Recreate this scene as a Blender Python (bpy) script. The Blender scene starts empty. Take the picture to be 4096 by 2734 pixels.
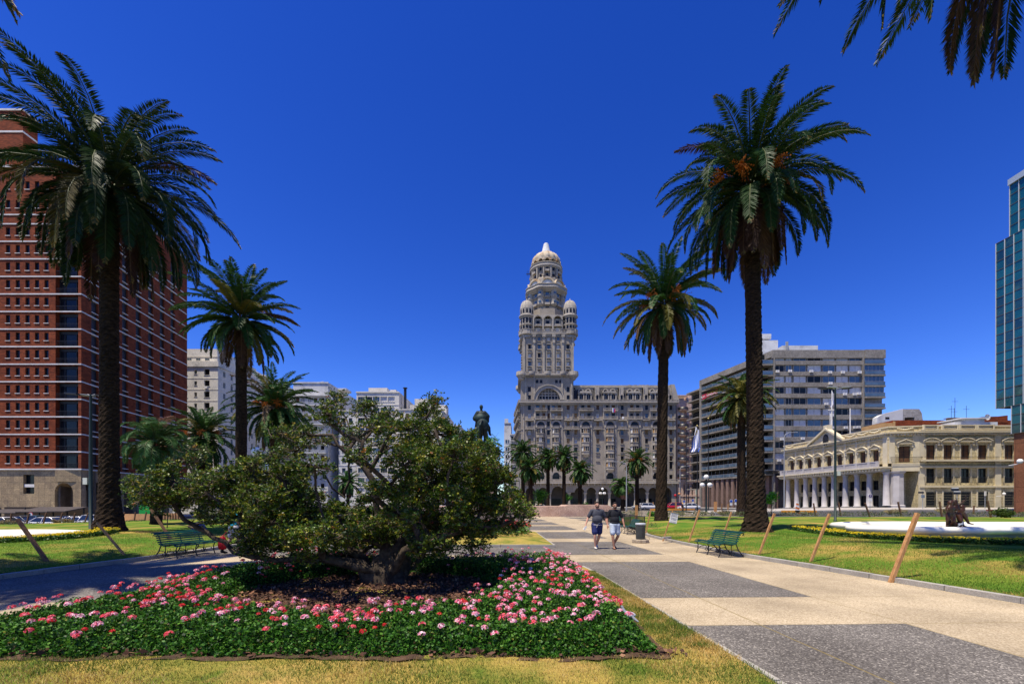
import bpy, math, random
import numpy as np
from mathutils import Vector, Matrix, noise as mnoise
R=math.radians; PI=math.pi
random.seed(7); NR=np.random.default_rng(7)
C=bpy.context.scene.collection; SC=bpy.context.scene
# ------------------------------------------------------------------ camera
FPX=1820.0; CX=2048.0; HY=2010.0; EYE=1.75      # photograph: 4096 x 2734 px
cam=bpy.data.cameras.new('camera'); camo=bpy.data.objects.new('camera',cam); C.objects.link(camo)
cam.sensor_width=36; cam.lens=36*FPX/4096; cam.shift_y=(HY-1367)/4096
cam.clip_start=.1; cam.clip_end=6000
camo.location=(0,0,EYE); camo.rotation_euler=(R(90),0,0); SC.camera=camo
# ------------------------------------------------------------------ light
LD=Vector((.28,.24,-1)).normalized()            # direction the sunlight travels
sun=bpy.data.lights.new('sun','SUN'); suno=bpy.data.objects.new('sun',sun); C.objects.link(suno)
sun.energy=5.0; sun.angle=R(.5); sun.color=(1,.91,.76)
suno.rotation_euler=LD.to_track_quat('-Z','Y').to_euler(); suno.location=(-20,-20,80)
W=bpy.data.worlds.new('World'); SC.world=W; W.use_nodes=True
wn=W.node_tree.nodes; wl=W.node_tree.links; wn.clear()
sky=wn.new('ShaderNodeTexSky'); sky.sky_type='NISHITA'; sky.sun_disc=False
sky.sun_elevation=math.asin(-LD.z); sky.sun_rotation=math.atan2(-LD.x,-LD.y)
sky.altitude=500; sky.air_density=1.0; sky.dust_density=.2; sky.ozone_density=6.0
hs=wn.new('ShaderNodeHueSaturation'); hs.inputs['Saturation'].default_value=1.17; hs.inputs['Hue'].default_value=.5205; hs.inputs['Value'].default_value=1.0
gm=wn.new('ShaderNodeGamma'); gm.inputs[1].default_value=1.3
bg=wn.new('ShaderNodeBackground'); bg.inputs[1].default_value=.086
ow=wn.new('ShaderNodeOutputWorld')
wl.new(sky.outputs[0],gm.inputs[0]); wl.new(gm.outputs[0],hs.inputs['Color']); wl.new(hs.outputs[0],bg.inputs[0]); wl.new(bg.outputs[0],ow.inputs[0])
SC.view_settings.view_transform='Standard'; SC.view_settings.look='None'; SC.view_settings.exposure=.45; SC.view_settings.gamma=1
# ------------------------------------------------------------------ helpers
def PX(px,Y): return (px-CX)/FPX*Y
def PZ(py,Y): return EYE+(HY-py)/FPX*Y
def GP(px,py,z=0.0):
    Y=(EYE-z)*FPX/(py-HY); return (PX(px,Y),Y)
def lerp(a,b,t): return a+(b-a)*t
def sm(t): t=min(1,max(0,t)); return t*t*(3-2*t)
def interp(tab,y):
    if y<=tab[0][0]: return tab[0][1]
    for (a,va),(b,vb) in zip(tab,tab[1:]):
        if y<=b: return va+(vb-va)*(y-a)/(b-a)
    return tab[-1][1]
MATS={}
def mat(name,c1,c2=None,scale=4,rough=.8,spec=.3,bump=0,bscale=None,metal=0,stretch=(1,1,1),attr=None,fine=0,coat=0,trans=0,dist=.02,detail=6,c3=None,s3=.5,lo=.35,hi=.65):
    if name in MATS: return MATS[name]
    m=bpy.data.materials.new(name); MATS[name]=m; m.use_nodes=True
    nt=m.node_tree; n=nt.nodes; l=nt.links; b=n['Principled BSDF']
    b.inputs['Roughness'].default_value=rough; b.inputs['Metallic'].default_value=metal
    b.inputs['Specular IOR Level'].default_value=spec
    if coat: b.inputs['Coat Weight'].default_value=coat; b.inputs['Coat Roughness'].default_value=.1
    tc=n.new('ShaderNodeTexCoord'); mp=n.new('ShaderNodeMapping'); mp.inputs['Scale'].default_value=stretch
    l.new(tc.outputs['Object'],mp.inputs[0])
    def noise(s,d=detail,r=.6):
        t=n.new('ShaderNodeTexNoise'); t.inputs['Scale'].default_value=s; t.inputs['Detail'].default_value=d; t.inputs['Roughness'].default_value=r
        l.new(mp.outputs[0],t.inputs['Vector']); return t
    def ramp(src,a,bb,ca,cb):
        r=n.new('ShaderNodeValToRGB'); r.color_ramp.elements[0].position=a; r.color_ramp.elements[1].position=bb
        r.color_ramp.elements[0].color=(*ca,1); r.color_ramp.elements[1].color=(*cb,1); l.new(src,r.inputs[0]); return r
    def mix(a,bb,fac,mode='MIX'):
        x=n.new('ShaderNodeMix'); x.data_type='RGBA'; x.blend_type=mode
        if isinstance(fac,float): x.inputs[0].default_value=fac
        else: l.new(fac,x.inputs[0])
        l.new(a,x.inputs[6]); l.new(bb,x.inputs[7]); return x.outputs[2]
    col=None
    if attr:
        a=n.new('ShaderNodeAttribute'); a.attribute_name='col'; col=a.outputs['Color']
    elif c2 is not None:
        col=ramp(noise(scale).outputs['Fac'],lo,hi,c1,c2).outputs[0]
        if c3 is not None:
            rg=n.new('ShaderNodeRGB'); rg.outputs[0].default_value=(*c3,1)
            f=n.new('ShaderNodeMapRange'); f.inputs[1].default_value=.5; f.inputs[2].default_value=.66
            l.new(noise(s3,5,.65).outputs['Fac'],f.inputs[0]); col=mix(col,rg.outputs[0],f.outputs[0])
    if fine and col is not None:
        r=ramp(noise(fine,3,.7).outputs['Fac'],.3,.7,(.62,.62,.62),(1.3,1.3,1.3)); col=mix(col,r.outputs[0],1.0,'MULTIPLY')
    if col is not None: l.new(col,b.inputs['Base Color'])
    else: b.inputs['Base Color'].default_value=(*c1,1)
    if bump:
        bp=n.new('ShaderNodeBump'); bp.inputs['Strength'].default_value=bump; bp.inputs['Distance'].default_value=dist
        l.new(noise(bscale or scale*4,5,.7).outputs['Fac'],bp.inputs['Height']); l.new(bp.outputs[0],b.inputs['Normal'])
    if trans:
        tr=n.new('ShaderNodeBsdfTranslucent'); ms=n.new('ShaderNodeMixShader'); ms.inputs[0].default_value=trans
        if col is not None: l.new(col,tr.inputs[0])
        l.new(b.outputs[0],ms.inputs[1]); l.new(tr.outputs[0],ms.inputs[2]); l.new(ms.outputs[0],n['Material Output'].inputs[0])
    return m
WORLDPOS={}
def tag(o,label=None,cat=None,group=None,kind=None):
    if label: o['label']=label
    if cat: o['category']=cat
    if group: o['group']=group
    if kind: o['kind']=kind
    return o
def thing(name,label,cat,loc=(0,0,0),rz=0,group=None,scale=None):
    o=bpy.data.objects.new(name,None); C.objects.link(o); o.location=loc; o.rotation_euler=(0,0,rz); o.empty_display_size=.2
    if scale: o.scale=scale
    return tag(o,label,cat,group)
def relink(me,name,parent=None,loc=(0,0,0),rot=(0,0,0)):
    o=bpy.data.objects.new(name,me); C.objects.link(o); o.location=loc; o.rotation_euler=rot
    if parent: o.parent=parent
    return o
def copy_tree(root,label=None,group=None,loc=None,rz=None):
    r=root.copy(); C.objects.link(r)
    if label: r['label']=label
    if group: r['group']=group
    if loc is not None: r.location=loc
    if rz is not None: r.rotation_euler=(0,0,rz)
    for ch in list(root.children):
        c=ch.copy(); C.objects.link(c); c.parent=r
        for g in list(ch.children):
            d=g.copy(); C.objects.link(d); d.parent=c
    return r
class Fr:
    """a wall's frame: u along it, d outward, z up"""
    def __init__(s,ox,oy,tx=None,ty=None,dx=None,dy=None):
        if tx is not None: dx,dy=tx-ox,ty-oy
        L=math.hypot(dx,dy); s.L=L; s.ox,s.oy=ox,oy; s.ux,s.uy=dx/L,dy/L; s.nx,s.ny=s.uy,-s.ux
        s.ang=math.atan2(s.uy,s.ux)
    def P(s,u,d,z): return (s.ox+s.ux*u+s.nx*d, s.oy+s.uy*u+s.ny*d, z)
    def up(s,px):
        k=(px-CX)/FPX; return (k*s.oy-s.ox)/(s.ux-k*s.uy)
    def zp(s,py,u=0): return EYE+(HY-py)/FPX*(s.oy+s.uy*u)
class MB:
    def __init__(s): s.v=[];s.f=[];s.m=[];s.s=[]
    def add(s,vs,fs,mi=0,sm=False):
        b=len(s.v); s.v.extend([tuple(p) for p in vs])
        for f in fs: s.f.append([b+i for i in f]); s.m.append(mi); s.s.append(sm)
    def quad(s,a,b,c,d,mi=0): s.add([a,b,c,d],[(0,1,2,3)],mi)
    def box(s,x0,x1,y0,y1,z0,z1,mi=0):
        s.add([(x0,y0,z0),(x1,y0,z0),(x1,y1,z0),(x0,y1,z0),(x0,y0,z1),(x1,y0,z1),(x1,y1,z1),(x0,y1,z1)],
              [(0,3,2,1),(4,5,6,7),(0,1,5,4),(1,2,6,5),(2,3,7,6),(3,0,4,7)],mi)
    def fbox(s,F,u0,u1,d0,d1,z0,z1,mi=0):
        P=F.P
        s.add([P(u0,d1,z0),P(u1,d1,z0),P(u1,d0,z0),P(u0,d0,z0),P(u0,d1,z1),P(u1,d1,z1),P(u1,d0,z1),P(u0,d0,z1)],
              [(0,3,2,1),(4,5,6,7),(0,1,5,4),(1,2,6,5),(2,3,7,6),(3,0,4,7)],mi)
    def prism(s,F,pts,d0,d1,mi=0,caps=True):
        """polygon of (u,z) extruded from d0 to d1"""
        n=len(pts); vs=[F.P(u,d1,z) for u,z in pts]+[F.P(u,d0,z) for u,z in pts]
        fs=[(i,i+n,(i+1)%n+n,(i+1)%n) for i in range(n)]
        if caps: fs+=[tuple(range(n)),tuple(range(2*n-1,n-1,-1))]
        s.add(vs,fs,mi)
    def obox(s,c,sx,sy,sz,M=None,mi=0):
        vs=[]
        for z in (-1,1):
            for x,y in ((-1,-1),(1,-1),(1,1),(-1,1)):
                p=Vector((x*sx/2,y*sy/2,z*sz/2)); p=(M@p if M else p); vs.append((p.x+c[0],p.y+c[1],p.z+c[2]))
        s.add(vs,[(0,3,2,1),(4,5,6,7),(0,1,5,4),(1,2,6,5),(2,3,7,6),(3,0,4,7)],mi)
    def tube(s,pts,rad,n=8,mi=0,cap=True,sm=True,flat=1.0):
        pts=[Vector(p) for p in pts]; rings=[]; N=len(pts)
        if not hasattr(rad,'__len__'): rad=[rad]*N
        t0=(pts[1]-pts[0]).normalized(); ref=Vector((0,0,1)) if abs(t0.z)<.9 else Vector((1,0,0)); x=t0.cross(ref).normalized()
        vs=[]
        for i,p in enumerate(pts):
            t=(pts[min(i+1,N-1)]-pts[max(i-1,0)]).normalized(); x=(x-t*x.dot(t)).normalized(); y=t.cross(x)
            for k in range(n):
                a=2*PI*k/n; vs.append(p+(x*math.cos(a)+y*math.sin(a)*flat)*rad[i])
        fs=[(i*n+k,i*n+(k+1)%n,(i+1)*n+(k+1)%n,(i+1)*n+k) for i in range(N-1) for k in range(n)]
        s.add(vs,fs,mi,sm)
        if cap:
            s.add(vs[:n],[tuple(range(n-1,-1,-1))],mi); s.add(vs[-n:],[tuple(range(n))],mi)
    def cyl(s,p0,p1,r0,r1=None,n=12,mi=0,sm=True): s.tube([p0,p1],[r0,r0 if r1 is None else r1],n,mi,True,sm)
    def lathe(s,cx,cy,prof,n=24,mi=0,sm=True,rf=None,a0=0,a1=2*PI):
        full=abs(a1-a0-2*PI)<1e-6; nn=n if full else n+1; vs=[]
        for r,z in prof:
            for k in range(nn):
                a=a0+(a1-a0)*k/n; q=r*(rf(a,z) if rf else 1); vs.append((cx+q*math.cos(a),cy+q*math.sin(a),z))
        fs=[]
        for i in range(len(prof)-1):
            for k in range(n):
                k2=(k+1)%nn; fs.append((i*nn+k,i*nn+k2,(i+1)*nn+k2,(i+1)*nn+k))
        s.add(vs,fs,mi,sm)
    def ball(s,c,r,n=12,mi=0,sq=(1,1,1)):
        m=n//2+1; prof=[(r*math.sin(PI*i/m),-r*math.cos(PI*i/m)) for i in range(m+1)]; vs=[];fs=[]
        for rr,z in prof:
            for k in range(n):
                a=2*PI*k/n; vs.append((c[0]+rr*math.cos(a)*sq[0],c[1]+rr*math.sin(a)*sq[1],c[2]+z*sq[2]))
        for i in range(m):
            for k in range(n): fs.append((i*n+k,i*n+(k+1)%n,(i+1)*n+(k+1)%n,(i+1)*n+k))
        s.add(vs,fs,mi,True)
    def arch(s,F,uc,r,zs,u0,u1,z1,d,mi=0,n=12,dr=None,mr=None):
        """wall piece above the spring line of a round arch, between u0..u1 and up to z1, plus its reveal"""
        a=[(uc+r*math.cos(PI-PI*i/n),zs+r*math.sin(PI-PI*i/n)) for i in range(n+1)]
        if uc-r-u0>1e-4: s.quad(F.P(u0,d,zs),F.P(uc-r,d,zs),F.P(uc-r,d,z1),F.P(u0,d,z1),mi)
        if u1-uc-r>1e-4: s.quad(F.P(uc+r,d,zs),F.P(u1,d,zs),F.P(u1,d,z1),F.P(uc+r,d,z1),mi)
        for p,q in zip(a,a[1:]):
            s.quad(F.P(p[0],d,p[1]),F.P(q[0],d,q[1]),F.P(q[0],d,z1),F.P(p[0],d,z1),mi)
            if dr is not None: s.quad(F.P(p[0],d,p[1]),F.P(p[0],d-dr,p[1]),F.P(q[0],d-dr,q[1]),F.P(q[0],d,q[1]),mi if mr is None else mr)
    def archring(s,F,uc,zs,r0,r1,d0,d1,mi=0,n=14):
        for i in range(n):
            a,b=PI-PI*i/n,PI-PI*(i+1)/n
            P=[(uc+r*math.cos(t),zs+r*math.sin(t)) for t,r in ((a,r0),(a,r1),(b,r1),(b,r0))]
            s.quad(*[F.P(u,d1,z) for u,z in P],mi)
            s.quad(F.P(*P[1][:1],d1,P[1][1]),F.P(P[1][0],d0,P[1][1]),F.P(P[2][0],d0,P[2][1]),F.P(P[2][0],d1,P[2][1]),mi)
            s.quad(F.P(P[3][0],d1,P[3][1]),F.P(P[3][0],d0,P[3][1]),F.P(P[0][0],d0,P[0][1]),F.P(P[0][0],d1,P[0][1]),mi)
    def wall(s,F,u0,u1,z0,z1,ops,d=0,dr=.35,mi=0,mr=None):
        """wall sheet with rectangular holes (u0,u1,z0,z1) and their reveals"""
        us=sorted(set([round(u0,3),round(u1,3)]+[round(x,3) for o in ops for x in o[:2] if u0<x<u1]))
        zs=sorted(set([round(z0,3),round(z1,3)]+[round(x,3) for o in ops for x in o[2:4] if z0<x<z1]))
        for b,t in zip(zs,zs[1:]):
            zc=(b+t)/2; run=None
            rows=[o for o in ops if o[2]<zc<o[3]]
            for a,c in zip(us,us[1:]):
                uc=(a+c)/2; hole=any(o[0]<uc<o[1] for o in rows)
                if hole:
                    if run is not None: s.quad(F.P(run,d,b),F.P(a,d,b),F.P(a,d,t),F.P(run,d,t),mi); run=None
                elif run is None: run=a
            if run is not None: s.quad(F.P(run,d,b),F.P(us[-1],d,b),F.P(us[-1],d,t),F.P(run,d,t),mi)
        k=mi if mr is None else mr
        for o in ops:
            a,b,c,t=o[:4]; e=d-dr
            s.quad(F.P(a,d,c),F.P(a,e,c),F.P(b,e,c),F.P(b,d,c),k); s.quad(F.P(a,d,t),F.P(b,d,t),F.P(b,e,t),F.P(a,e,t),k)
            s.quad(F.P(a,d,c),F.P(a,d,t),F.P(a,e,t),F.P(a,e,c),k); s.quad(F.P(b,d,c),F.P(b,e,c),F.P(b,e,t),F.P(b,d,t),k)
    def build(s,name,mats,parent=None,loc=(0,0,0),smooth=None):
        me=bpy.data.meshes.new(name); me.from_pydata(s.v,[],s.f)
        if not isinstance(mats,(list,tuple)): mats=[mats]
        for m in mats: me.materials.append(m)
        me.polygons.foreach_set('material_index',s.m); me.polygons.foreach_set('use_smooth',s.s if smooth is None else [smooth]*len(s.f))
        me.update(); return relink(me,name,parent,loc)
    def mesh(s,name,mats):
        o=s.build(name,mats); me=o.data; bpy.data.objects.remove(o); return me
def npmesh(name,V,nper,mats,parent=None,col=None,smooth=False,mi=None):
    """many faces of nper vertices each; V is (nf*nper,3), col is (nf,3)"""
    V=np.asarray(V,dtype=np.float32).reshape(-1,3); nf=len(V)//nper
    me=bpy.data.meshes.new(name); me.vertices.add(len(V)); me.vertices.foreach_set('co',V.ravel())
    me.loops.add(len(V)); me.loops.foreach_set('vertex_index',np.arange(len(V),dtype=np.int32))
    me.polygons.add(nf); me.polygons.foreach_set('loop_start',np.arange(0,len(V),nper,dtype=np.int32))
    try: me.polygons.foreach_set('loop_total',np.full(nf,nper,dtype=np.int32))
    except Exception: pass
    if not isinstance(mats,(list,tuple)): mats=[mats]
    for m in mats: me.materials.append(m)
    if mi is not None: me.polygons.foreach_set('material_index',np.asarray(mi,dtype=np.int32))
    me.polygons.foreach_set('use_smooth',[smooth]*nf)
    me.update(calc_edges=True)
    if col is not None:
        ca=me.color_attributes.new('col','FLOAT_COLOR','POINT'); c=np.ones((len(V),4),dtype=np.float32); c[:,:3]=np.repeat(np.asarray(col,dtype=np.float32),nper,axis=0)
        ca.data.foreach_set('color',c.ravel())
    me.validate(); return relink(me,name,parent)
def blob(name,prims,voxel,m,parent=None,smooth=3,loc=(0,0,0),rot=(0,0,0)):
    """closed solids grown into ONE continuous skin"""
    mb=MB()
    for p in prims:
        if p[0]=='e': mb.ball(p[1],1,16,0,p[2])
        elif p[0]=='r':   # ellipsoid along a direction: centre, radii (x,y,len), axis
            q=Vector(p[3]).to_track_quat('Z','Y').to_matrix(); t=MB(); t.ball((0,0,0),1,16,0,p[2])
            mb.add([q@Vector(v)+Vector(p[1]) for v in t.v],t.f)
        else:
            a,r0,b,r1=Vector(p[1]),p[2],Vector(p[3]),p[4]; t=(b-a); L=t.length; t.normalize()
            ref=Vector((0,0,1)) if abs(t.z)<.9 else Vector((1,0,0)); x=t.cross(ref).normalized(); y=t.cross(x); vs=[];n=12
            st=[(-r0*math.cos(k),r0*math.sin(k)) for k in (.05,.5,1.0,PI/2)]+[(L+r1*math.cos(k),r1*math.sin(k)) for k in (PI/2,1.0,.5,.05)]
            for h,r in st:
                for k in range(n):
                    an=2*PI*k/n; vs.append(a+t*h+(x*math.cos(an)+y*math.sin(an))*r)
            fs=[(i*n+k,i*n+(k+1)%n,(i+1)*n+(k+1)%n,(i+1)*n+k) for i in range(7) for k in range(n)]+[tuple(range(n-1,-1,-1)),tuple(range(7*n,8*n))]
            mb.add(vs,fs)
    o=mb.build(name,m,parent,loc,True); o.rotation_euler=rot
    r=o.modifiers.new('skin','REMESH'); r.mode='VOXEL'; r.voxel_size=voxel; r.use_smooth_shade=True
    if smooth: s=o.modifiers.new('smooth','SMOOTH'); s.factor=.6; s.iterations=smooth
    return o
def letters(text,size,m,parent,loc,rot,name='lettering',depth=.004,align='CENTER'):
    cu=bpy.data.curves.new('t','FONT'); cu.body=text; cu.size=size; cu.extrude=depth; cu.align_x=align; cu.align_y='CENTER'
    o=bpy.data.objects.new('t',cu); C.objects.link(o); dg=bpy.context.evaluated_depsgraph_get(); dg.update()
    me=bpy.data.meshes.new_from_object(o.evaluated_get(dg)); bpy.data.objects.remove(o)
    me.materials.clear(); me.materials.append(m); return relink(me,name,parent,loc,rot)
# ------------------------------------------------------------------ terrain heights
RK=[(-6,9.7),(7.86,8.85),(10.5,8.3),(14.5,7.5),(19,7.15),(23.6,7.05),(26.5,7.7),(34,8.3),(40.7,8.8),(58,9.9)]
LK=[(-6,-12),(10.4,-11.7),(14.3,-11.15),(20,-10.9),(42,-10)]
def rk(y): return interp(RK,y)
def lk(y): return interp(LK,y)
def gz(x,y):
    z=0
    d=-.843*(x+32)+.542*(y-27)
    if d>0 and x<-12: z-=1.2*sm(d/6)*sm((-x-12)/14)
    if x>14 and y>40:
        t=sm((x-14)/45); r=.87*sm((y-40)/40) if y<82 else lerp(.87,.28,sm((y-82)/25)); z+=t*r*(1-sm((x-160)/100))
    return z
def lawnR(x,y):
    d=x-rk(y); far=interp([(0,52),(12,50),(60,45),(200,45)],x)-y
    return gz(x,y)+(.12+.27*sm(d/4)+.03*math.sin(x*.7+y*.4))*1.0-.1*sm(1-far/5)
def lawnL(x,y):
    d=lk(y)-x; return .12+.2*sm(d/5)+.08*sm((y-14)/8)+.03*math.sin(x*.6-y*.5)+.16*math.exp(-((x+17.7)**2+(y-20)**2)/3)
# ------------------------------------------------------------------ materials
M_asph=mat('asphalt',(.045,.045,.048),(.075,.073,.07),.6,.9,bump=.2,bscale=60,fine=40)
M_stone=mat('granite_kerb',(.30,.28,.24),(.40,.37,.31),3,.8,fine=60)
M_soil=mat('soil',(.05,.028,.016),(.11,.062,.035),5,.95,bump=.6,bscale=30,fine=30)
M_grass=mat('lawn',(.07,.155,.012),(.17,.21,.025),.55,.9,.1,bump=.5,bscale=45,fine=38,c3=(.38,.25,.065),s3=.32,lo=.42,hi=.7)
M_grassdry=mat('dry_lawn',(.10,.155,.018),(.36,.27,.06),1.3,.9,.1,bump=.6,bscale=60,fine=55,c3=(.46,.30,.09),s3=.6,lo=.36,hi=.6)
M_leafcol=mat('leaf',(.05,.1,.02),rough=.5,spec=.25,attr=1,trans=.22)
M_petal=mat('petal',(.8,.2,.3),rough=.6,spec=.2,attr=1,trans=.25)
M_bark=mat('tree_bark',(.022,.015,.010),(.095,.07,.046),9,.9,bump=.8,bscale=40,dist=.015)
M_palmbark=mat('palm_bark',(.012,.008,.005),(.055,.036,.022),5,.95,.1,bump=1,bscale=14,dist=.06,stretch=(1,1,3),fine=12)
M_iron=mat('black_iron',(.012,.012,.013),rough=.45,spec=.5)
M_green=mat('green_paint',(.004,.045,.024),(.006,.065,.036),8,.4,.5)
M_wood=mat('stake_wood',(.34,.16,.055),(.50,.27,.11),6,.8,stretch=(4,4,.6),fine=30)
M_wooddk=mat('weathered_wood',(.12,.06,.03),(.22,.12,.06),6,.8,stretch=(4,4,.6))
M_glassdk=mat('dark_glass',(.008,.010,.012),(.018,.021,.024),.6,.16,.22)
M_glassbl=mat('blue_glass',(.05,.09,.13),(.10,.15,.20),.5,.12,.8)
M_white=mat('white_paint',(.68,.66,.60),(.80,.78,.73),1.2,.7)
M_globe=mat('globe_glass',(.82,.80,.74),rough=.25,spec=.5)
M_grey=mat('grey_metal',(.30,.31,.32),rough=.5,spec=.5)
M_black=mat('black_rubber',(.015,.015,.015),rough=.7)
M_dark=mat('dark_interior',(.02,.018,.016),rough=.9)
# paving: rows of grey aggregate slabs set in beige
def paving():
    m=bpy.data.materials.new('plaza_paving'); m.use_nodes=True; n=m.node_tree.nodes; l=m.node_tree.links; b=n['Principled BSDF']
    b.inputs['Roughness'].default_value=.85; b.inputs['Specular IOR Level'].default_value=.25
    tc=n.new('ShaderNodeTexCoord'); sp=n.new('ShaderNodeSeparateXYZ'); l.new(tc.outputs['Object'],sp.inputs[0])
    def ma(op,a,bb=None,c=None):
        x=n.new('ShaderNodeMath'); x.operation=op
        for i,q in enumerate((a,bb,c)):
            if q is None: continue
            if isinstance(q,(int,float)): x.inputs[i].default_value=q
            else: l.new(q,x.inputs[i])
        return x.outputs[0]
    X,Y=sp.outputs[0],sp.outputs[1]
    wn_=n.new('ShaderNodeTexNoise'); wn_.inputs['Scale'].default_value=1.5; l.new(tc.outputs['Object'],wn_.inputs[0])
    wob=ma('MULTIPLY',ma('SUBTRACT',wn_.outputs[0],.5),.05)
    xr=ma('ADD',ma('ADD',X,ma('MULTIPLY',Y,.062)),wob)
    yr=ma('SUBTRACT',ma('ADD',Y,wob),ma('MULTIPLY',X,.035))
    t=ma('FRACT',ma('DIVIDE',ma('SUBTRACT',yr,6.38),6.95))          # 0..0.27 beige band, rest grey
    inband=ma('GREATER_THAN',t,.268)
    inx=ma('MAXIMUM',ma('LESS_THAN',xr,6.08),ma('GREATER_THAN',xr,9.7))
    grey=ma('MULTIPLY',inband,inx)
    # joints
    def line(v,pos,w): return ma('LESS_THAN',ma('ABSOLUTE',ma('SUBTRACT',v,pos)),w)
    j=ma('MAXIMUM',line(xr,3.95,.014),line(xr,6.1,.01)); j=ma('MAXIMUM',j,line(xr,-3.2,.014)); j=ma('MAXIMUM',j,line(xr,-9.6,.014))
    j=ma('MAXIMUM',j,line(t,.268,.0012)); j=ma('MAXIMUM',j,line(t,.998,.0012)); jl=ma('MAXIMUM',line(t,.64,.0012),line(t,.13,.001)); 
    vo=n.new('ShaderNodeTexVoronoi'); vo.inputs['Scale'].default_value=62; l.new(tc.outputs['Object'],vo.inputs[0])
    ng=n.new('ShaderNodeTexNoise'); ng.inputs['Scale'].default_value=.7; ng.inputs['Detail'].default_value=7; l.new(tc.outputs['Object'],ng.inputs[0])
    def ramp(src,els):
        r=n.new('ShaderNodeValToRGB'); e=r.color_ramp.elements
        while len(e)<len(els): e.new(.5)
        for q,(p,c) in zip(e,els): q.position=p; q.color=(*c,1)
        l.new(src,r.inputs[0]); return r.outputs[0]
    def mix(a,bb,f,mode='MIX'):
        x=n.new('ShaderNodeMix'); x.data_type='RGBA'; x.blend_type=mode
        if isinstance(f,(int,float)): x.inputs[0].default_value=f
        else: l.new(f,x.inputs[0])
        for i,q in ((6,a),(7,bb)):
            if isinstance(q,tuple): x.inputs[i].default_value=(*q,1)
            else: l.new(q,x.inputs[i])
        return x.outputs[2]
    sv=n.new('ShaderNodeSeparateColor'); l.new(vo.outputs['Color'],sv.inputs[0])
    cg=ramp(sv.outputs[0],[(0,(.075,.068,.058)),(.55,(.135,.124,.108)),(.88,(.20,.185,.16)),(1,(.42,.39,.33))])
    cb=ramp(sv.outputs[1],[(0,(.30,.235,.145)),(.5,(.41,.335,.215)),(1,(.54,.455,.31))])
    col=mix(cb,cg,grey)
    col=mix(col,ramp(ng.outputs[0],[(.3,(.70,.68,.66)),(.7,(1.14,1.12,1.1))]),1.0,'MULTIPLY')
    col=mix(col,(.20,.15,.05),ma('MULTIPLY',j,.75)); col=mix(col,(.42,.34,.24),ma('MULTIPLY',jl,.55))
    l.new(col,b.inputs['Base Color'])
    bp=n.new('ShaderNodeBump'); bp.inputs['Strength'].default_value=.35; bp.inputs['Distance'].default_value=.004
    l.new(vo.outputs['Distance'],bp.inputs['Height']); l.new(bp.outputs[0],b.inputs['Normal'])
    return m
M_pave=paving()
# ------------------------------------------------------------------ ground and sheets
def sheet(name,xs,ys,zf,m,label=None,kind='structure'):
    vs=[(x,y,zf(x,y)) for y in ys for x in xs]; nx=len(xs)
    mb=MB(); mb.add(vs,[(j*nx+i,j*nx+i+1,(j+1)*nx+i+1,(j+1)*nx+i) for j in range(len(ys)-1) for i in range(nx-1)],0,True)
    o=mb.build(name,m); tag(o,kind=kind); return o
AX=[-3500,-1500,-700,-400,-280]+list(range(-200,201,4))+[280,400,700,1500,3500]
AY=[-1500,-400,-100,-40]+list(range(-20,261,4))+[320,500,900,1800,4200]
sheet('street',AX,AY,lambda x,y:gz(x,y)-.03,M_asph)
g=sheet('plaza_paving',[x for x in AX if -26<=x<=28],[y for y in AY if -24<=y<=148],lambda x,y:gz(x,y)+.012 if not(x<-12 and gz(x,y)<-.02) else gz(x,y)-.045,M_pave)
# pavements beyond, along the building fronts
def strip(name,pts,w,h,m,sgn=1):
    mb=MB(); n=len(pts)
    for (a,b) in zip(pts,pts[1:]):
        L=math.hypot(b[0]-a[0],b[1]-a[1]); k=max(1,int(L/4))
        for i in range(k):
            p=[lerp(a[0],b[0],i/k),lerp(a[1],b[1],i/k)]; q=[lerp(a[0],b[0],(i+1)/k),lerp(a[1],b[1],(i+1)/k)]
            nx,ny=-(b[1]-a[1])/L*w*sgn,(b[0]-a[0])/L*w*sgn
            z0,z1,z2,z3=gz(*p),gz(*q),gz(q[0]+nx,q[1]+ny),gz(p[0]+nx,p[1]+ny)
            A=(p[0],p[1],z0+h);B=(q[0],q[1],z1+h);Cc=(q[0]+nx,q[1]+ny,z2+h);D=(p[0]+nx,p[1]+ny,z3+h)
            mb.quad(A,B,Cc,D); mb.quad((p[0],p[1],z0-.1),(q[0],q[1],z1-.1),B,A); mb.quad(D,Cc,(Cc[0],Cc[1],z2-.1),(D[0],D[1],z3-.1))
    o=mb.build(name,m); tag(o,kind='structure'); return o
M_side=mat('pavement_slabs',(.34,.31,.27),(.46,.42,.36),2,.85,fine=20)
strip('pavement',[(29,68),(64,67),(120,66)],9,.13,M_side)
strip('pavement',[(2,150),(58,150)],12,.13,M_side)
strip('pavement',[(-140,66),(-69,66),(-72,118),(-60,128),(-3,132)],7,.13,M_side)
strip('pavement',[(48,150),(58,116),(56,92)],6,.13,M_side)
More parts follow.
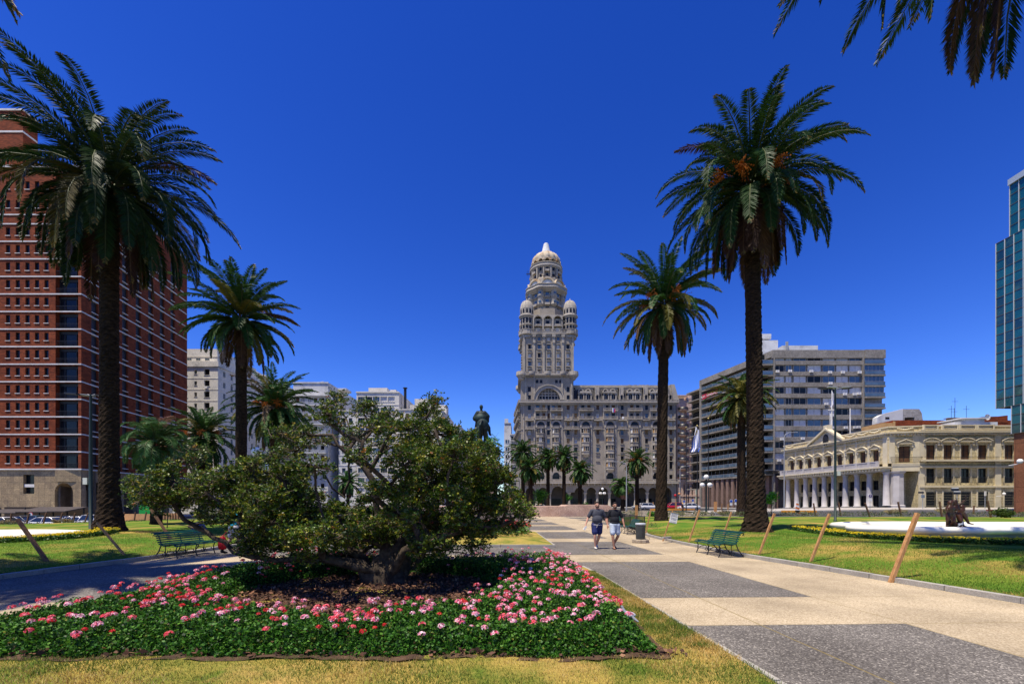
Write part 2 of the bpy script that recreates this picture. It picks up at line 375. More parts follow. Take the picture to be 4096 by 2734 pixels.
# granite kerbs
def kerb(name,pts,w=.16,z0=-.05,z1=.12,step=1.05):
    mb=MB(); acc=[]
    for a,b in zip(pts,pts[1:]):
        L=math.hypot(b[0]-a[0],b[1]-a[1]); k=max(1,round(L/step))
        for i in range(k):
            p=Vector((lerp(a[0],b[0],(i+.01)/k),lerp(a[1],b[1],(i+.01)/k))); q=Vector((lerp(a[0],b[0],(i+.99)/k),lerp(a[1],b[1],(i+.99)/k)))
            c=(p+q)/2; an=math.atan2(b[1]-a[1],b[0]-a[0]); M=Matrix.Rotation(an,3,'Z')
            zb=gz(c.x,c.y)
            mb.obox((c.x,c.y,zb+(z0+z1)/2+random.uniform(-.006,.006)),(q-p).length,w,z1-z0,M)
    o=mb.build(name,M_stone); tag(o,kind='structure'); return o
kerb('kerb',[(rk(y)+.0,y) for y in (-6,-2,2,5,7.86,9,10.5,12.5,14.5,17,20,22.5,24,25.5,26.5)])
kerb('kerb',[(lk(y),y) for y in (-6,0,6,10.4,12,14.3,17,20,28,36,42)])
# lawns
def lawn(name,kf,sgn,zf,ys,widths,m):
    vs=[];nx=len(widths)
    for y in ys:
        for w in widths:
            x=kf(y)+sgn*w; vs.append((x,y,zf(x,y)))
    mb=MB(); fs=[(j*nx+i,j*nx+i+1,(j+1)*nx+i+1,(j+1)*nx+i) for j in range(len(ys)-1) for i in range(nx-1)]
    if sgn<0: fs=[f[::-1] for f in fs]
    mb.add(vs,fs,0,True); return tag(mb.build(name,m),kind='structure')
wd=[.08,.4,.8,1.3,1.8,2.4,3,3.6,4.4,5.2,6,7,8,9.5,11,13,15,18,21,25,30,36,44,54,66,80,100,120]
lawn('lawn',rk,1,lawnR,[-6]+[y*.75 for y in range(-4,62)]+[46.2],wd,M_grass)
ysL=[-6]+[y*.75 for y in range(-4,58)]
def lfar(y): return interp([(27,-34),(41,-24),(45,-20)],y)
vs=[];NXL=26
for y in ysL:
    for i in range(NXL):
        t=(i/(NXL-1))**1.6; x=lerp(lk(y)-.08,(lfar(y) if y>27 else -34),t); vs.append((x,y,lawnL(x,y)))
mb=MB(); mb.add(vs,[(j*NXL+i,(j+1)*NXL+i,(j+1)*NXL+i+1,j*NXL+i+1) for j in range(len(ysL)-1) for i in range(NXL-1)],0,True)
tag(mb.build('lawn',M_grass),kind='structure')
# the flower island in front and the one behind it
IS1=[(-6.5,-5),(2.95,-5),(2.53,4.4),(2.06,11.1),(1.9,12.4),(-6.9,12.4)]
mb=MB()
def poly_sheet(mb,P,z,n=1): mb.add([(x,y,z) for x,y in P],[tuple(range(len(P)))])
vs=[];fs=[]
ysI=[-5+.6*i for i in range(30)]
for y in ysI:
    for i in range(24):
        t=i/23; x0=-7.4; x1=interp([(-5,2.95),(4.4,2.53),(11.1,2.06),(12.4,1.9)],y); x=lerp(x0,x1,t)
        vs.append((x,y,.03+.045*sm(min(x-x0,x1-x,12.4-y)/.5)+.012*math.sin(x*2+y*3)))
mb.add(vs,[(j*24+i,j*24+i+1,(j+1)*24+i+1,(j+1)*24+i) for j in range(29) for i in range(23)],0,True)
tag(mb.build('lawn',M_grassdry),kind='structure')
kerb('kerb',[(2.99,-5),(2.57,4.4),(2.1,11.1),(1.92,12.42)],.07,-.05,.035)
kerb('kerb',[(1.92,12.46),(-7.4,12.46),(-7.46,-5)],.07,-.05,.035)
mb=MB(); vs=[]
for j in range(14):
    for i in range(20):
        y=17.9+8*j/13; x=lerp(-9,1.62-.038*(y-17.8),i/19); vs.append((x,y,.11+.16*sm(min(x+9,1.62-x,y-17.8,26-y)/1.2)))
mb.add(vs,[(j*20+i,j*20+i+1,(j+1)*20+i+1,(j+1)*20+i) for j in range(13) for i in range(19)],0,True)
tag(mb.build('lawn',M_grassdry),kind='structure')
kerb('kerb',[(-9,17.8),(1.7,17.8)],.14); kerb('kerb',[(1.68,17.95),(1.34,26)],.07,-.05,.10)
# ------------------------------------------------------------------ small foliage fields
def leaf_quads(P,size,up=.5,asp=.55,jit=.4,N=None):
    """diamond leaves at points P (n,3) with sizes (n,)"""
    n=len(P); d=NR.normal(size=(n,3)); d[:,2]=np.abs(d[:,2])*up+(0 if N is None else 0)
    d/=np.linalg.norm(d,axis=1)[:,None]+1e-9
    w=np.cross(d,NR.normal(size=(n,3))); w/=np.linalg.norm(w,axis=1)[:,None]+1e-9
    s=np.asarray(size).reshape(-1,1)*np.ones((n,1))
    a=P; b=P+d*s*.55+w*s*asp*.5; c=P+d*s; e=P+d*s*.55-w*s*asp*.5
    return np.stack([a,b,c,e],axis=1).reshape(-1,3)
def pick(cols,n,w=None):
    cols=np.array(cols); i=NR.choice(len(cols),n,p=None if w is None else np.array(w)/sum(w)); return cols[i]*NR.uniform(.75,1.25,(n,1))
def blades(xs,ys,zs,h,w,cols,wts):
    n=len(xs); P=np.stack([xs,ys,zs],1); a=NR.uniform(0,2*PI,n); lean=NR.normal(0,.45,(n,2))*np.asarray(h).reshape(-1,1)
    dx=np.stack([np.cos(a),np.sin(a),np.zeros(n)],1)*w; T=P+np.concatenate([lean,(np.ones((n,1))*np.asarray(h).reshape(-1,1))],1)
    return np.stack([P-dx,P+dx,T],1).reshape(-1,3),pick(cols,n,wts)
# grass blades: front lawn
n=95000; ys=NR.uniform(3.6,6.2,n); xs=NR.uniform(-7.2,2.5,n); k=(ys<4.98)|(xs>1.75); xs,ys=xs[k],ys[k]
n2=42000; y2=NR.uniform(5.2,11.2,n2); x2=NR.uniform(1.5,2.5,n2); k=x2<2.5-.066*(y2-4.4)-.02; x2,y2=x2[k],y2[k]
xs=np.concatenate([xs,x2]); ys=np.concatenate([ys,y2]); k=xs<2.53-.066*(ys-4.4)-.02; xs,ys=xs[k],ys[k]
pt=np.array([mnoise.noise(Vector((x*1.1,y*1.1,0)))+.5*mnoise.noise(Vector((x*4,y*4,3))) for x,y in zip(xs,ys)])
V,col=blades(xs,ys,np.full(len(xs),.07),NR.uniform(.018,.05,len(xs)),.0035,[(.12,.17,.02),(.16,.2,.03),(.08,.14,.02)],[3,2,2])
dry=pick([(.48,.33,.09),(.40,.26,.06),(.55,.42,.15)],len(xs)); mk=(pt+NR.normal(0,.2,len(xs)))>.14; col[mk]=dry[mk]
M_blade=mat('grass_blades',(.1,.15,.03),rough=.7,spec=.2,attr=1,trans=.2)
tag(npmesh('grass',V,3,M_blade,None,col),'short dry and green grass blades round the flower bed','grass',kind='stuff')
# lawn blades near the path, right and left
def edge_blades(kf,sgn,zf,y0,y1,wmax,n):
    ys=y0*(y1/y0)**NR.uniform(0,1,n); w=wmax*NR.uniform(0,1,n)**1.3+.1; xs=np.array([kf(y) for y in ys])+sgn*w
    zs=np.array([zf(x,y) for x,y in zip(xs,ys)]); h=NR.uniform(.02,.06,n)
    pt=np.array([mnoise.noise(Vector((x*.8,y*.8,0))) for x,y in zip(xs,ys)])
    V,col=blades(xs,ys,zs,h,.005,[(.10,.19,.015),(.14,.22,.02),(.07,.15,.012)],[3,2,2]); d=pick([(.40,.28,.07),(.33,.24,.06)],n)
    mk=(pt+NR.normal(0,.2,n)-w*.09)>-.05; col[mk]=d[mk]; return V,col
V,col=edge_blades(rk,1,lawnR,5,26,7,75000); tag(npmesh('grass',V,3,M_blade,None,col),'green and straw coloured grass on the lawn right of the path','grass',kind='stuff')
V,col=edge_blades(lk,-1,lawnL,9,24,7,40000); tag(npmesh('grass',V,3,M_blade,None,col),'green and straw coloured grass on the lawn left of the path','grass',kind='stuff')
# ------------------------------------------------------------------ geranium bed
def mul(x,y):   # distance measure inside the bare bark centre (<1 inside)
    return math.hypot((x+2.6)/2.2,(y-8.5)/2.0)
def bedh(x,y):
    e=min(x+6.9-.16*(y-5),1.75-.02*(y-5)-x+.10*mnoise.noise(Vector((y*1.3,4,0))),y-4.86+.13*mnoise.noise(Vector((x*1.1,0,0)))+.06*mnoise.noise(Vector((x*3.7,0,2))),12.1-y); m=mul(x,y)
    if e<0 or m<1: return 0
    return (lerp(.24,.36,sm((y-5.2)/4.5))+.05*math.sin(x*2.3+1)*math.sin(y*2.9)+.10*mnoise.noise(Vector((x*3,y*3,1)))+.05*mnoise.noise(Vector((x*9,y*9,1))))*sm(e/.38)*sm((m-1)/.22)
vs=[];nx=64;ny=64
for j in range(ny):
    for i in range(nx):
        x=lerp(-7.05,1.74,i/(nx-1)); y=lerp(4.9-.13*mnoise.noise(Vector((x*1.1,0,0)))-.06*mnoise.noise(Vector((x*3.7,0,2)))-.06+.05*mnoise.noise(Vector((x*6,1,2))),12.2,j/(ny-1)); x+=.08*mnoise.noise(Vector((y*1.9,4,0))) if i==nx-1 else 0; x-=(.28*sm((y-6)/5) if i==nx-1 else 0); vs.append((x,y,.085+.04*mnoise.noise(Vector((x*4,y*4,5)))+.02*sm(bedh(x,y)*4)))
mb=MB(); mb.add(vs,[(j*nx+i,j*nx+i+1,(j+1)*nx+i+1,(j+1)*nx+i) for j in range(ny-1) for i in range(nx-1)],0,True)
tag(mb.build('soil',M_soil),kind='structure')
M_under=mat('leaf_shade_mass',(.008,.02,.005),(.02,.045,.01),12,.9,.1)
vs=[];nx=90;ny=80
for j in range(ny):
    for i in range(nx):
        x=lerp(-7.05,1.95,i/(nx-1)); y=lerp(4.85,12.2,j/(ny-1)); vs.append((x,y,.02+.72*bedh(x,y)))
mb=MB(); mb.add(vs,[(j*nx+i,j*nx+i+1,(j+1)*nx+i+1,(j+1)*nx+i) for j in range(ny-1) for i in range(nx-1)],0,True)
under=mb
N0=270000; x=NR.uniform(-6.9,1.8,N0); y=4.82+(12.1-4.82)*NR.uniform(0,1,N0)**1.45
H=np.array([bedh(a,b) for a,b in zip(x,y)]); k=H>.04; x,y,H=x[k],y[k],H[k]; nL=len(x)
P=np.stack([x,y,.06+H*NR.uniform(.55,1.08,nL)**.8],1)
V=leaf_quads(P,NR.uniform(.02,.045,nL),.6,.95)
col=pick([(.035,.12,.010),(.055,.165,.013),(.10,.23,.022),(.013,.045,.006),(.20,.22,.03),(.10,.06,.02)],nL,[4,4,1.6,3,.25,.15])
ge=npmesh('geraniums',V,4,M_leafcol,None,col); tag(ge,'dense green geranium foliage filling the flower bed','flower bed',kind='stuff')
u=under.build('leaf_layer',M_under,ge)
def flower_heads(pts,size,pal,name,parent=None,npet=24):
    VV=[];CC=[]
    for (x,y,z,s,kind) in pts:
        c=np.array([x,y,z]); th=NR.uniform(0,2*PI,npet); ph=np.arccos(NR.uniform(.0,1,npet)); d=np.stack([np.sin(ph)*np.cos(th),np.sin(ph)*np.sin(th),np.cos(ph)*.75],1)
        P=c+d*s*.62; w=np.cross(d,NR.normal(size=(npet,3))); w/=np.linalg.norm(w,axis=1)[:,None]; q=np.cross(d,w)
        a=s*NR.uniform(.2,.36,(npet,1)); VV.append(np.stack([P-w*a,P+q*a*.6+d*a*.3,P+w*a,P-q*a*.6+d*a*.2],1).reshape(-1,3))
        cs=np.array(pal[kind]); CC.append(cs[NR.integers(0,len(cs),npet)]*NR.uniform(.85,1.15,(npet,1)))
    return np.concatenate(VV),np.concatenate(CC)
PAL={'p':[(.85,.22,.33),(.9,.42,.5),(.95,.68,.7),(.8,.12,.22)],'w':[(.95,.72,.74),(.92,.5,.58),(.9,.3,.4)],'r':[(.72,.03,.035),(.8,.07,.08),(.6,.015,.02)],'c':[(.85,.13,.16),(.9,.25,.28),(.78,.07,.1)]}
pts=[]; tries=0
while len(pts)<900 and tries<60000:
    tries+=1; x=random.uniform(-6.9,1.75); y=5.0+7*random.random()**1.25; h=bedh(x,y)
    if h<.14: continue
    if mnoise.noise(Vector((x*1.3,y*1.3,9)))+random.uniform(-.35,.3)<-.02: continue
    if y<5.25 and random.random()<.5: continue
    t=(x+5.5)/7; k='r' if random.random()<lerp(.22,.08,t) else ('c' if random.random()<lerp(.55,.22,t) else ('p' if random.random()<.72 else 'w'))
    s=random.uniform(.045,.078)*(.8 if k=='r' else 1)
    pts.append((x,y,.08+h+random.uniform(.02,.12),s,k))
V,col=flower_heads(pts,.05,PAL,'x')
gf=npmesh('geranium_flowers',V,4,M_petal,None,col); tag(gf,'pink, coral and red geranium flower heads over the bed','flowers',kind='stuff')
st=MB()
for (x,y,z,s,k) in pts: st.tube([(x+random.uniform(-.02,.02),y,z-.14),(x,y,z-.01)],.0025,3,0,False)
st.build('stems',mat('stem',(.12,.22,.05),rough=.7),gf)
# bark chips
n=9000; a=NR.uniform(0,2*PI,n); r=np.sqrt(NR.uniform(0,1,n))*1.12; xs=-2.6+2.2*r*np.cos(a); ys=8.5+2.0*r*np.sin(a)
n2=700; xs=np.concatenate([xs,NR.uniform(-6.9,1.9,n2)]); ys=np.concatenate([ys,4.93+.2*NR.uniform(0,1,n2)]); n+=n2
P=np.stack([xs,ys,.09+NR.uniform(0,.045,n)],1); V=leaf_quads(P,NR.uniform(.03,.10,n),.22,.55); 
tag(npmesh('bark_mulch',V,4,mat('bark_chips',(.1,.05,.03),rough=.9,attr=1),None,pick([(.16,.075,.04),(.09,.045,.028),(.28,.15,.08),(.05,.025,.016)],n,[3,3,1,3])),'brown bark chips under the gnarled tree','mulch',kind='stuff')
# red bed on the second island
pts=[];Lp=[]
for i in range(4200):
    x=random.uniform(-8,.95); y=random.uniform(19.6,24.6); 
    if (x>-.2 and (x+.2)**2/1.2+(y-22)**2/6>1): continue
    Lp.append((x,y,.25+random.uniform(.05,.42)))
    if random.random()<.22: pts.append((x,y,.25+random.uniform(.38,.6),random.uniform(.06,.1),'r'))
Lp=np.array(Lp); V=leaf_quads(Lp,NR.uniform(.10,.17,len(Lp)),.6,.9)
o=npmesh('red_geraniums',V,4,M_leafcol,None,pick([(.05,.12,.015),(.08,.16,.02),(.03,.07,.01)],len(Lp))); tag(o,'bed of bright red geraniums on the second grass island','flower bed',kind='stuff')
V,col=flower_heads(pts,.05,PAL,'x',npet=10); npmesh('blossoms',V,4,M_petal,o,col)
# yellow marigold ribbons
def ribbon(name,line,w,n,zf,label,dens):
    Lp=[];Fp=[]
    for _ in range(n):
        t=random.random()*(len(line)-1); i=int(t); f=t-i; a,b=line[i],line[i+1]; ww=w*lerp(dens[i],dens[i+1],f)
        x=lerp(a[0],b[0],f)+random.uniform(-1,1)*ww; y=lerp(a[1],b[1],f)+random.uniform(-1,1)*ww; z=zf(x,y)
        Lp.append((x,y,z+random.uniform(.0,.16)))
        if random.random()<.13*min(1,dens[i]*1.2): Fp.append((x,y,z+random.uniform(.15,.22),random.uniform(.045,.07),'y'))
    Lp=np.array(Lp); o=npmesh(name,leaf_quads(Lp,NR.uniform(.05,.1,len(Lp)),.6,.8),4,M_leafcol,None,pick([(.04,.10,.012),(.02,.05,.008),(.07,.14,.02)],len(Lp)))
    V,c=flower_heads(Fp,.05,{'y':[(.92,.72,.02),(.95,.82,.06),(.85,.55,.01)]},'x',npet=9); npmesh('blossoms',V,4,M_petal,o,c)
    return tag(o,label,'flower bed',kind='stuff')
ribbon('marigolds',[(-19.3,15.7),(-18.2,16.2),(-17.2,17.6),(-17.0,19),(-18.5,20.8)],.42,7000,lawnL,'ribbon of yellow marigolds in front of the left fountain basin',[1,1,1,.9,.5])
ribbon('marigolds',[(14.3,22.8),(14.2,21.0),(13.9,19.2),(14.0,17.4),(14.9,16.0),(16.4,15.2),(18.5,15.0),(21,15)],.45,11000,lawnR,'ribbon of yellow marigolds in front of the right fountain basin',[.7,1.1,1.1,.9,.5,.7,1,1])
# ------------------------------------------------------------------ palms
M_fruit=mat('palm_fruit',(.45,.10,.008),(.65,.22,.02),12,.6,.3)
M_stub=mat('frond_stubs',(.06,.035,.018),(.14,.085,.045),8,.9)
M_palmleaf=mat('palm_leaf',(.05,.1,.02),rough=.5,spec=.2,attr=1,trans=.16)
def palm_crown(nf,L,seed,nl=44,lw=.055,tint=(1,1,1),dead=.1,top=83,bot=-58,leafL=.56,bend=1.0,gold=.12,wind=0):
    rs=random.Random(seed); nr=np.random.default_rng(seed); VV=[];CC=[]; RB=MB()
    for i in range(nf):
        t=(i+.5)/nf; el=R(lerp(top,bot,t**.92)+rs.uniform(-9,9)); az=i*2.39996+rs.uniform(-.25,.25)
        ln=L*rs.uniform(.86,1.08)*(.8+.2*math.sin(PI*min(1,t*1.3))); nseg=14; ds=ln/nseg
        b=R(lerp(52,62,t)*bend*rs.uniform(.7,1.25)); twist=rs.uniform(-.5,.5)
        p=Vector((math.cos(az)*.22,math.sin(az)*.22,lerp(.55,-.35,t))); pts=[p.copy()]; e=el; azz=az
        for k in range(nseg):
            s=(k+.5)/nseg; e=el-b*(s**1.5)*1.35
            e=max(e,R(-86)); azz=az+twist*s*.3
            p=p+Vector((math.cos(azz)*math.cos(e)+wind*s*.0,math.sin(azz)*math.cos(e),math.sin(e)))*ds; pts.append(p.copy())
        isdead=t>1-dead or rs.random()<.02
        base=(.026,.078,.013) if rs.random()<.6 else (.038,.095,.016)
        if rs.random()<gold: base=(.13,.12,.018)
        if t<.12: base=(.035,.09,.018)
        if isdead: base=(.085,.045,.022) if rs.random()<.6 else (.16,.10,.05)
        base=np.array(base)*np.array(tint)
        RB.tube([pts[j] for j in range(0,nseg+1,2)],[.045*(1-j/nseg)+.008 for j in range(0,nseg+1,2)],4,1 if isdead else 0,False,True)
        n=int(nl*(2.5 if nl>40 else 1.7)); ss=np.linspace(.10,.995,n); side0=None
        for j,s in enumerate(ss):
            f=s*nseg; q=min(int(f),nseg-1); P=pts[q].lerp(pts[q+1],f-q); T=(pts[q+1]-pts[q]).normalized()
            S=T.cross(Vector((0,0,1))); 
            if S.length<.15: S=Vector((math.sin(azz),-math.cos(azz),0))
            S.normalize(); U=S.cross(T).normalized()
            ll=leafL*(.35+.65*math.sin(PI*min(1,(s*.92+.12)))**.6)*(1 if s<.9 else 1-(s-.9)*3.5)
            for sg in (-1,1):
                v=S*sg*rs.uniform(.9,1.05)+T*rs.uniform(.42,.62)*(1+s*.7)+U*rs.uniform(.08,.32)-Vector((0,0,rs.uniform(.1,.34)*(1 if not isdead else 2.2)))
                v.normalize(); l=ll*rs.uniform(.8,1.12); wv=v.cross(U if rs.random()<.7 else S); wv=wv.normalized()*lw*.55 if wv.length>.01 else Vector((0,0,lw*.5))
                m=P+v*l*.45+wv; m2=P+v*l*.45-wv; e_=P+v*l-Vector((0,0,l*.10))
                VV.extend((P,m,e_,m2)); g=rs.uniform(.7,1.35); CC.append(base*g if s<.93 or rs.random()<.6 else np.array((.16,.12,.03))*g)
    V=np.array([tuple(v) for v in VV],dtype=np.float32)
    return V,np.array(CC),RB
def palm_trunk(h,r0,r1,flare,seed,nseg=22,hbul=.9,step=.11):
    mb=MB(); rs=random.Random(seed); n=nseg; rows=int(h/step); vs=[]; 
    for j in range(rows+1):
        z=h*j/rows; t=z/h; r=lerp(r0,r1,t**.6)+flare*math.exp(-z/ .75); 
        if z>h-hbul: r*=1+.35*sm((z-h+hbul)/hbul)
        for k in range(n):
            a=2*PI*k/n+(j%2)*PI/n; q=r*(1+.055*((j%2)*2-1)*(1 if k%2 else -1)*.6+rs.uniform(-.05,.05)); vs.append((q*math.cos(a),q*math.sin(a),z))
    mb.add(vs,[(j*n+k,j*n+(k+1)%n,(j+1)*n+(k+1)%n,(j+1)*n+k) for j in range(rows) for k in range(n)],0,False)
    for k in range(46):     # cut frond stubs under the crown
        a=k*2.4; z=h-hbul*1.1+hbul*1.5*k/46; r=r1*1.25
        M=Matrix.Rotation(a,3,'Z')@Matrix.Rotation(R(-38),3,'Y'); c=Vector((r*math.cos(a),r*math.sin(a),z)); mb.obox(c,.34,.10,.05,M,1)
    return mb
def fruits(n,r,seed,drop=.7,spread=1.0):
    rs=random.Random(seed); mb=MB()
    for i in range(n):
        a=i*2*PI/n+rs.uniform(-.4,.4); c=Vector((math.cos(a)*r*.55,math.sin(a)*r*.55,rs.uniform(.1,.5)))
        hub=c+Vector((math.cos(a)*r*1.0,math.sin(a)*r*1.0,.35)); mb.tube([c,(c+hub)/2+Vector((0,0,.12)),hub],.03,4)
        for k in range(46):
            d=Vector((math.cos(a)*.5+rs.uniform(-.7,.7),math.sin(a)*.5+rs.uniform(-.7,.7),rs.uniform(-1.1,.25))).normalized(); l=rs.uniform(.25,.75)*spread
            e=hub+d*l-Vector((0,0,drop*.25)); mb.tube([hub,e],.006,3,0,False)
            for q in (.55,.75,.95):
                s=hub.lerp(e,q)+Vector((rs.uniform(-.03,.03),)*3); mb.obox(s,.045*spread,.045*spread,.05*spread)
    return mb
def palm(name,label,x,y,zb,zc,L,seed,nf=90,nl=44,lw=.055,r0=.46,r1=.40,flare=.2,fruit=0,tint=(1,1,1),group=None,lean=(0,0),**kw):
    t=thing(name,label,'palm tree',(x,y,zb),0,group); h=zc-zb
    tr=palm_trunk(h,r0,r1,flare,seed,step=.11 if y<30 else .3); 
    if lean!=(0,0): tr.v=[(a+lean[0]*(c/h)**1.3,b+lean[1]*(c/h)**1.3,c) for a,b,c in tr.v]
    tr.build('trunk',[M_palmbark,M_stub],t)
    V,c,RB=palm_crown(nf,L,seed,nl,lw,tint,**kw); off=(lean[0],lean[1],h+.1)
    cr=npmesh('crown',V,4,M_palmleaf,t,c); cr.location=off
    o=RB.build('frond_ribs',[mat('frond_rib',(.07,.09,.025),rough=.5),mat('dead_rib',(.12,.07,.035),rough=.8)],cr)
    if fruit: o=fruits(fruit,.9,seed+3).build('fruit_cluster',M_fruit,t); o.location=off
    return t
Pm='date palm '
p1=palm('palm_tree','tallest dark date palm on the left lawn in front of the brick tower',-17.7,20,.36,PZ(770,20),5.35,11,nf=88,nl=58,lw=.045,r0=.37,r1=.325,flare=.34,dead=.08,bend=1.38,bot=-46,tint=(.55,.5,.6))
p2=palm('palm_tree','slim trunked date palm between the brick tower and the white flats',PX(965,32),32,.3,PZ(1285,32),4.4,12,nf=66,nl=44,lw=.06,r0=.38,r1=.34,dead=.08,bend=.85,bot=-45)
p3=palm('palm_tree','bushy date palm with orange fruit right of the slim trunked palm',PX(1100,46),46,.3,PZ(1640,46),5.0,13,nf=100,nl=36,lw=.09,r0=.42,r1=.42,fruit=6,dead=.05)
p4=palm('palm_tree','date palm with reddish fruit behind the blue green jelly palm',PX(812,50),50,.0,PZ(1755,50),4.5,14,nf=84,nl=34,lw=.09,r0=.42,r1=.42,fruit=5,dead=.05)
p5=palm('palm_tree','blue green jelly palm with arching fronds on the left lawn',PX(625,29),29,.3,PZ(1790,29),2.35,15,nf=46,nl=46,lw=.028,r0=.30,r1=.26,flare=.05,tint=(1.9,1.6,2.6),leafL=.55,bend=1.7,bot=-20,dead=0,gold=0)
p6=palm('palm_tree','small feathery palm far behind the gnarled tree',PX(1392,88),88,0,PZ(1935,88),3.2,16,nf=54,nl=26,lw=.12,r0=.3,r1=.3,tint=(1.8,1.6,1.8),leafL=.6,dead=.1)
p7=palm('palm_tree','tallest date palm on the right lawn with hanging brown fronds',PX(3025,22),22,.34,PZ(775,22),4.85,27,nf=94,nl=58,lw=.045,r0=.40,r1=.33,flare=.34,bend=1.3,fruit=6,dead=.2,lean=(-.25,0),tint=(.75,.72,.8))
p8=palm('palm_tree','second tall date palm right of the path with orange fruit heart',PX(2645,36),36,.35,PZ(1225,36),5.0,18,nf=76,nl=46,lw=.065,r0=.44,r1=.37,flare=.12,fruit=5,dead=.14,lean=(.25,0),gold=.2)
p9=palm('palm_tree','date palm half hidden behind the tallest right palm trunk',PX(2965,57),57,.2,PZ(1600,57),4.5,19,nf=84,nl=34,lw=.10,r0=.5,r1=.45,fruit=4,gold=.4,dead=.06)
pA=palm('palm_tree','date palm beyond the top right corner with fronds hanging into view',11.9,9,.38,16.55,6.3,32,nf=84,nl=64,lw=.04,r0=.42,r1=.38,dead=.2,bot=-56,tint=(.6,.6,.65))
pB=palm('palm_tree','date palm beyond the left edge with one frond tip in view',-15.0,7.4,.3,14.4,5.3,23,nf=110,nl=50,lw=.05,r0=.47,r1=.42,dead=.12)
for i,(px,py,Y,L,fr,lab) in enumerate([
   (2092,1812,100,4.3,0,'leftmost of the palms standing before the tall palace'),
   (2122,1878,92,3.8,0,'lower palm in front of the leftmost palm before the palace'),
   (2192,1836,108,3.7,2,'palm with a little orange fruit before the palace tower base'),
   (2256,1832,104,4.0,0,'palm standing between tower base and bay windows of the palace'),
   (2320,1888,98,3.6,0,'short dark palm right of centre before the palace arcade'),
   (2548,1848,98,4.1,5,'palm with big orange fruit clusters before the palace')]):
    palm('palm_tree','date palm, '+lab,PX(px,Y),Y,gz(PX(px,Y),Y),PZ(py,Y),L,40+i,nf=66,nl=24,lw=.16,r0=.42,r1=.42,flare=.1,fruit=fr,group='palms in front of the palace',dead=.06,gold=.15,tint=(1.15,1.1,1))
palm('palm_tree','squat grey green jelly palm before the palace arcade',PX(2490,96),96,0,PZ(1945,96),3.0,50,nf=54,nl=30,lw=.14,r0=.35,r1=.35,tint=(2.4,1.8,2.2),leafL=.7,dead=.1,bend=1.4)
# little leafy sprout growing out of the tall right palm trunk: part of no palm, a sapling
def leafy(name,label,x,y,zb,h,cr,seed,n=900,leaf=.12,cols=((.06,.20,.015),(.10,.28,.02),(.03,.11,.01)),group=None,cat='tree',ctr=.65,tr=.04):
    rs=random.Random(seed); t=thing(name,label,cat,(x,y,zb),0,group)
    mb=MB(); mb.tube([(0,0,0),(.03,.02,h*.4),(-.02,0,h*ctr)],[tr,tr*.8,tr*.5],6)
    for k in range(9):
        a=k*2.4; mb.tube([(0,0,h*(.35+.03*k)),(math.cos(a)*cr[0]*.4,math.sin(a)*cr[0]*.4,h*(.5+.03*k)),(math.cos(a)*cr[0]*.75,math.sin(a)*cr[0]*.75,h*(.6+.03*k))],[tr*.5,tr*.3,tr*.12],4)
    mb.build('trunk',M_bark,t)
    c=NR.normal(size=(14,3)); c/=np.linalg.norm(c,axis=1)[:,None]; c*=NR.uniform(.35,.75,(14,1))
    idx=NR.integers(0,14,n); P=c[idx]+NR.normal(size=(n,3))*.22; P[:,0]*=cr[0];P[:,1]*=cr[0];P[:,2]=P[:,2]*cr[1]+h*ctr+cr[1]*.2
    npmesh('crown',leaf_quads(P,NR.uniform(leaf*.6,leaf*1.2,n),.6,.6),4,M_leafcol,t,pick(cols,n))
    return t
leafy('young_tree','rounded bright green young tree before the palace arcade',PX(2168,95),95,0,PZ(1962,95),(1.9,1.7),3,2200,.28,ctr=.62,tr=.09)
leafy('young_tree','small bright green shoot tree beside the tallest right palm',PX(3085,24),24,.33,1.95,(.42,.36),4,500,.12,cols=((.07,.26,.015),(.12,.34,.02)),ctr=.8,tr=.02)
leafy('young_tree','thin young tree between two arcade piers of the palace',PX(2272,110),110,0,PZ(1975,110),(1.3,1.2),5,700,.28,ctr=.7,tr=.06)
leafy('young_tree','thin sapling on the left lawn beside the jelly palm',PX(668,24),24,.3,2.2,(.35,.5),6,160,.1,ctr=.85,tr=.025)
leafy('bush','dense round clipped bush beside the right street',PX(4017,43),43,gz(40,43)+.3,.95,(.85,.42),7,2600,.16,cols=((.06,.10,.012),(.09,.13,.02),(.03,.06,.01)),cat='bush',ctr=.42)
leafy('bush','small leafy bush behind the railing by the lawn',PX(2610,45),45,.15,.8,(.5,.35),8,500,.14,cat='bush',ctr=.5)
leafy('bush','low bright bush at the foot of the palace arcade',PX(2340,105),105,0,1.6,(1.3,.9),9,500,.28,cat='bush',ctr=.5)
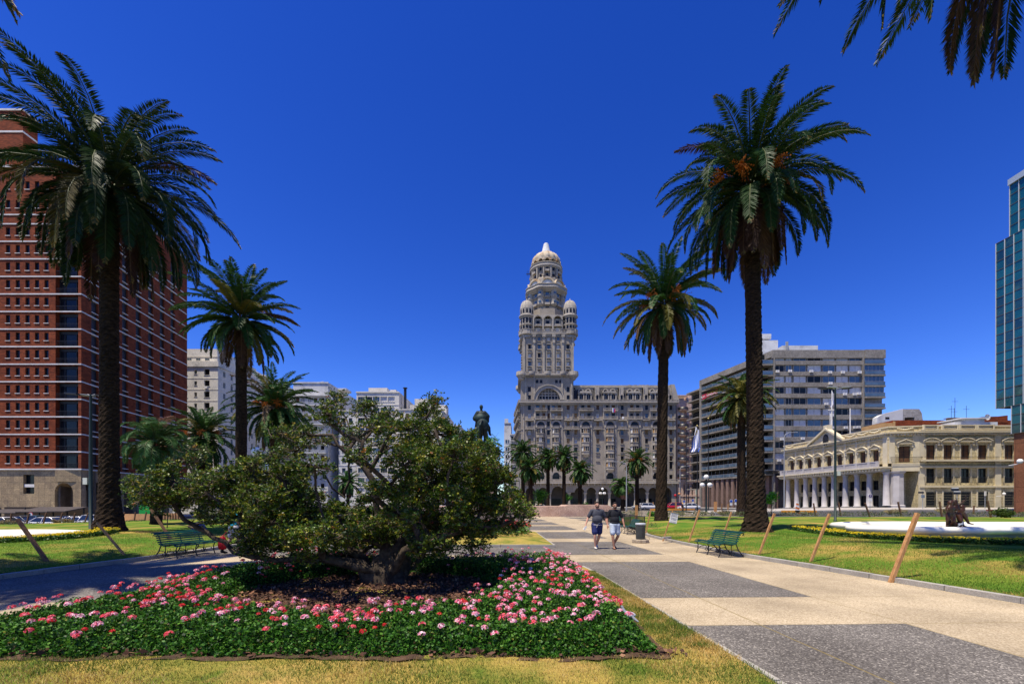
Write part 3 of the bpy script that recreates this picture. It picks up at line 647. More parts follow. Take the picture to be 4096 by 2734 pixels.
# ------------------------------------------------------------------ the gnarled tree
Y0=9.4
def pad(px,py,rx,ry,dy,dens=1.0): 
    Y=Y0+dy; k=Y/FPX; return (PX(px,Y),Y,PZ(py,Y),rx*k,ry*k,dens)
rs=random.Random(5)
raw=[(560,1945,70,45),(600,1985,80,45),(700,1930,100,75),(745,1845,75,32,.7),(800,1810,60,28,.4),(690,2010,95,55),(830,1985,130,80),(850,1900,80,40,.6),(960,1930,110,80),(1000,1880,70,45,.8),(850,2070,100,45,.5),(960,2050,120,70),(1040,1990,110,80),(1080,2090,130,70),(1140,1930,120,80),(1200,1990,110,80),(1230,2070,110,80),(965,2150,80,45,.7),(1060,2180,110,50),(1180,2170,110,70),(1280,2150,90,65),(1020,2215,60,28,.6),
 (1110,1830,95,45,.6),(1190,1800,95,40,.5),(1130,1745,80,38,.55),(1220,1735,80,35,.6),(1290,1765,75,35,.4),(1320,1690,90,40,.45),(1345,1610,75,38,.7),(1300,1640,60,35,.6),(1450,1640,90,40,.55),(1530,1665,85,42,.6),(1490,1720,100,45,.6),(1420,1760,90,38,.5),(1570,1720,80,40,.6),(1560,1790,100,40,.45),(1440,1830,90,40,.6),(1260,1870,80,40,.6),
 (1735,1615,45,32,.9),(1710,1660,80,45),(1640,1720,80,45,.9),(1740,1730,110,60),(1840,1770,90,50),(1690,1800,120,65),(1800,1840,130,80),(1920,1830,100,65),(1620,1860,110,65),(1720,1910,140,80),(1860,1930,140,85),(1980,1930,110,80),(1560,1940,110,65,.8),(1500,1990,100,60,.8),(1650,1990,130,70),(1790,2020,140,75),(1930,2030,120,75),(2040,2010,70,60),(2085,2060,50,38),(1600,2080,120,65),(1480,2080,110,60),(1380,2060,100,60),(1370,2150,100,60),(1470,2160,110,55),(1720,2100,130,65),(1850,2110,120,60),(1970,2110,90,48),(1580,2160,100,50),(1690,2180,90,50),(1790,2200,80,38,.8),(1330,2230,70,35,.8),(1420,2220,80,35,.8),(1230,2235,70,30,.7),(1560,2240,60,30,.5),(2060,2110,55,25,.6),(1640,2265,55,25,.5),(1900,2180,70,28,.6)]
pads=[]
for q in raw:
    px,py,rx,ry=q[:4]; dens=q[4] if len(q)>4 else 1
    w=1-abs(px-1350)/900; dy=rs.uniform(-1.9,2.0)*(w+.15); pads.append(pad(px,py,rx,ry,dy,dens))
    if dens>=1 and py>1780:   # depth behind
        pads.append(pad(px+rs.uniform(-30,30),py+rs.uniform(-10,25),rx*.9,ry*.9,dy+(1.3 if dy<0 else -1.3),.8))
tree=thing('gnarled_tree','low spreading gnarled tree with glossy small leaves in the flower bed','tree',(PX(1530,Y0),Y0,.08))
T0=Vector(tree.location)
nodes=[Vector((0,0,0))]; par=[-1]; plen=[0]
def addpath(i,target,wig=.12,seg=.32,curl=0):
    a=nodes[i]; L=(target-a).length; n=max(2,int(L/seg)); prev=i; off=Vector((0,0,0))
    side=Vector((rs.uniform(-1,1),rs.uniform(-1,1),rs.uniform(-.8,.8)))*L*wig
    for k in range(1,n+1):
        t=k/n; p=a.lerp(target,t)+side*math.sin(PI*t)+Vector((rs.uniform(-1,1),rs.uniform(-1,1),rs.uniform(-1,1)))*.045*(1 if k<n else 0)
        nodes.append(p); par.append(prev); plen.append(plen[prev]+(nodes[prev]-p).length); prev=len(nodes)-1
    return prev
def TP(px,py,dy): Y=Y0+dy; return Vector((PX(px,Y),Y,PZ(py,Y)))-T0
# the big visible limbs
mains=[]
def limb(pts,start=0):
    i=start
    for (px,py,dy) in pts: i=addpath(i,TP(px,py,dy),.05,.22)
    mains.append(i); return i
lA=limb([(1500,2280,-.1),(1420,2265,-.3),(1330,2240,-.4),(1240,2235,-.5),(1110,2240,-.4),(1000,2225,-.3),(900,2165,-.3),(800,2120,-.1),(700,2095,0)])
lB=limb([(1490,2270,.2),(1400,2230,.5),(1370,2120,.6),(1250,2060,.8),(1150,1960,.9),(1080,1900,.8)])
lC=limb([(1530,2240,.0),(1540,2150,.1),(1510,2040,.1),(1500,1930,0),(1450,1860,0),(1350,1780,-.1),(1330,1700,0),(1340,1640,0)])
lD=limb([(1590,2250,.1),(1610,2150,.2),(1650,2050,.2),(1720,1950,.3),(1780,1850,.3),(1740,1720,.2)])
lE=limb([(1580,2270,-.2),(1620,2200,-.5),(1720,2150,-.7),(1850,2120,-.6),(1960,2110,-.4),(2050,2080,-.2)])
lF=limb([(1600,2290,.4),(1700,2200,.9),(1820,2100,1.2),(1900,2000,1.2),(1980,1930,.9)])
lG=limb([(1380,1990,.2),(1300,1900,.1),(1200,1860,0),(1150,1780,.2)],start=len(nodes)//2)
pads.sort(key=lambda p:(Vector(p[:3])-T0).length)
ends=[]
for p in pads:
    c=Vector(p[:3])-T0; NP=np.array([tuple(v) for v in nodes]); PL=np.array(plen); d=np.linalg.norm(NP-np.array(tuple(c)),axis=1)+.22*PL+(NP[:,2]<.35)*.6
    i=int(np.argmin(d)); i=addpath(i,c,.12); ends.append((i,p))
leafP=[];tw=[];
for i,p in ends:
    c=Vector(p[:3])-T0; rx,rz,dens=p[3],p[4],p[5]; ry=max(rx*.8,rz)
    sub=[]
    for k in range(13):
        d=Vector((rs.gauss(0,1),rs.gauss(0,1),rs.gauss(0,1)+.35)).normalized(); q=c+Vector((d.x*rx,d.y*ry,d.z*rz))*rs.uniform(.45,.85)
        j=addpath(i,q,.15,.2); sub.append(j)
    n=int(490*dens*(rx*ry*rz)**.62/.2)
    for k in range(n):
        j=rs.choice(sub); b=nodes[j]; g_=.08; q=b+Vector((rs.gauss(0,g_),rs.gauss(0,g_),rs.gauss(.02,g_*.8)))
        leafP.append(tuple(q)); 
        if k%2==0: tw.append((b,q))
ch=[[] for _ in nodes]; rad=[0.0]*len(nodes)
for i,p in enumerate(par):
    if p>=0: ch[p].append(i)
for i in range(len(nodes)-1,-1,-1):
    s=sum(rad[c]**2.35 for c in ch[i]); rad[i]=max(.0065,s**(1/2.35))
mx=rad[0]; rad=[max(.0055,r*.17/mx) for r in rad]
mb=MB()
done=set()
def trace(i):
    stack=[i]
    while stack:
        s=stack.pop(); chain=[par[s],s] if par[s]>=0 else [s]; cur=s
        while ch[cur]:
            cs=sorted(ch[cur],key=lambda c:-rad[c]); stack.extend(cs[1:]); cur=cs[0]; chain.append(cur)
        if len(chain)>1:
            rr=[rad[k] for k in chain]; rr[0]=min(rr[0],rr[1]*1.25)
            mb.tube([nodes[k] for k in chain],rr,7 if max(rr)>.04 else 4,0,False,True)
trace(0)
mb.build('branches',M_bark,tree)
mb=MB()
for b,q in tw: mb.tube([b,(b+q)/2+Vector((rs.uniform(-.02,.02),)*3),q],[.005,.004,.0025],3,0,False)
mb.build('twigs',mat('pale_twig',(.16,.12,.08),(.26,.20,.14),9,.9),tree)
# trunk: a cluster of thick fused stems
pr=[('c',(-.05,0,-.15),.26,(-.08,0,.45),.15),('c',(-.1,-.05,-.1),.2,(-.42,-.12,.42),.12),('c',(-.42,-.12,.42),.12,TP(1330,2240,-.4),.085),('c',(.15,0,-.15),.24,(.22,0,.5),.14),('c',(.22,0,.5),.14,TP(1615,2150,.2),.1),
    ('c',(.02,.1,-.1),.22,(.05,.15,.6),.14),('c',(.3,.1,-.1),.17,(.42,.3,.45),.12),('c',(-.25,.15,-.1),.16,(-.5,.3,.5),.1),('c',(-.5,.3,.5),.1,(-.85,.4,.68),.085),('c',(.05,.05,.5),.13,TP(1540,2150,.1),.1),('c',(.1,-.15,-.15),.17,(.12,-.2,.25),.12),('e',(-.03,-.1,.33),(.17,.14,.15)),('e',(.27,-.05,.38),(.16,.14,.16)),
    ('c',(-.4,.05,-.1),.14,(-.2,.02,.2),.16),('c',(.5,-.05,-.12),.12,(.25,0,.15),.17),('c',(.1,.5,-.12),.12,(.05,.2,.2),.17)]
pr=[tuple([Vector(x) if isinstance(x,(tuple,Vector)) and len(x)==3 and k in(1,3) else x for k,x in enumerate(q)]) for q in pr]
blob('trunk',pr,.03,M_bark,tree,4)
LP=np.array(leafP); n0=len(LP); k=6
RP=np.repeat(LP,k,axis=0)+NR.normal(0,.012,(n0*k,3))
shade=np.repeat(NR.random(n0),k)
col=pick([(.04,.085,.007),(.075,.125,.008),(.135,.175,.010),(.22,.22,.013),(.018,.04,.005)],n0,[4,4,3,1.1,2.5]); col[NR.random(n0)<.007]=(.36,.13,.02); col[NR.random(n0)<.025]=(.30,.24,.03)
col=np.repeat(col,k,axis=0)*NR.uniform(.75,1.3,(n0*k,1))
V=leaf_quads(RP,NR.uniform(.034,.06,n0*k),.7,.6)
print('leaves',n0*k,'nodes',len(nodes))
M_glossleaf=mat('glossy_leaf',(.05,.1,.02),rough=.42,spec=.35,attr=1,trans=.2)
npmesh('crown',V,4,M_glossleaf,tree,col)
# feathery bright green sapling growing behind the tree in front of the statue
sp=thing('jacaranda_sapling','feathery bright green sapling sticking up before the rider statue','tree',(PX(1890,12.3),12.3,.1))
mb=MB(); VV=[];CC=[]
def JP(px,py): return Vector((PX(px,12.3),12.3,PZ(py,12.3)))-Vector(sp.location)
mb.tube([(0,0,0),JP(1880,2000),JP(1890,1880),JP(1905,1800)],[.03,.025,.018,.012],5)
for (a,b,c) in [((1920,1800),(1895,1740),(1858,1700)),((1920,1800),(1880,1720),(1850,1725)),((1925,1800),(1960,1770),(1995,1730)),((1920,1800),(1950,1760),(1990,1752)),((1925,1810),(1945,1785),(1975,1765)),((1900,1850),(1860,1790),(1790,1660)),((1860,1790),(1840,1760),(1800,1720)),((1840,1800),(1800,1700),(1770,1690))]:
    A,B,D=JP(*a),JP(*b),JP(*c); B.y+=rs.uniform(-.4,.4); D.y+=rs.uniform(-.5,.5); mb.tube([A,B,D],[.006,.004,.002],4)
    for i in range(20):
        t=.25+.75*i/26; P=A.lerp(B,t*2) if t<.5 else B.lerp(D,t*2-1); T=(D-B).normalized()
        for sg in (-1,1):
            v=(T.cross(Vector((0,rs.uniform(-1,1),rs.uniform(-1,1)))).normalized()*sg+T*.5+Vector((0,0,-.3))).normalized()*.14
            for q in range(8):
                x=P+v*(q/7)+Vector((0,0,-.02*q/7)); w=v.cross(Vector((0,1,0))).normalized()*.022; VV+= [x,x+w+v*.05,x+v*.1,x-w+v*.05]; CC.append((.07,.24,.02))
mb.build('trunk',M_bark,sp); CC=np.array(CC)*NR.uniform(.6,1.3,(len(CC),1))
npmesh('crown',[tuple(v) for v in VV],4,M_leafcol,sp,CC)
# ------------------------------------------------------------------ buildings
M_frw=mat('window_frame_pale',(.42,.40,.35),rough=.6); M_frd=mat('window_frame_dark',(.03,.028,.026),rough=.5)
M_blind=mat('white_blind',(.50,.50,.50),(.66,.66,.64),.7,.6); M_shut=mat('brown_shutter',(.10,.05,.025),(.22,.11,.05),1.1,.7)
M_ochre=mat('ochre_blind',(.30,.17,.07),(.45,.28,.12),.9,.7); M_slate=mat('slate_roof',(.03,.03,.034),(.055,.053,.055),2,.75,fine=6)
PANE={'dk':M_glassdk,'bl':M_glassbl,'wh':M_blind,'sh':M_shut,'oc':M_ochre}
class Bld:
    def __init__(s,name,label,cat,loc,group=None):
        s.t=thing(name,label,cat,loc,0,group); s.L=Vector(loc); s.off=-s.L; s.n={}; s.rest={}; s.cache={}
    def part(s,name,mb,mats,label=None):
        o=mb.build(name,mats,s.t,s.off)
        if label: o['label']=label
        return o
    def win(s,F,u,z,w,h,kind='dk',d=-.25,fr=None,mull=1,sill=.12,bars=0,name='window'):
        key=(round(w,2),round(h,2),kind,mull,bars,sill,name); fr=fr or M_frd
        def geo():
            m=MB(); f=.055 if w<1.2 else .08
            m.quad((-w/2,.02,0),(w/2,.02,0),(w/2,.02,h),(-w/2,.02,h),0)
            for a,b,c,e in ((-w/2,-w/2+f,0,h),(w/2-f,w/2,0,h),(-w/2+f,w/2-f,0,f),(-w/2+f,w/2-f,h-f,h)): m.box(a,b,-.04,.015,c,e,1)
            for k in range(mull):
                x=-w/2+w*(k+1)/(mull+1); m.box(x-f*.45,x+f*.45,-.03,.012,f,h-f,1)
            for k in range(bars):
                zz=h*(k+1)/(bars+1); m.box(-w/2+f,w/2-f,-.025,.010,zz-f*.35,zz+f*.35,1)
            if sill: m.box(-w/2-.06,w/2+.06,d-.08-0,-d*0-.045,-.09,-.005,2) if False else m.box(-w/2-.08,w/2+.08,-abs(d)-.10,-.05,-.10,-.004,2)
            return m
        k=s.n.get(name,0)
        if k<100:
            if key not in s.cache: s.cache[key]=geo().mesh(name,[PANE[kind],fr,s.sillm])
            p=F.P(u,d,z); relink(s.cache[key],name,s.t,(p[0]-s.L.x,p[1]-s.L.y,p[2]-s.L.z),(0,0,F.ang))
        else:
            g=geo(); R_=s.rest.setdefault(name,MB()); order=['dk','bl','wh','sh','oc']; cm=[order.index(kind),5,6]
            vs=[F.P(u+x,d-y,z+zz) for x,y,zz in g.v]; b=len(R_.v); R_.v.extend(vs)
            for f,mi in zip(g.f,g.m): R_.f.append([b+i for i in f]); R_.m.append(cm[mi]); R_.s.append(False)
        s.n[name]=k+1
    sillm=None
    def finish(s,fr=None):
        for name,m in s.rest.items():
            o=s.part(name,m,[PANE[k] for k in ('dk','bl','wh','sh','oc')]+[fr or M_frd,s.sillm]); o['kind']='stuff'
def block(name,label,px0,px1,pyt,Y,depth,m,zb=-1.4,cat='building',rows=None,cols=None,ww=1.2,wh=1.5,kinds=('dk','bl','wh'),bands=None,seed=1,side=None,balc=None,sill=None,trim=None,parapet=.6,fr=None,mull=1,roofbox=(),sidewin=0,group=None):
    """frontal block of flats: facade with recessed windows, floor bands, side walls, flat roof with parapet"""
    rs=random.Random(seed); x0,x1=PX(px0,Y),PX(px1,Y); zt=PZ(pyt,Y); b=Bld(name,label,cat,(x0,Y,zb),group); b.sillm=sill or m; trim=trim or m
    F=Fr(x0,Y,dx=1,dy=0); L=x1-x0; ops=[]; mb=MB()
    zr=[PZ(p,Y) for p in rows]; us=[PX(p,Y)-x0 for p in cols]
    for z in zr:
        for u in us:
            if u+ww/2<L-.1 and u-ww/2>.1: ops.append((u-ww/2,u+ww/2,z-wh/2,z+wh/2))
    mb.wall(F,0,L,zb,zt,ops,0,.3)
    q=[(x1,Y),(x1+depth*.03,Y+depth),(x0-depth*.03,Y+depth),(x0,Y)]
    if sidewin:
        for A,B in ((q[0],q[1]),):
            S=Fr(A[0],A[1],tx=B[0],ty=B[1]); so=[]
            for z in zr:
                for k in range(sidewin): u=S.L*(k+.7)/(sidewin+.4); so.append((u-.5,u+.5,z-wh/2,z+wh/2))
            mb.wall(S,0,S.L,zb,zt,so,0,.3)
            for o in so: b.win(S,(o[0]+o[1])/2,o[2],1.0,wh,rs.choice(kinds),-.28,fr,mull)
    else: mb.quad((q[0][0],q[0][1],zb),(q[1][0],q[1][1],zb),(q[1][0],q[1][1],zt),(q[0][0],q[0][1],zt))
    mb.quad((q[1][0],q[1][1],zb),(q[2][0],q[2][1],zb),(q[2][0],q[2][1],zt),(q[1][0],q[1][1],zt)); mb.quad((q[2][0],q[2][1],zb),(q[3][0],q[3][1],zb),(q[3][0],q[3][1],zt),(q[2][0],q[2][1],zt))
    b.part('wall',mb,m); rf=MB(); rf.quad((x0,Y,zt-parapet),(x1,Y,zt-parapet),(q[1][0],q[1][1],zt-parapet),(q[2][0],q[2][1],zt-parapet)); b.part('roof',rf,M_side)
    t=MB(); t.fbox(F,-.15,L+.15,.002,.22,zt-.35,zt+.06)
    for p in (bands or []):
        z=PZ(p,Y); t.fbox(F,-.003,L+.003,.002,.10,z-.12,z+.12)
    b.part('cornice',t,trim)
    for o in ops: b.win(F,(o[0]+o[1])/2,o[2],ww,wh,rs.choice(kinds),-.28,fr,mull)
    if balc:
        for (pa,pb,py) in balc:
            k=MB(); ua,ub=PX(pa,Y)-x0,PX(pb,Y)-x0; z=PZ(py,Y); k.fbox(F,ua,ub,.003,1.1,z-.18,z); k.fbox(F,ua,ub,1.0,1.1,z,z+.12); k.fbox(F,ua,ub,1.03,1.08,z+.92,z+1.0)
            n=max(3,int((ub-ua)/.35)); 
            for i in range(n+1): u=lerp(ua+.04,ub-.04,i/n); k.fbox(F,u-.02,u+.02,1.04,1.07,z+.12,z+.92)
            b.part('balcony',k,[trim])
    for (pa,pb,pt,dd) in roofbox:
        k=MB(); k.box(PX(pa,Y),PX(pb,Y),Y+dd,Y+dd+5,zt-parapet,PZ(pt,Y)); b.part('roof_house',k,trim)
    b.finish(fr); return b
# ---- red brick tower
def brickmat(name,c1,c2,c3):
    m=mat(name,c1,c2,.45,.85,.2,bump=.25,bscale=9,fine=0); n=m.node_tree.nodes; l=m.node_tree.links; b=n['Principled BSDF']
    src=b.inputs['Base Color'].links[0].from_socket
    tc=[q for q in n if q.type=='TEX_COORD'][0]; sp=n.new('ShaderNodeSeparateXYZ'); cb=n.new('ShaderNodeCombineXYZ'); ad=n.new('ShaderNodeMath'); l.new(tc.outputs['Object'],sp.inputs[0])
    l.new(sp.outputs[0],ad.inputs[0]); l.new(sp.outputs[1],ad.inputs[1]); l.new(ad.outputs[0],cb.inputs[0]); l.new(sp.outputs[2],cb.inputs[1])
    br=n.new('ShaderNodeTexBrick'); br.inputs['Scale'].default_value=1; br.inputs['Brick Width'].default_value=.5; br.inputs['Row Height'].default_value=.17; br.inputs['Mortar Size'].default_value=.012
    br.inputs['Color1'].default_value=(1.25,1.15,1.1,1); br.inputs['Color2'].default_value=(.62,.6,.6,1); br.inputs['Mortar'].default_value=(.8,.8,.8,1); l.new(cb.outputs[0],br.inputs[0])
    x=n.new('ShaderNodeMix'); x.data_type='RGBA'; x.blend_type='MULTIPLY'; x.inputs[0].default_value=1; l.new(src,x.inputs[6]); l.new(br.outputs[0],x.inputs[7]); l.new(x.outputs[2],b.inputs['Base Color']); return m
M_brick=brickmat('red_brick',(.175,.040,.014),(.25,.062,.021),None)
M_band=mat('white_band',(.60,.57,.50),(.74,.71,.65),1,.7)
def slabmat(name,c1,c2,w,h,mort=(.55,.55,.55)):
    m=mat(name,c1,c2,.5,.8,.25,fine=9,c3=tuple(x*1.25 for x in c1),s3=.9); n=m.node_tree.nodes; l=m.node_tree.links; b=n['Principled BSDF']
    src=b.inputs['Base Color'].links[0].from_socket; tc=[q for q in n if q.type=='TEX_COORD'][0]
    sp=n.new('ShaderNodeSeparateXYZ'); cb=n.new('ShaderNodeCombineXYZ'); ad=n.new('ShaderNodeMath'); l.new(tc.outputs['Object'],sp.inputs[0])
    l.new(sp.outputs[0],ad.inputs[0]); l.new(sp.outputs[1],ad.inputs[1]); l.new(ad.outputs[0],cb.inputs[0]); l.new(sp.outputs[2],cb.inputs[1])
    br=n.new('ShaderNodeTexBrick'); br.offset=0; br.inputs['Scale'].default_value=1; br.inputs['Brick Width'].default_value=w; br.inputs['Row Height'].default_value=h; br.inputs['Mortar Size'].default_value=.02
    br.inputs['Color1'].default_value=(1.2,1.1,.95,1); br.inputs['Color2'].default_value=(.88,.82,.74,1); br.inputs['Mortar'].default_value=(*mort,1); l.new(cb.outputs[0],br.inputs[0])
    x=n.new('ShaderNodeMix'); x.data_type='RGBA'; x.blend_type='MULTIPLY'; x.inputs[0].default_value=1; l.new(src,x.inputs[6]); l.new(br.outputs[0],x.inputs[7]); l.new(x.outputs[2],b.inputs['Base Color']); return m
M_trav=slabmat('travertine_slabs',(.34,.27,.165),(.24,.19,.13),1.05,1.05)
b=Bld('brick_tower','tall red brick office tower with white floor bands on a stone base','building',(-72.9,77,-1.5)); b.sillm=M_band
FA=Fr(-112,77,tx=-72.9,ty=77); FB=Fr(-72.9,77,tx=-76.4,ty=107); LA=FA.L
def za(py): return PZ(py,77)
ZC=za(1876); step=70*77/FPX; bands=[ZC+step*k for k in range(15)]; ZB2=za(859); ZT=za(668)
opA=[];uc=[]
for g in range(4):
    for p in (32,71,110,148,186): uc.append(PX(p,77)+112-g*11.55)
uc=[u for u in uc if u>1]
rowsA=[ZC+step*k-0+step*.58-.0 for k in range(14)]+[za(816),za(741)]
for z in rowsA:
    for u in uc: opA.append((u-.36,u+.36,z-.68,z+.68))
U0,U1=PX(222,77)+112,PX(313,77)+112
dark=[(U0,U1,bands[k]+.12,bands[k+1]-.12) for k in range(14)]+[(U0,U1,ZB2+.12,za(700))]
W_=MB(); W_.wall(FA,0,LA,ZC,ZT,opA+dark,0,.9)
colsB=[2.85+3.65*k for k in range(7)]
opB=[(u-.72,u+.72,ZC+.3,ZT-3.2) for u in colsB]
W_.wall(FB,0,FB.L,ZC,ZT,opB,0,.35)
W_.quad((-76.4,107,ZC),(-112,107,ZC),(-112,107,ZT),(-76.4,107,ZT))
b.part('wall',W_,M_brick)
r_=MB(); r_.quad((-112,77,ZT-.5),(-72.9,77,ZT-.5),(-76.4,107,ZT-.5),(-112,107,ZT-.5)); r_.fbox(FA,0,LA+.1,-.1,.14,ZT-.1,ZT+.28); r_.fbox(FB,-.1,FB.L,-.1,.14,ZT-.1,ZT+.28); b.part('roof',r_,M_band)
bn=MB()
for z in bands[1:]+[ZB2]:
    bn.fbox(FA,0,LA+.09,-.8,.09,z-.1,z+.1); bn.fbox(FB,.0,FB.L,-.3,.09,z-.1,z+.1)
bn.fbox(FA,0,LA+.3,-.3,.3,ZC-.1,ZC+.12); bn.fbox(FB,0,FB.L,-.3,.3,ZC-.1,ZC+.12); b.part('floor_band',bn,M_band)
for o in opA: b.win(FA,(o[0]+o[1])/2,o[2],o[1]-o[0],o[3]-o[2],'dk',-.22,M_frd,0,.1)
for o in dark:
    g=MB(); a,c,z0,z1=o
    g.fbox(FA,a,c,-.86,-.80,z0,z1,0); 
    for u,w in ((a+.02,.16),(a+.9,.1),(c-1.0,.1),(c-.18,.16)): g.fbox(FA,u,u+w,-.79,-.68,z0,z1,1)
    g.fbox(FA,a,c,-.79,-.66,z1-.5,z1,1)
    g.fbox(FA,a,c,-.12,-.07,z0+.85,z0+.9,1)
    for k in range(18): u=lerp(a,c,(k+.5)/18); g.fbox(FA,u-.012,u+.012,-.11,-.085,z0,z0+.85,1)
    b.part('balcony_window',g,[M_glassdk,M_frd])
for u in colsB:
    for k in range(17):
        z=ZC+step*k+.35; 
        if z+1.6>ZT-3.2: break
        b.win(FB,u,z+.55,1.36,1.55,'bl' if (k*7+int(u))%3 else 'dk',-.3,M_frd,0,.1,name='side_window')
sp_=MB()
for u in colsB: sp_.fbox(FB,u-.72,u+.72,-.34,-.31,ZC+.3,ZT-3.2)
b.part('spandrel',sp_,mat('dark_spandrel',(.025,.027,.034),rough=.5))
# stone base with the arched doorway and a window, colonnade along the side
s_=MB(); zb=-1.5; ua=PX(256,77)+112; ra=1.55; zs=za(1967); uw0,uw1=PX(94,77)+112,PX(138,77)+112
s_.wall(FA,0,ua-ra-.4,zb,ZC-.1,[(uw0,uw1,za(1973),za(1897))],.04,.5)
s_.wall(FA,ua+ra+.01,LA,zb,ZC-.1,[],.04); s_.fbox(FA,ua-ra-.4,ua-ra,-.5,.04,zb,zs); s_.arch(FA,ua,ra,zs,ua-ra-.4,ua+ra+.01,ZC-.1,.04,0,14,2.5)
s_.quad(FA.P(ua+ra,.04,zb),FA.P(ua+ra,-2.5,zb),FA.P(ua+ra,-2.5,zs),FA.P(ua+ra,.04,zs)); s_.quad(FA.P(ua-ra,-.5,zb),FA.P(ua-ra,-2.5,zb),FA.P(ua-ra,-2.5,zs),FA.P(ua-ra,-.5,zs))
s_.fbox(FB,0,FB.L,-4,.04,za(1925),ZC-.1); 
for k in range(7): s_.fbox(FB,.0+k*4.5,.9+k*4.5,-.8,.02,zb,za(1925))
b.part('stone_base',s_,M_trav)
i_=MB(); i_.fbox(FA,ua-3,ua+3,-2.62,-2.52,zb,ZC-.3,0); i_.fbox(FA,uw0-.1,uw1+.1,-.7,-.55,za(1973)-.1,za(1897)+.1,1); i_.fbox(FA,uw0,uw1,-.5,-.1,za(1947),za(1935),2); i_.fbox(FB,.9,FB.L,-4.2,-3.9,zb,za(1925),0)
i_.fbox(FA,ua+.4,ua+1.5,-2.5,-2.45,za(1997),za(1951),1); b.part('recess',i_,[mat('brown_recess',(.10,.075,.055),(.15,.12,.09),1,.8),M_glassdk,M_band])
t2=MB(); XT=PX(92,80); zt2=PZ(443,80); F2=Fr(-118,80,tx=XT,ty=80); t2.fbox(F2,0,F2.L,-2.5,0,ZT-.4,zt2)
b.part('roof_tower',t2,M_brick); t3=MB(); t3.fbox(F2,-.1,F2.L+.1,-2.6,.12,zt2,zt2+.3); t3.fbox(F2,0,F2.L+.05,-2.4,.08,PZ(527,80)-.15,PZ(527,80)+.15); b.part('roof_band',t3,M_band)
b.finish()
# ---- white flats behind it
M_cream=mat('cream_render',(.68,.64,.54),(.78,.74,.64),.5,.85,fine=5,c3=(.52,.50,.44),s3=.25)
M_whr=mat('white_render',(.56,.56,.54),(.68,.68,.66),.4,.85,c3=(.42,.42,.41),s3=.3)
M_conc=mat('concrete',(.20,.18,.15),(.29,.265,.225),.35,.9,bump=.15,bscale=14,fine=3)
Yb=124
b=Bld('apartment_building','cream white block of flats with stepped top right of the brick tower','building',(PX(700,Yb),Yb,-1.4)); b.sillm=M_cream
F=Fr(PX(690,Yb),Yb,tx=PX(872,Yb),ty=Yb); S=Fr(PX(872,Yb),Yb,tx=PX(872,Yb)+.9,ty=Yb+27); zt=PZ(1446,Yb); rowz=[PZ(1487+44.6*k,Yb) for k in range(12)]
op=[]
for z in rowz:
    for p,w,h in ((738,1.5,1.6),(782,.75,1.1),(827,1.5,1.6)): u=F.up(p); op.append((u-w/2,u+w/2,z-h/2,z+h/2))
m1=MB(); m1.wall(F,0,F.L,-1.4,zt,op,0,.5); so=[]
for z in rowz:
    for k in range(8): u=2.6+3.2*k; so.append((u-.5,u+.5,z-.75,z+.75))
m1.wall(S,0,S.L,-1.4,zt,so,0,.3)
for o in op: b.win(F,(o[0]+o[1])/2,o[2],o[1]-o[0],o[3]-o[2],'dk',-.45,M_frd,0,.1)
for o in so: b.win(S,(o[0]+o[1])/2,o[2],1.0,1.5,'bl',-.25,M_frw,1,.1)
m1.fbox(F,F.L-14,F.up(860),-20,-1.0,zt-.2,PZ(1390,Yb)); b.part('wall',m1,M_cream)
m2=MB(); m2.fbox(F,0,F.L+.3,-1,.3,PZ(1466,Yb),zt+.1); m2.fbox(S,-.3,S.L,-1,.3,PZ(1466,Yb),zt+.1); m2.fbox(F,F.L-14,F.up(860)+.15,-20,-.9,PZ(1421,Yb)-.1,PZ(1421,Yb)+.1)
for k in range(12): z=PZ(1513+44.6*k,Yb); m2.fbox(F,0,F.L+.06,.003,.06,z-.06,z+.06); m2.fbox(S,0,S.L,.003,.06,z-.06,z+.06)
b.part('cornice',m2,M_cream)
for p in (747,783,819): b.win(Fr(PX(690,Yb),Yb+1,dx=1,dy=0),F.up(p),PZ(1437,Yb),1.2,.75,'bl',.03,M_frw,1,0,name='top_window')
for (p,y) in ((826,1549),(738,1550),(738,1637)):
    a=MB(); u=F.up(p); a.fbox(F,u-.4,u+.4,.02,.35,PZ(y,Yb)-.3,PZ(y,Yb)+.3); b.part('air_conditioner',a,M_white)
b.finish()
rowsx=lambda a,st,n:[a+st*k for k in range(n)]
block('apartment_building','pale flats with glass roof terrace behind the slim trunked palm',985,1062,1500,145,22,M_cream,rows=rowsx(1530,40,11),cols=[1000,1022,1045],bands=rowsx(1550,40,10),seed=2,kinds=('bl','wh','dk'),roofbox=[(985,1015,1478,2)],sidewin=4)
block('apartment_building','white flats with brick red recessed balconies behind the gnarled tree',1173,1312,1528,150,26,M_whr,rows=rowsx(1600,38,10),cols=[1190,1213,1240,1262,1290],bands=rowsx(1583,38,11),seed=3,kinds=('sh','dk','wh'),
      balc=[(1175,1308,1583+38*k) for k in range(9)],roofbox=[(1262,1275,1512,4),(1300,1350,1527,8)],sidewin=0)
block('apartment_building','grey white flats with wide ribbon windows and a roof penthouse',1426,1596,1566,150,20,M_conc if 0 else M_cream,rows=[1596]+rowsx(1640,40,9),cols=[1445,1475,1505,1535,1565],ww=2.2,wh=1.7,bands=rowsx(1618,40,10),seed=4,kinds=('bl','bl','dk','wh'),mull=2,
      roofbox=[(1455,1532,1535,5),(1548,1572,1546,4)],fr=M_frw)
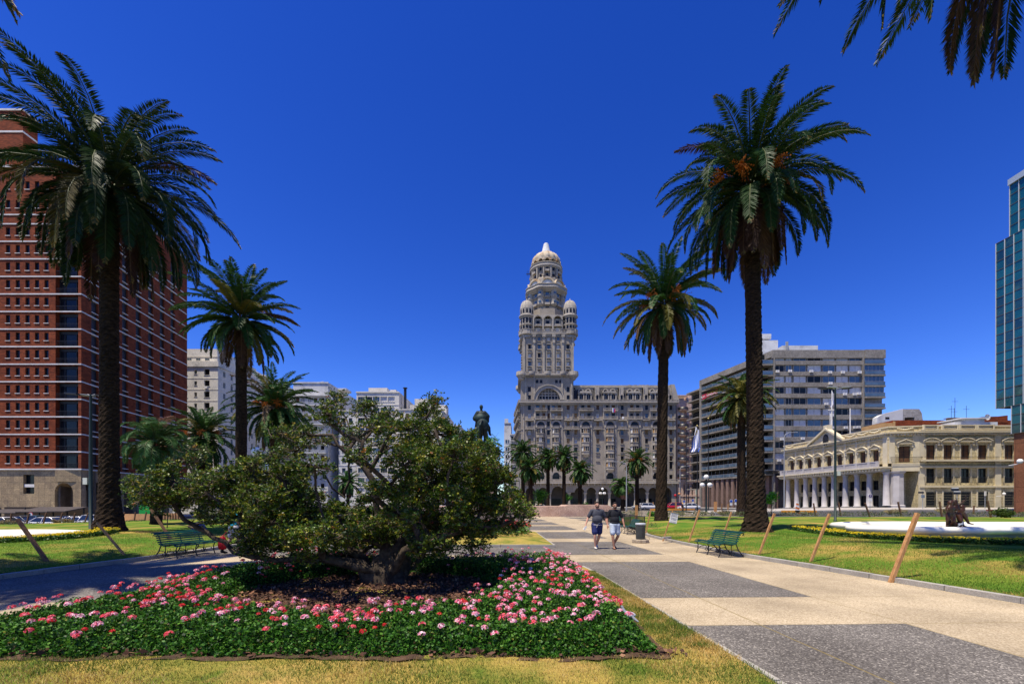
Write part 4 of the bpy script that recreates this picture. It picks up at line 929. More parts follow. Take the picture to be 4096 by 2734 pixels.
block('apartment_building','unfinished concrete backed building with white rooftop units and stepped cream front',1590,1768,1635,147,24,M_cream,rows=rowsx(1662,39,9),cols=[1606,1630,1655,1690,1715,1740],bands=rowsx(1680,39,9),seed=5,kinds=('oc','dk','wh'),roofbox=[(1612,1768,1592,10),(1632,1716,1566,10.01)],sidewin=5)
block('apartment_building','white building with tall blank stair wall between two taller flats',1355,1424,1640,152,20,M_whr,rows=rowsx(1680,40,8),cols=[1375,1402],seed=6,bands=rowsx(1700,40,8),kinds=('dk','bl'))
block('apartment_building','small far flats at the right end of the left skyline',1768,1842,1700,160,20,M_whr,rows=rowsx(1730,38,7),cols=[1785,1805,1825],seed=8,kinds=('dk','oc'),zb=0)
block('apartment_building','slender white deco tower far left of the palace',2018,2044,1690,205,16,M_whr,rows=rowsx(1765,30,7),cols=[2026,2036],ww=.9,wh=1.6,seed=9,kinds=('dk','bl'),zb=0,roofbox=[(2018,2033,1672,1)])
block('apartment_building','white flats with stacked balconies beside the palace corner',2040,2078,1735,195,16,M_whr,rows=rowsx(1752,31,8),cols=[2050,2063],ww=1.4,wh=1.8,seed=10,kinds=('dk','sh'),zb=0,balc=[(2044,2074,1762+31*k) for k in range(8)])
k=MB(); k.cyl((PX(1618,152),153,PZ(1640,152)),(PX(1618,152),153,PZ(1550,152)),.45,n=10); k.cyl((PX(1618,152),153,PZ(1550,152)),(PX(1618,152),153,PZ(1547,152)),.75,n=10)
tag(k.build('chimney',M_iron),'tall black chimney pipe rising between the far left flats','chimney')
# ---- the palace with its tower
YS=167.0; KS=YS/FPX
M_sal=mat('palace_render',(.29,.25,.195),(.36,.315,.25),.30,.9,bump=.15,bscale=5,fine=7,c3=(.25,.225,.185),s3=.12)
M_sal2=mat('palace_trim',(.35,.31,.25),(.45,.405,.33),.5,.9,c3=(.23,.205,.17),s3=.25,fine=7)
M_dome=mat('dome_render',(.42,.34,.23),(.55,.47,.34),.4,.85,c3=(.38,.22,.09),s3=.5)
M_pale=mat('pale_render',(.52,.52,.50),(.64,.64,.61),.8,.8)
b=Bld('palace_tower_building','ornate grey beige palace with a domed tower and arcade at the end of the square','building',(PX(2085,YS),YS,0)); b.sillm=M_sal2
X0=PX(2085,YS); F=Fr(X0,YS,dx=1,dy=0); UZ=lambda zx:(1980+zx*.3826-CX)*KS-X0; ZZ=lambda zy:PZ(1480+zy*.3826,YS)
UR=UZ(1890); UT=UZ(820); DEP=26
ZBAL=ZZ(1165); ZCOR=ZZ(330); rows=[390,475,560,650,740,830,920]
rs=random.Random(3); ops=[];W=[]
def kd(): return rs.choices(['dk','wh','oc','sh','bl'],[5,2,2,1.5,1])[0]
singles=[360,560,765,845,1075,1330,1585,1840]; bays=[480,640,950,1205,1460,1690]
for zx in singles:
    for j,zy in enumerate(rows):
        w,h=1.05,1.75
        if zx in(360,560) and j==6: continue
        if zx==1075 and j==6: continue
        u=UZ(zx); z=ZZ(zy)-h/2; ops.append((u-w/2,u+w/2,z,z+h)); W.append((u,z,w,h,kd()))
for zx in bays:
    for zy in (390,475):
        for du in (-1.15,1.15):
            w,h=1.15,1.8; u=UZ(zx)+du; z=ZZ(zy)-h/2; ops.append((u-w/2,u+w/2,z,z+h)); W.append((u,z,w,h,kd()))
low=[(zx,1.25) for zx in bays]; 
for zx,r in low: ops.append((UZ(zx)-r,UZ(zx)+r,ZZ(1143),ZZ(1105)))
ops.append((UZ(1840)-.55,UZ(1840)+.55,ZZ(1030),ZZ(930))); ops.append((UZ(1840)-.6,UZ(1840)+.6,ZZ(1135),ZZ(1090)))
m=MB(); m.wall(F,0,UR,ZBAL,ZCOR,ops,0,.35)
SL=Fr(X0-1.6,YS+DEP,tx=X0,ty=YS); SR=Fr(X0+UR,YS,tx=X0+UR-1.6,ty=YS+DEP)
sops=[]
for j,zy in enumerate(rows+[1010]):
    for k in range(6): u=2.2+4.1*k; z=ZZ(zy)-.9; sops.append((u-.6,u+.6,z,z+1.8))
m.wall(SL,0,SL.L,0,ZCOR,sops,0,.35); m.wall(SR,0,SR.L,0,ZCOR,[],0)
m.quad(SR.P(SR.L,0,0),SL.P(0,0,0),SL.P(0,0,ZCOR),SR.P(SR.L,0,ZCOR))
# arcade wall
arc=[(630,1.75*1.5),(880,1.75),(1005,1.75),(1130,1.75),(1260,1.75),(1400,1.75),(1530,1.75),(1650,1.75),(1790,1.75)]
zs=ZZ(1275); 
arc=[(500,1.75)]+arc; arc[1]=(655,2.2); arcU=[(UZ(a),r) for a,r in arc]; arcU=[(UZ(370),1.75)]+arcU
edges=[0]+[(arcU[i][0]+arcU[i][1]+arcU[i+1][0]-arcU[i+1][1])/2 for i in range(len(arcU)-1)]+[UR]
for i,(u,r) in enumerate(arcU):
    e0,e1=edges[i],edges[i+1]; m.arch(F,u,r,zs,e0,e1,ZBAL,.6,0,10,.9)
    m.quad(F.P(e0,.6,0),F.P(u-r,.6,0),F.P(u-r,.6,zs),F.P(e0,.6,zs)) if i==0 else None
m.quad(F.P(arcU[-1][0]+arcU[-1][1],.6,0),F.P(UR,.6,0),F.P(UR,.6,zs),F.P(arcU[-1][0]+arcU[-1][1],.6,zs))
m.quad(F.P(0,.6,ZBAL),F.P(UR,.6,ZBAL),F.P(UR,0,ZBAL),F.P(0,0,ZBAL))
b.part('wall',m,M_sal)
cl=MB()
for e in edges[1:-1]:
    p=F.P(e,.15,0); cl.lathe(p[0],p[1],[(.75,0),(.75,.7),(.52,.9),(.48,zs-.9),(.7,zs-.5),(.8,zs-.02)],12); 
b.part('arcade_column',cl,M_sal2)
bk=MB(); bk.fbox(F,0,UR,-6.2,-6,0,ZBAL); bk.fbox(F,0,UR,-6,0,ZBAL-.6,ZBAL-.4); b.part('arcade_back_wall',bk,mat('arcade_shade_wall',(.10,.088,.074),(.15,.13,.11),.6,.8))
sh=MB()
for u,r in arcU: sh.fbox(F,u-r*.8,u+r*.8,-5.98,-5.9,.2,3.4)
b.part('shop_front',sh,M_glassdk)
for o in W: b.win(F,o[0],o[1],o[2],o[3],o[4],-.3,M_frd,1,.12,1)
for o in sops: b.win(SL,(o[0]+o[1])/2,o[2],1.2,1.8,kd(),-.3,M_frd,1,.12,1)
b.win(F,UZ(1840),ZZ(1030),1.1,ZZ(930)-ZZ(1030),'dk',-.3,M_frd,1,.12,2); b.win(F,UZ(1840),ZZ(1135),1.2,ZZ(1090)-ZZ(1135),'dk',-.3,M_frd,1,.12,1)
# oriel stacks, arches, balconies
tr=MB()
def balcony(mb,F,uc,w,z,d=1.0,rail=.9,corb=True,mi=0,d0=.0):
    mb.fbox(F,uc-w/2,uc+w/2,d0+.002,d,z-.3,z,mi); mb.fbox(F,uc-w/2+.03,uc+w/2-.03,d-.14,d-.03,z+rail-.13,z+rail,mi)
    n=max(2,int(w/.45))
    for i in range(n+1): u=lerp(uc-w/2+.08,uc+w/2-.08,i/n); mb.fbox(F,u-.07,u+.07,d-.15,d-.05,z,z+rail-.13,mi)
    mb.fbox(F,uc-w/2+.03,uc-w/2+.13,d0,d-.2,z+rail-.13,z+rail,mi); mb.fbox(F,uc+w/2-.13,uc+w/2-.03,d0,d-.2,z+rail-.13,z+rail,mi)
    if corb:
        for u in (uc-w/2+.3,uc+w/2-.3): mb.fbox(F,u-.16,u+.16,d0+.002,d*.75,z-.85,z-.3,mi); mb.fbox(F,u-.14,u+.14,d0+.002,d*.4,z-1.3,z-.85,mi)
def oriel(F,uc,w,z0,z1,d,floors,nm='oriel_bay'):
    o=MB(); a,c=uc-w/2,uc+w/2; k=.7
    P=[(a,0),(a+k,d),(c-k,d),(c,0)]
    for j in range(floors):
        b0=lerp(z0,z1,j/floors); b1=lerp(z0,z1,(j+1)/floors); wz0,wz1=b0+(b1-b0)*.38,b0+(b1-b0)*.86
        for (p,q),n in zip(zip(P,P[1:]),(1,3,1)):
            G=Fr(*F.P(p[0],p[1],0)[:2],*F.P(q[0],q[1],0)[:2])
            G.ang=math.atan2(G.uy,G.ux); op_=[]
            for i in range(n):
                x0=G.L*(i+.14)/n; x1=G.L*(i+.86)/n; op_.append((x0,x1,wz0,wz1))
            o.wall(G,0,G.L,b0,b1,op_,0,.16)
            for x in op_:
                g0=.15; o.quad(G.P(x[0],-g0,x[2]),G.P(x[1],-g0,x[2]),G.P(x[1],-g0,x[3]),G.P(x[0],-g0,x[3]),1+rs.choices([0,1,2],[3,2,2])[0])
            o.fbox(G,-.1,G.L+.1,-.02,.14,b0+(b1-b0)*.30,b0+(b1-b0)*.36); o.fbox(G,-.1,G.L+.1,-.02,.12,b1-.3,b1-.12)
    o.add([F.P(u,dd,z1) for u,dd in P],[(3,2,1,0)]); 
    # tapered foot
    o.add([F.P(u,dd,z0) for u,dd in P]+[F.P(lerp(uc,u,.6),dd*.25,z0-1.0) for u,dd in P],[(4,5,1,0),(5,6,2,1),(6,7,3,2),(7,6,5,4)])
    o=b.part(nm,o,[M_sal2,M_glassdk,M_blind,M_ochre]); return o
Fr_old=Fr
class FrF(Fr): pass
def Fr(ox,oy,tx=None,ty=None,dx=None,dy=None): return FrF(ox,oy,tx,ty,dx,dy)
zO={480:(880,600),640:(880,600),950:(880,600),1205:(1040,600),1460:(880,600),1690:(1040,600)}
for zx in bays:
    u=UZ(zx); bot,top=zO[zx]; w=3.4 if zx>800 else 3.0
    oriel(F,u,w,ZZ(bot),ZZ(top),1.15,round((bot-top)/88))
    tr.archring(F,u,ZZ(575),w/2-.15,w/2+.45,0,.45); tr.fbox(F,u-w/2-.45,u-w/2+.1,.003,.45,ZZ(600),ZZ(575)); tr.fbox(F,u+w/2-.1,u+w/2+.45,.003,.45,ZZ(600),ZZ(575))
    tr.archring(F,u,ZZ(1100),1.25,1.7,0,.25)
    q=[(u+1.35*math.cos(PI*i/10),ZZ(575)+1.35*math.sin(PI*i/10)) for i in range(11)]; gl=MB(); gl.add([F.P(a,.06,z) for a,z in q],[tuple(range(11))]); 
    b.part('arched_window',gl,M_glassdk); gl=MB()
    q=[(u+1.2*math.cos(PI*i/10),ZZ(1105)+1.2*math.sin(PI*i/10)) for i in range(11)]; gl.add([F.P(a,.06,z) for a,z in q],[tuple(range(11))]); gl.fbox(F,u-1.25,u+1.25,-.34,-.3,ZZ(1143),ZZ(1105))
    b.part('arched_window',gl,M_glassdk)
    for zy in (412,500):
        balcony(tr,F,u,5.4 if zx>800 else 4.6,ZZ(zy+8),.95,.8)
    for du in (-2.5,0,2.5): 
        uu=u+du*(1 if zx>800 else .85); tr.fbox(F,uu-.18,uu+.18,.003,.5,ZZ(505),ZZ(350))
for zx in singles:
    if zx in(560,): continue
    balcony(tr,F,UZ(zx),3.0 if zx!=845 else 2.2,ZZ(612),1.0,.75); tr.fbox(F,UZ(zx)-1.5,UZ(zx)+1.5,.003,.75,ZZ(528),ZZ(518))
    for zy in rows:
        tr.fbox(F,UZ(zx)-.75,UZ(zx)+.75,.003,.28,ZZ(zy)-1.12,ZZ(zy)-.95)
        if zx>360: tr.fbox(F,UZ(zx)-.7,UZ(zx)+.7,.003,.22,ZZ(zy)+.92,ZZ(zy)+1.05)
# pilasters full height beside the bays
for zx in (300,410,530,590,700,815,895,1008,1150,1262,1405,1516,1640,1745,1880):
    u=UZ(zx); tr.fbox(F,u-.22,u+.22,.003,.30,ZBAL,ZZ(520)); tr.fbox(F,u-.18,u+.18,.003,.24,ZZ(500),ZCOR)
tr.fbox(F,0,UR,.003,.16,ZZ(620),ZZ(612)); tr.fbox(F,-.1,UR+.1,.003,.3,ZZ(365),ZZ(350))
tr.fbox(SL,0,SL.L,.003,.16,ZZ(620),ZZ(612))
for k in range(6): 
    for zy in (412,500,612,790): balcony(tr,SL,2.2+4.1*k,3.2,ZZ(zy),1.3,.8)
b.part('stone_trim',tr,M_sal2)
# main ledge and first-floor balcony: long balustrades
def balustrade(mb,F,u0,u1,z0,z1,d,th=.22,post=3.0,bal=.42,mi=0):
    mb.fbox(F,u0,u1,d-th-.03,d+.03,z1-.14,z1,mi); mb.fbox(F,u0,u1,d-th-.03,d+.03,z0,z0+.14,mi); n=max(1,round((u1-u0)/post))
    for i in range(n+1):
        u=lerp(u0+.2,u1-.2,i/n); mb.fbox(F,u-.22,u+.22,d-th-.02,d+.02,z0+.14,z1-.14,mi)
        if i<n:
            w=(u1-u0)/n; k=int((w-.5)/bal)
            for j in range(k): v=u+.3+(w-.6)*(j+.5)/k; mb.fbox(F,v-.08,v+.08,d-th+.03,d-.04,z0+.14,z1-.14,mi)
lg=MB()
lg.fbox(F,-.9,UR+.9,-.2,1.15,ZZ(345),ZZ(330)); balustrade(lg,F,-.9,UR+.9,ZZ(330),ZZ(312),1.15); lg.fbox(F,-.6,UR+.6,.002,.7,ZZ(358),ZZ(346))
lg.fbox(F,-.4,UR+.4,.1,1.9,ZZ(1186),ZZ(1168)); balustrade(lg,F,-.4,UR+.4,ZZ(1168),ZZ(1140),1.9); 
lg.fbox(SL,0,SL.L+.9,-.2,1.1,ZZ(345),ZZ(330)); balustrade(lg,SL,0,SL.L+.9,ZZ(330),ZZ(312),1.1)
for k in range(26): u=.5+k*UR/26; lg.fbox(F,u-.2,u+.2,.602,1.6,ZZ(1205),ZZ(1187))
b.part('balustrade',lg,M_sal2)
# mansard with dormers
zr0,zr1=ZZ(315),ZZ(165); mr=MB(); a0,a1=UT,UZ(1925); t0,t1=UT,UZ(1870); bk_=12
mr.add([F.P(a0,-.6,zr0),F.P(a1,-.6,zr0),F.P(t1,-2.6,zr1),F.P(t0,-2.6,zr1),F.P(a1,-DEP,zr0),F.P(t1,-DEP+2,zr1),F.P(a0,-DEP,zr0),F.P(t0,-DEP+2,zr1)],[(0,1,2,3),(1,4,5,2),(4,6,7,5),(3,2,5,7)])
b.part('mansard_roof',mr,M_slate)
mt=MB(); mt.fbox(F,t0,t1+.5,-4,-2.1,zr1,ZZ(140)); mt.fbox(F,t0+1,t1+.2,-3.2,-2.35,ZZ(190),zr1)
for i in range(44): u=lerp(t0+.6,t1-.2,i/43); mt.fbox(F,u-.16,u+.16,-3.0,-2.2,ZZ(198),ZZ(188))
b.part('roof_cornice',mt,M_sal2)
def mz(z): return -.6-2.0*(z-zr0)/(zr1-zr0)
for zx in (940,1200,1455,1690):
    dm=MB(); u=UZ(zx); z0,z1=zr0,ZZ(250)
    for du in (-1.35,1.35):
        G=F; v=u+du; r=.72; dm.fbox(G,v-1.15,v-r,-2.6,.1,z0,z1-.4); dm.fbox(G,v+r,v+1.15,-2.6,.1,z0,z1-.4); dm.arch(G,v,r,z1-.55,v-1.15,v+1.15,z1+.45,.1,0,8,.4); dm.fbox(G,v-r,v+r,-.5,-.4,z0,z1+.2,1); dm.fbox(G,v-.05,v+.05,-.4,-.36,z0,z1,2)
        dm.fbox(G,v-r,v+r,-.4,.05,z0,z0+.2)
        zz=ZZ(213); dm.archring(G,v,zz,.62,1.0,-2.4,-.9,0,12)
        dm.add([G.P(v+.62*math.cos(2*PI*i/12),-1.3,zz+.62*math.sin(2*PI*i/12)) for i in range(12)],[tuple(range(12))],1); dm.fbox(G,v-1.0,v-.6,-2.4,-.9,zz-.9,zz); dm.fbox(G,v+.6,v+1.0,-2.4,-.9,zz-.9,zz)
    dm.prism(F,[(u-2.7,z1+.4),(u+2.7,z1+.4),(u+1.6,z1+1.1),(u-1.6,z1+1.1)],-2.6,.3)
    b.part('dormer',dm,[M_sal2,M_glassdk,M_frw])
for zx in (1070,1325,1580,1835):
    ds=MB(); u=UZ(zx); ds.prism(F,[(u-.5,zr0),(u-.85,zr0),(u-.85,zr1-.2),(u-.5,zr1-.2)],-2.8,-.5); ds.fbox(F,u-.85,u+.85,-2.9,-.75,ZZ(265),zr1-.1); ds.fbox(F,u-.7,u-.45,-1,.05,zr0,ZZ(268)); ds.fbox(F,u+.45,u+.7,-1,.05,zr0,ZZ(268)); ds.archring(F,u,ZZ(270),.45,.75,-1,.1,0,8); ds.fbox(F,u-.45,u+.45,-.5,-.4,zr0,ZZ(262),1)
    b.part('dormer',ds,[M_sal2,M_glassdk])
co=MB(); co.prism(F,[(UZ(1870),zr0),(UZ(1930),zr0),(UZ(1880),ZZ(145)),(UZ(1840),ZZ(145))],-3.0,-.3); b.part('corner_pier',co,M_sal2)
rh=MB(); rh.fbox(F,UZ(1240),UZ(1415),-12,-9,zr1-.5,ZZ(100)); 
for zx in (1440,1505,1555,1590,1630): u=UZ(zx); p=F.P(u,-5,0); rh.cyl((p[0],p[1],zr1),(p[0],p[1],ZZ(120)),.7,n=12)
b.part('roof_house',rh,M_conc)
# tower base block with the great arch window
zt0,zt1=ZCOR,ZZ(45); UTW=UT-0; tb=MB(); uA=UZ(560); r1=4.25
tops=[(UZ(zx)-.55,UZ(zx)+.55,ZZ(zy)-.9,ZZ(zy)+.9) for zx in (360,765) for zy in (200,285)]+[(UZ(zx)-.5,UZ(zx)+.5,ZZ(118)-.6,ZZ(118)+.6) for zx in (440,482,642,684)]
zsA=ZZ(312)
tb.wall(F,0,uA-r1-.3,zt0,zt1,tops,.05,.35); tb.wall(F,uA+r1+.3,UTW,zt0,zt1,tops,.05,.35); tb.arch(F,uA,r1,zsA,uA-r1-.3,uA+r1+.3,ZZ(128)-.62,.05,0,20,1.0); tb.wall(F,uA-r1-.3,uA+r1+.3,ZZ(128)-.62,zt1,tops,.05,.35)
tb.quad(F.P(uA-r1-.3,.05,zt0),F.P(uA+r1+.3,.05,zt0),F.P(uA+r1+.3,.05,zsA),F.P(uA-r1-.3,.05,zsA))
TD=20.0; Q=[F.P(UTW,.05,0),F.P(UTW,-TD,0),F.P(0,-TD,0),F.P(0,.05,0)]
for p,q in zip(Q,Q[1:]): tb.quad((p[0],p[1],zt0),(q[0],q[1],zt0),(q[0],q[1],zt1),(p[0],p[1],zt1))
b.part('tower_base',tb,M_sal)
ga=MB(); q=[(uA+r1*math.cos(PI*i/20),zsA+r1*math.sin(PI*i/20)) for i in range(21)]; ga.add([F.P(a,-.85,z) for a,z in q],[tuple(range(21))],0)
for k in range(-3,4):
    u=uA+k*1.15; hh=math.sqrt(max(0,r1*r1-(k*1.15)**2)); ga.fbox(F,u-.16,u+.16,-.84,-.5,zsA,zsA+hh,1)
for zy in (262,238,208): z=ZZ(zy); ww=math.sqrt(max(.1,r1*r1-(z-zsA)**2)); ga.fbox(F,uA-ww,uA+ww,-.84,-.45,z-.18,z+.18,1)
for k in range(-3,3):
    for zy in (190,238): 
        z=ZZ(zy); u=uA+(k+.5)*1.15; 
        if abs(u-uA)<2.9: ga.archring(F,u,z,.38,.5,-.8,-.55,1,6)
b.part('great_arch_window',ga,[M_glassdk,M_sal2])
ta=MB(); ta.archring(F,uA,zsA,r1-.1,r1+1.0,.05,.5,0,22); ta.archring(F,uA,zsA,r1+1.05,r1+1.4,.05,.8,0,22); ta.fbox(F,uA-r1-1.2,uA-r1-.1,.052,.5,zsA-.3,zsA+.2)
for zx in (320,410,700,800): ta.fbox(F,UZ(zx)-.3,UZ(zx)+.3,.052,.35,zt0,zt1)
b.part('arch_moulding',ta,M_sal2)
for o in tops: b.win(F,(o[0]+o[1])/2,o[2],o[1]-o[0],o[3]-o[2],'dk',-.25,M_frd,1,.12)
# ledge under the shaft
lz=MB(); zl=ZZ(45)
for dd,z0,z1 in ((.5,ZZ(70),ZZ(58)),(1.0,ZZ(58),zl)): lz.fbox(F,-dd,UTW+dd,-TD-dd,dd+.05,z0,z1)
for k in range(3): 
    p=F.P(UTW*(.2+.3*k),.3,0); lz.lathe(p[0],p[1],[(.3,ZZ(70)),(1.2,ZZ(60)),(1.35,zl),(1.35,zl+.9),(1.2,zl+.9),(1.2,zl)],14,0,False)
for c_ in ((0,0),(UTW,0),(0,-TD),(UTW,-TD)): p=F.P(c_[0],c_[1],0); lz.lathe(p[0],p[1],[(.3,ZZ(110)),(1.0,ZZ(95)),(1.0,ZZ(80)),(1.5,ZZ(76)),(1.5,ZZ(66)),(1.9,ZZ(60)),(1.9,zl),(1.8,zl+.9)],14,0,False)
balustrade(lz,F,-1,UTW+1,zl,zl+.9,1.0,post=2.4)
SLt=Fr(X0,YS+TD,tx=X0,ty=YS)
balustrade(lz,SLt,-1,TD+1,zl,zl+.9,1.0,post=2.4); b.part('tower_ledge',lz,M_sal2)
# shaft
VX=lambda zx:(2000+zx*.3509-CX)*KS-X0; VZ=lambda zy:PZ(950+zy*.3509,YS)
zS0,zS1=zl,VZ(1105); s0,s1=VX(255),VX(838)
sh_=MB(); sop=[];colz=[337,447,555,665,775]; rw=[1243,1340,1435,1530]
for zx in colz:
    for zy in rw: sop.append((VX(zx)-.5,VX(zx)+.5,VZ(zy)-.85,VZ(zy)+.85))
for zx in (447,555,665): sop.append((VX(zx)-.5,VX(zx)+.5,VZ(1175),VZ(1130)))
sh_.wall(F,s0,s1,zS0,zS1,sop,-.3,.35); SLs=Fr(X0+s0,YS+TD-1,tx=X0+s0,ty=YS+.3); ssp=[(u-.5,u+.5,VZ(zy)-.85,VZ(zy)+.85) for zy in rw for u in (3,6.5,10,13.5,17)]
sh_.wall(SLs,0,SLs.L,zS0,zS1,ssp,0,.35); Q=[F.P(s1,-.3,0),F.P(s1,-TD+1,0),F.P(s0,-TD+1,0)]
for p,q in zip(Q,Q[1:]): sh_.quad((p[0],p[1],zS0),(q[0],q[1],zS0),(q[0],q[1],zS1),(p[0],p[1],zS1))
b.part('tower_shaft',sh_,M_sal)
for o in sop: b.win(F,(o[0]+o[1])/2,o[2],o[1]-o[0],o[3]-o[2],rs.choice(['wh','wh','bl','dk']),-.55,M_frd,1,.12)
for o in ssp: b.win(SLs,(o[0]+o[1])/2,o[2],1.0,1.7,'bl',-.3,M_frd,1,.12)
sp2=MB()
for zx in (390,500,613,718): sp2.fbox(F,VX(zx)-.3,VX(zx)+.3,-.298,.12,zS0,zS1); sp2.fbox(F,VX(zx)-.45,VX(zx)+.45,-.298,.35,VZ(1200),VZ(1120)); sp2.fbox(F,VX(zx)-.6,VX(zx)+.6,-.298,.6,VZ(1135),VZ(1105))
for zx in (275,830): sp2.fbox(F,VX(zx)-.35,VX(zx)+.35,-.298,.02,zS0,zS1)
for zx in colz:
    for zy in rw: sp2.fbox(F,VX(zx)-.75,VX(zx)+.75,-.298,.12,VZ(zy)-1.1,VZ(zy)-.92); sp2.fbox(F,VX(zx)-.7,VX(zx)+.7,-.298,.08,VZ(zy)+.95,VZ(zy)+1.1)
for k in range(5): 
    for zy in rw: sp2.fbox(SLs,3+3.5*k-.7,3+3.5*k+.7,.003,.35,VZ(zy)-1.1,VZ(zy)-.9)
b.part('shaft_trim',sp2,M_sal2)
# corbelled ring with four corner turrets
TCX=X0+VX(548); TCY=YS+TD/2-.2; hw=(s1-s0)/2
rg=MB(); zR0,zR1=VZ(1100),VZ(1075)
rg.box(TCX-hw-.7,TCX+hw+.7,TCY-hw-.7,TCY+hw+.7,zR0,zR1); FT=Fr(TCX-hw-.7,TCY-hw-.7,dx=1,dy=0); balustrade(rg,FT,0,2*hw+1.4,zR1,zR1+1.0,0,post=3.0)
for z0,z1,e in ((VZ(1120),zR0,.35),): rg.box(TCX-hw-e,TCX+hw+e,TCY-hw-e,TCY+hw+e,z0,z1)
b.part('tower_balcony',rg,M_sal2)
tt=MB(); tcd=hw-1.0
turr=[(-7.75,-tcd+.8),(8.3,-tcd+.8),(-7.75,tcd-.8),(8.3,tcd-.8)]
for ix,(dx,dy) in enumerate(turr):
    x,y=TCX+dx,TCY+dy; t_=MB(); r=2.45
    t_.lathe(x,y,[(1.2,VZ(1212)),(1.9,VZ(1205)),(1.9,VZ(1190)),(1.7,VZ(1188)),(1.7,VZ(1140)),(2.5,VZ(1134)),(2.5,VZ(1112)),(2.3,VZ(1110)),(2.3,VZ(1102)),(3.05,VZ(1098)),(3.05,VZ(1075)),(2.9,VZ(1073)),(2.9,VZ(1048)),(3.0,VZ(1046)),(3.0,VZ(1040)),(2.75,VZ(1040)),(2.75,VZ(1070)),(r,VZ(1070))],16,0,False)
    t_.lathe(x,y,[(r*.94,VZ(1070)),(r*.94,VZ(895)),(r+.45,VZ(888)),(r+.5,VZ(876)),(r+.05,VZ(870)),(r,VZ(860)),(r,VZ(800))],24)
    t_.lathe(x,y,[(r,VZ(800)),(r*.96,VZ(770)),(r*.84,VZ(735)),(r*.62,VZ(708)),(r*.3,VZ(693)),(.12,VZ(688)),(.1,VZ(665)),(.0,VZ(664))],32,0,True,lambda a,z:1+.03*abs(math.cos(6*a)))
    for k in range(12):
        a=2*PI*k/12+.26; q=(x+r*.94*math.cos(a),y+r*.94*math.sin(a)); t_.cyl((q[0],q[1],VZ(1065)),(q[0],q[1],VZ(935)),.2,n=6)
        t_.cyl((q[0],q[1],VZ(935)),(q[0],q[1],VZ(920)),.3,.1,n=6)
        t_.tube([(x+(r*s_+.03)*math.cos(a),y+(r*s_+.03)*math.sin(a),VZ(zz)) for s_,zz in ((1,860),(1,800),(.96,770),(.84,735),(.62,708),(.3,693))],.09,4)
    for k in range(12):
        a=2*PI*(k+.5)/12+.26; ux,uy=-math.sin(a),math.cos(a); cx_,cy_=x+r*.955*math.cos(a),y+r*.955*math.sin(a)
        for z0,z1,mi in ((VZ(1060),VZ(1005),1),(VZ(965),VZ(912),1),(VZ(855),VZ(815),1)):
            rr=.33; q=r*(1.01 if z0>VZ(870) else .955); cx_,cy_=x+q*math.cos(a),y+q*math.sin(a)
            t_.add([(cx_-ux*rr,cy_-uy*rr,z0),(cx_+ux*rr,cy_+uy*rr,z0),(cx_+ux*rr,cy_+uy*rr,z1),(cx_,cy_,z1+.3),(cx_-ux*rr,cy_-uy*rr,z1)],[(0,1,2,3,4)],mi)
        M=Matrix.Rotation(a,3,'Z'); t_.obox((x+(r+.12)*math.cos(a),y+(r+.12)*math.sin(a),VZ(985)),.5,.95,.35,M)
    b.part('corner_turret',t_,[M_sal2,M_glassdk])
# arched gallery between the turrets
ag=MB(); FG=Fr(TCX-hw,TCY-hw+.2,dx=1,dy=0); zg0,zg1=VZ(1070),VZ(872); 
for side,G in enumerate((FG,Fr(TCX-hw+.2,TCY+hw,dx=0,dy=-1),Fr(TCX+hw-.2,TCY-hw,dx=0,dy=1))):
    c3=[hw+d for d in (-3.6,0,3.6)]
    edg=[c3[0]-1.8,c3[0]+1.8,c3[1]+1.8,c3[2]+1.8]
    for i,c in enumerate(c3):
        ag.arch(G,c,1.45,VZ(930),edg[i],edg[i+1],zg1,0,0,10,.9); ag.fbox(G,edg[i],c-1.45,-.9,0,zg0,VZ(930)); ag.fbox(G,c+1.45,edg[i+1],-.9,0,zg0,VZ(930))
        ag.archring(G,c,VZ(930),1.45,1.85,0,.25,0,12); ag.fbox(G,c-1.45,c+1.45,-.85,-.8,zg0,VZ(905),0)
        ag.fbox(G,c-.6,c+.6,-.79,-.72,VZ(985),VZ(930),1); ag.fbox(G,c-.65,c+.65,-.79,-.70,VZ(1060),VZ(1015),2); ag.fbox(G,c-1.45,c+1.45,-.8,.35,VZ(1003),VZ(995)); ag.fbox(G,c-1.0,c+1.0,.2,.3,VZ(995),VZ(978)); ag.fbox(G,c-1.8-.25,c-1.8+.25,.003,.4,VZ(1060),VZ(900))
    ag.quad(G.P(c3[0]-1.8,0,zg1),G.P(c3[2]+1.8,0,zg1),G.P(c3[2]+1.8,-4,zg1),G.P(c3[0]-1.8,-4,zg1))
b.part('arched_gallery',ag,[M_sal2,M_glassdk,M_blind])
YC=TCY; KC=YC/FPX; CZ=lambda zy:PZ(950+zy*.3509,YC-1.5); CR=lambda zr:zr*.3509*(YC-2)/FPX
dr=MB(); r0=CR(190)
dr.lathe(TCX,TCY,[(CR(215),VZ(910)),(CR(215),CZ(880)),(CR(215),CZ(868)),(r0,CZ(866)),(r0,CZ(680))],8,0,False,a0=PI/8,a1=PI/8+2*PI)
b.part('drum_wall',dr,M_sal)
d2=MB()
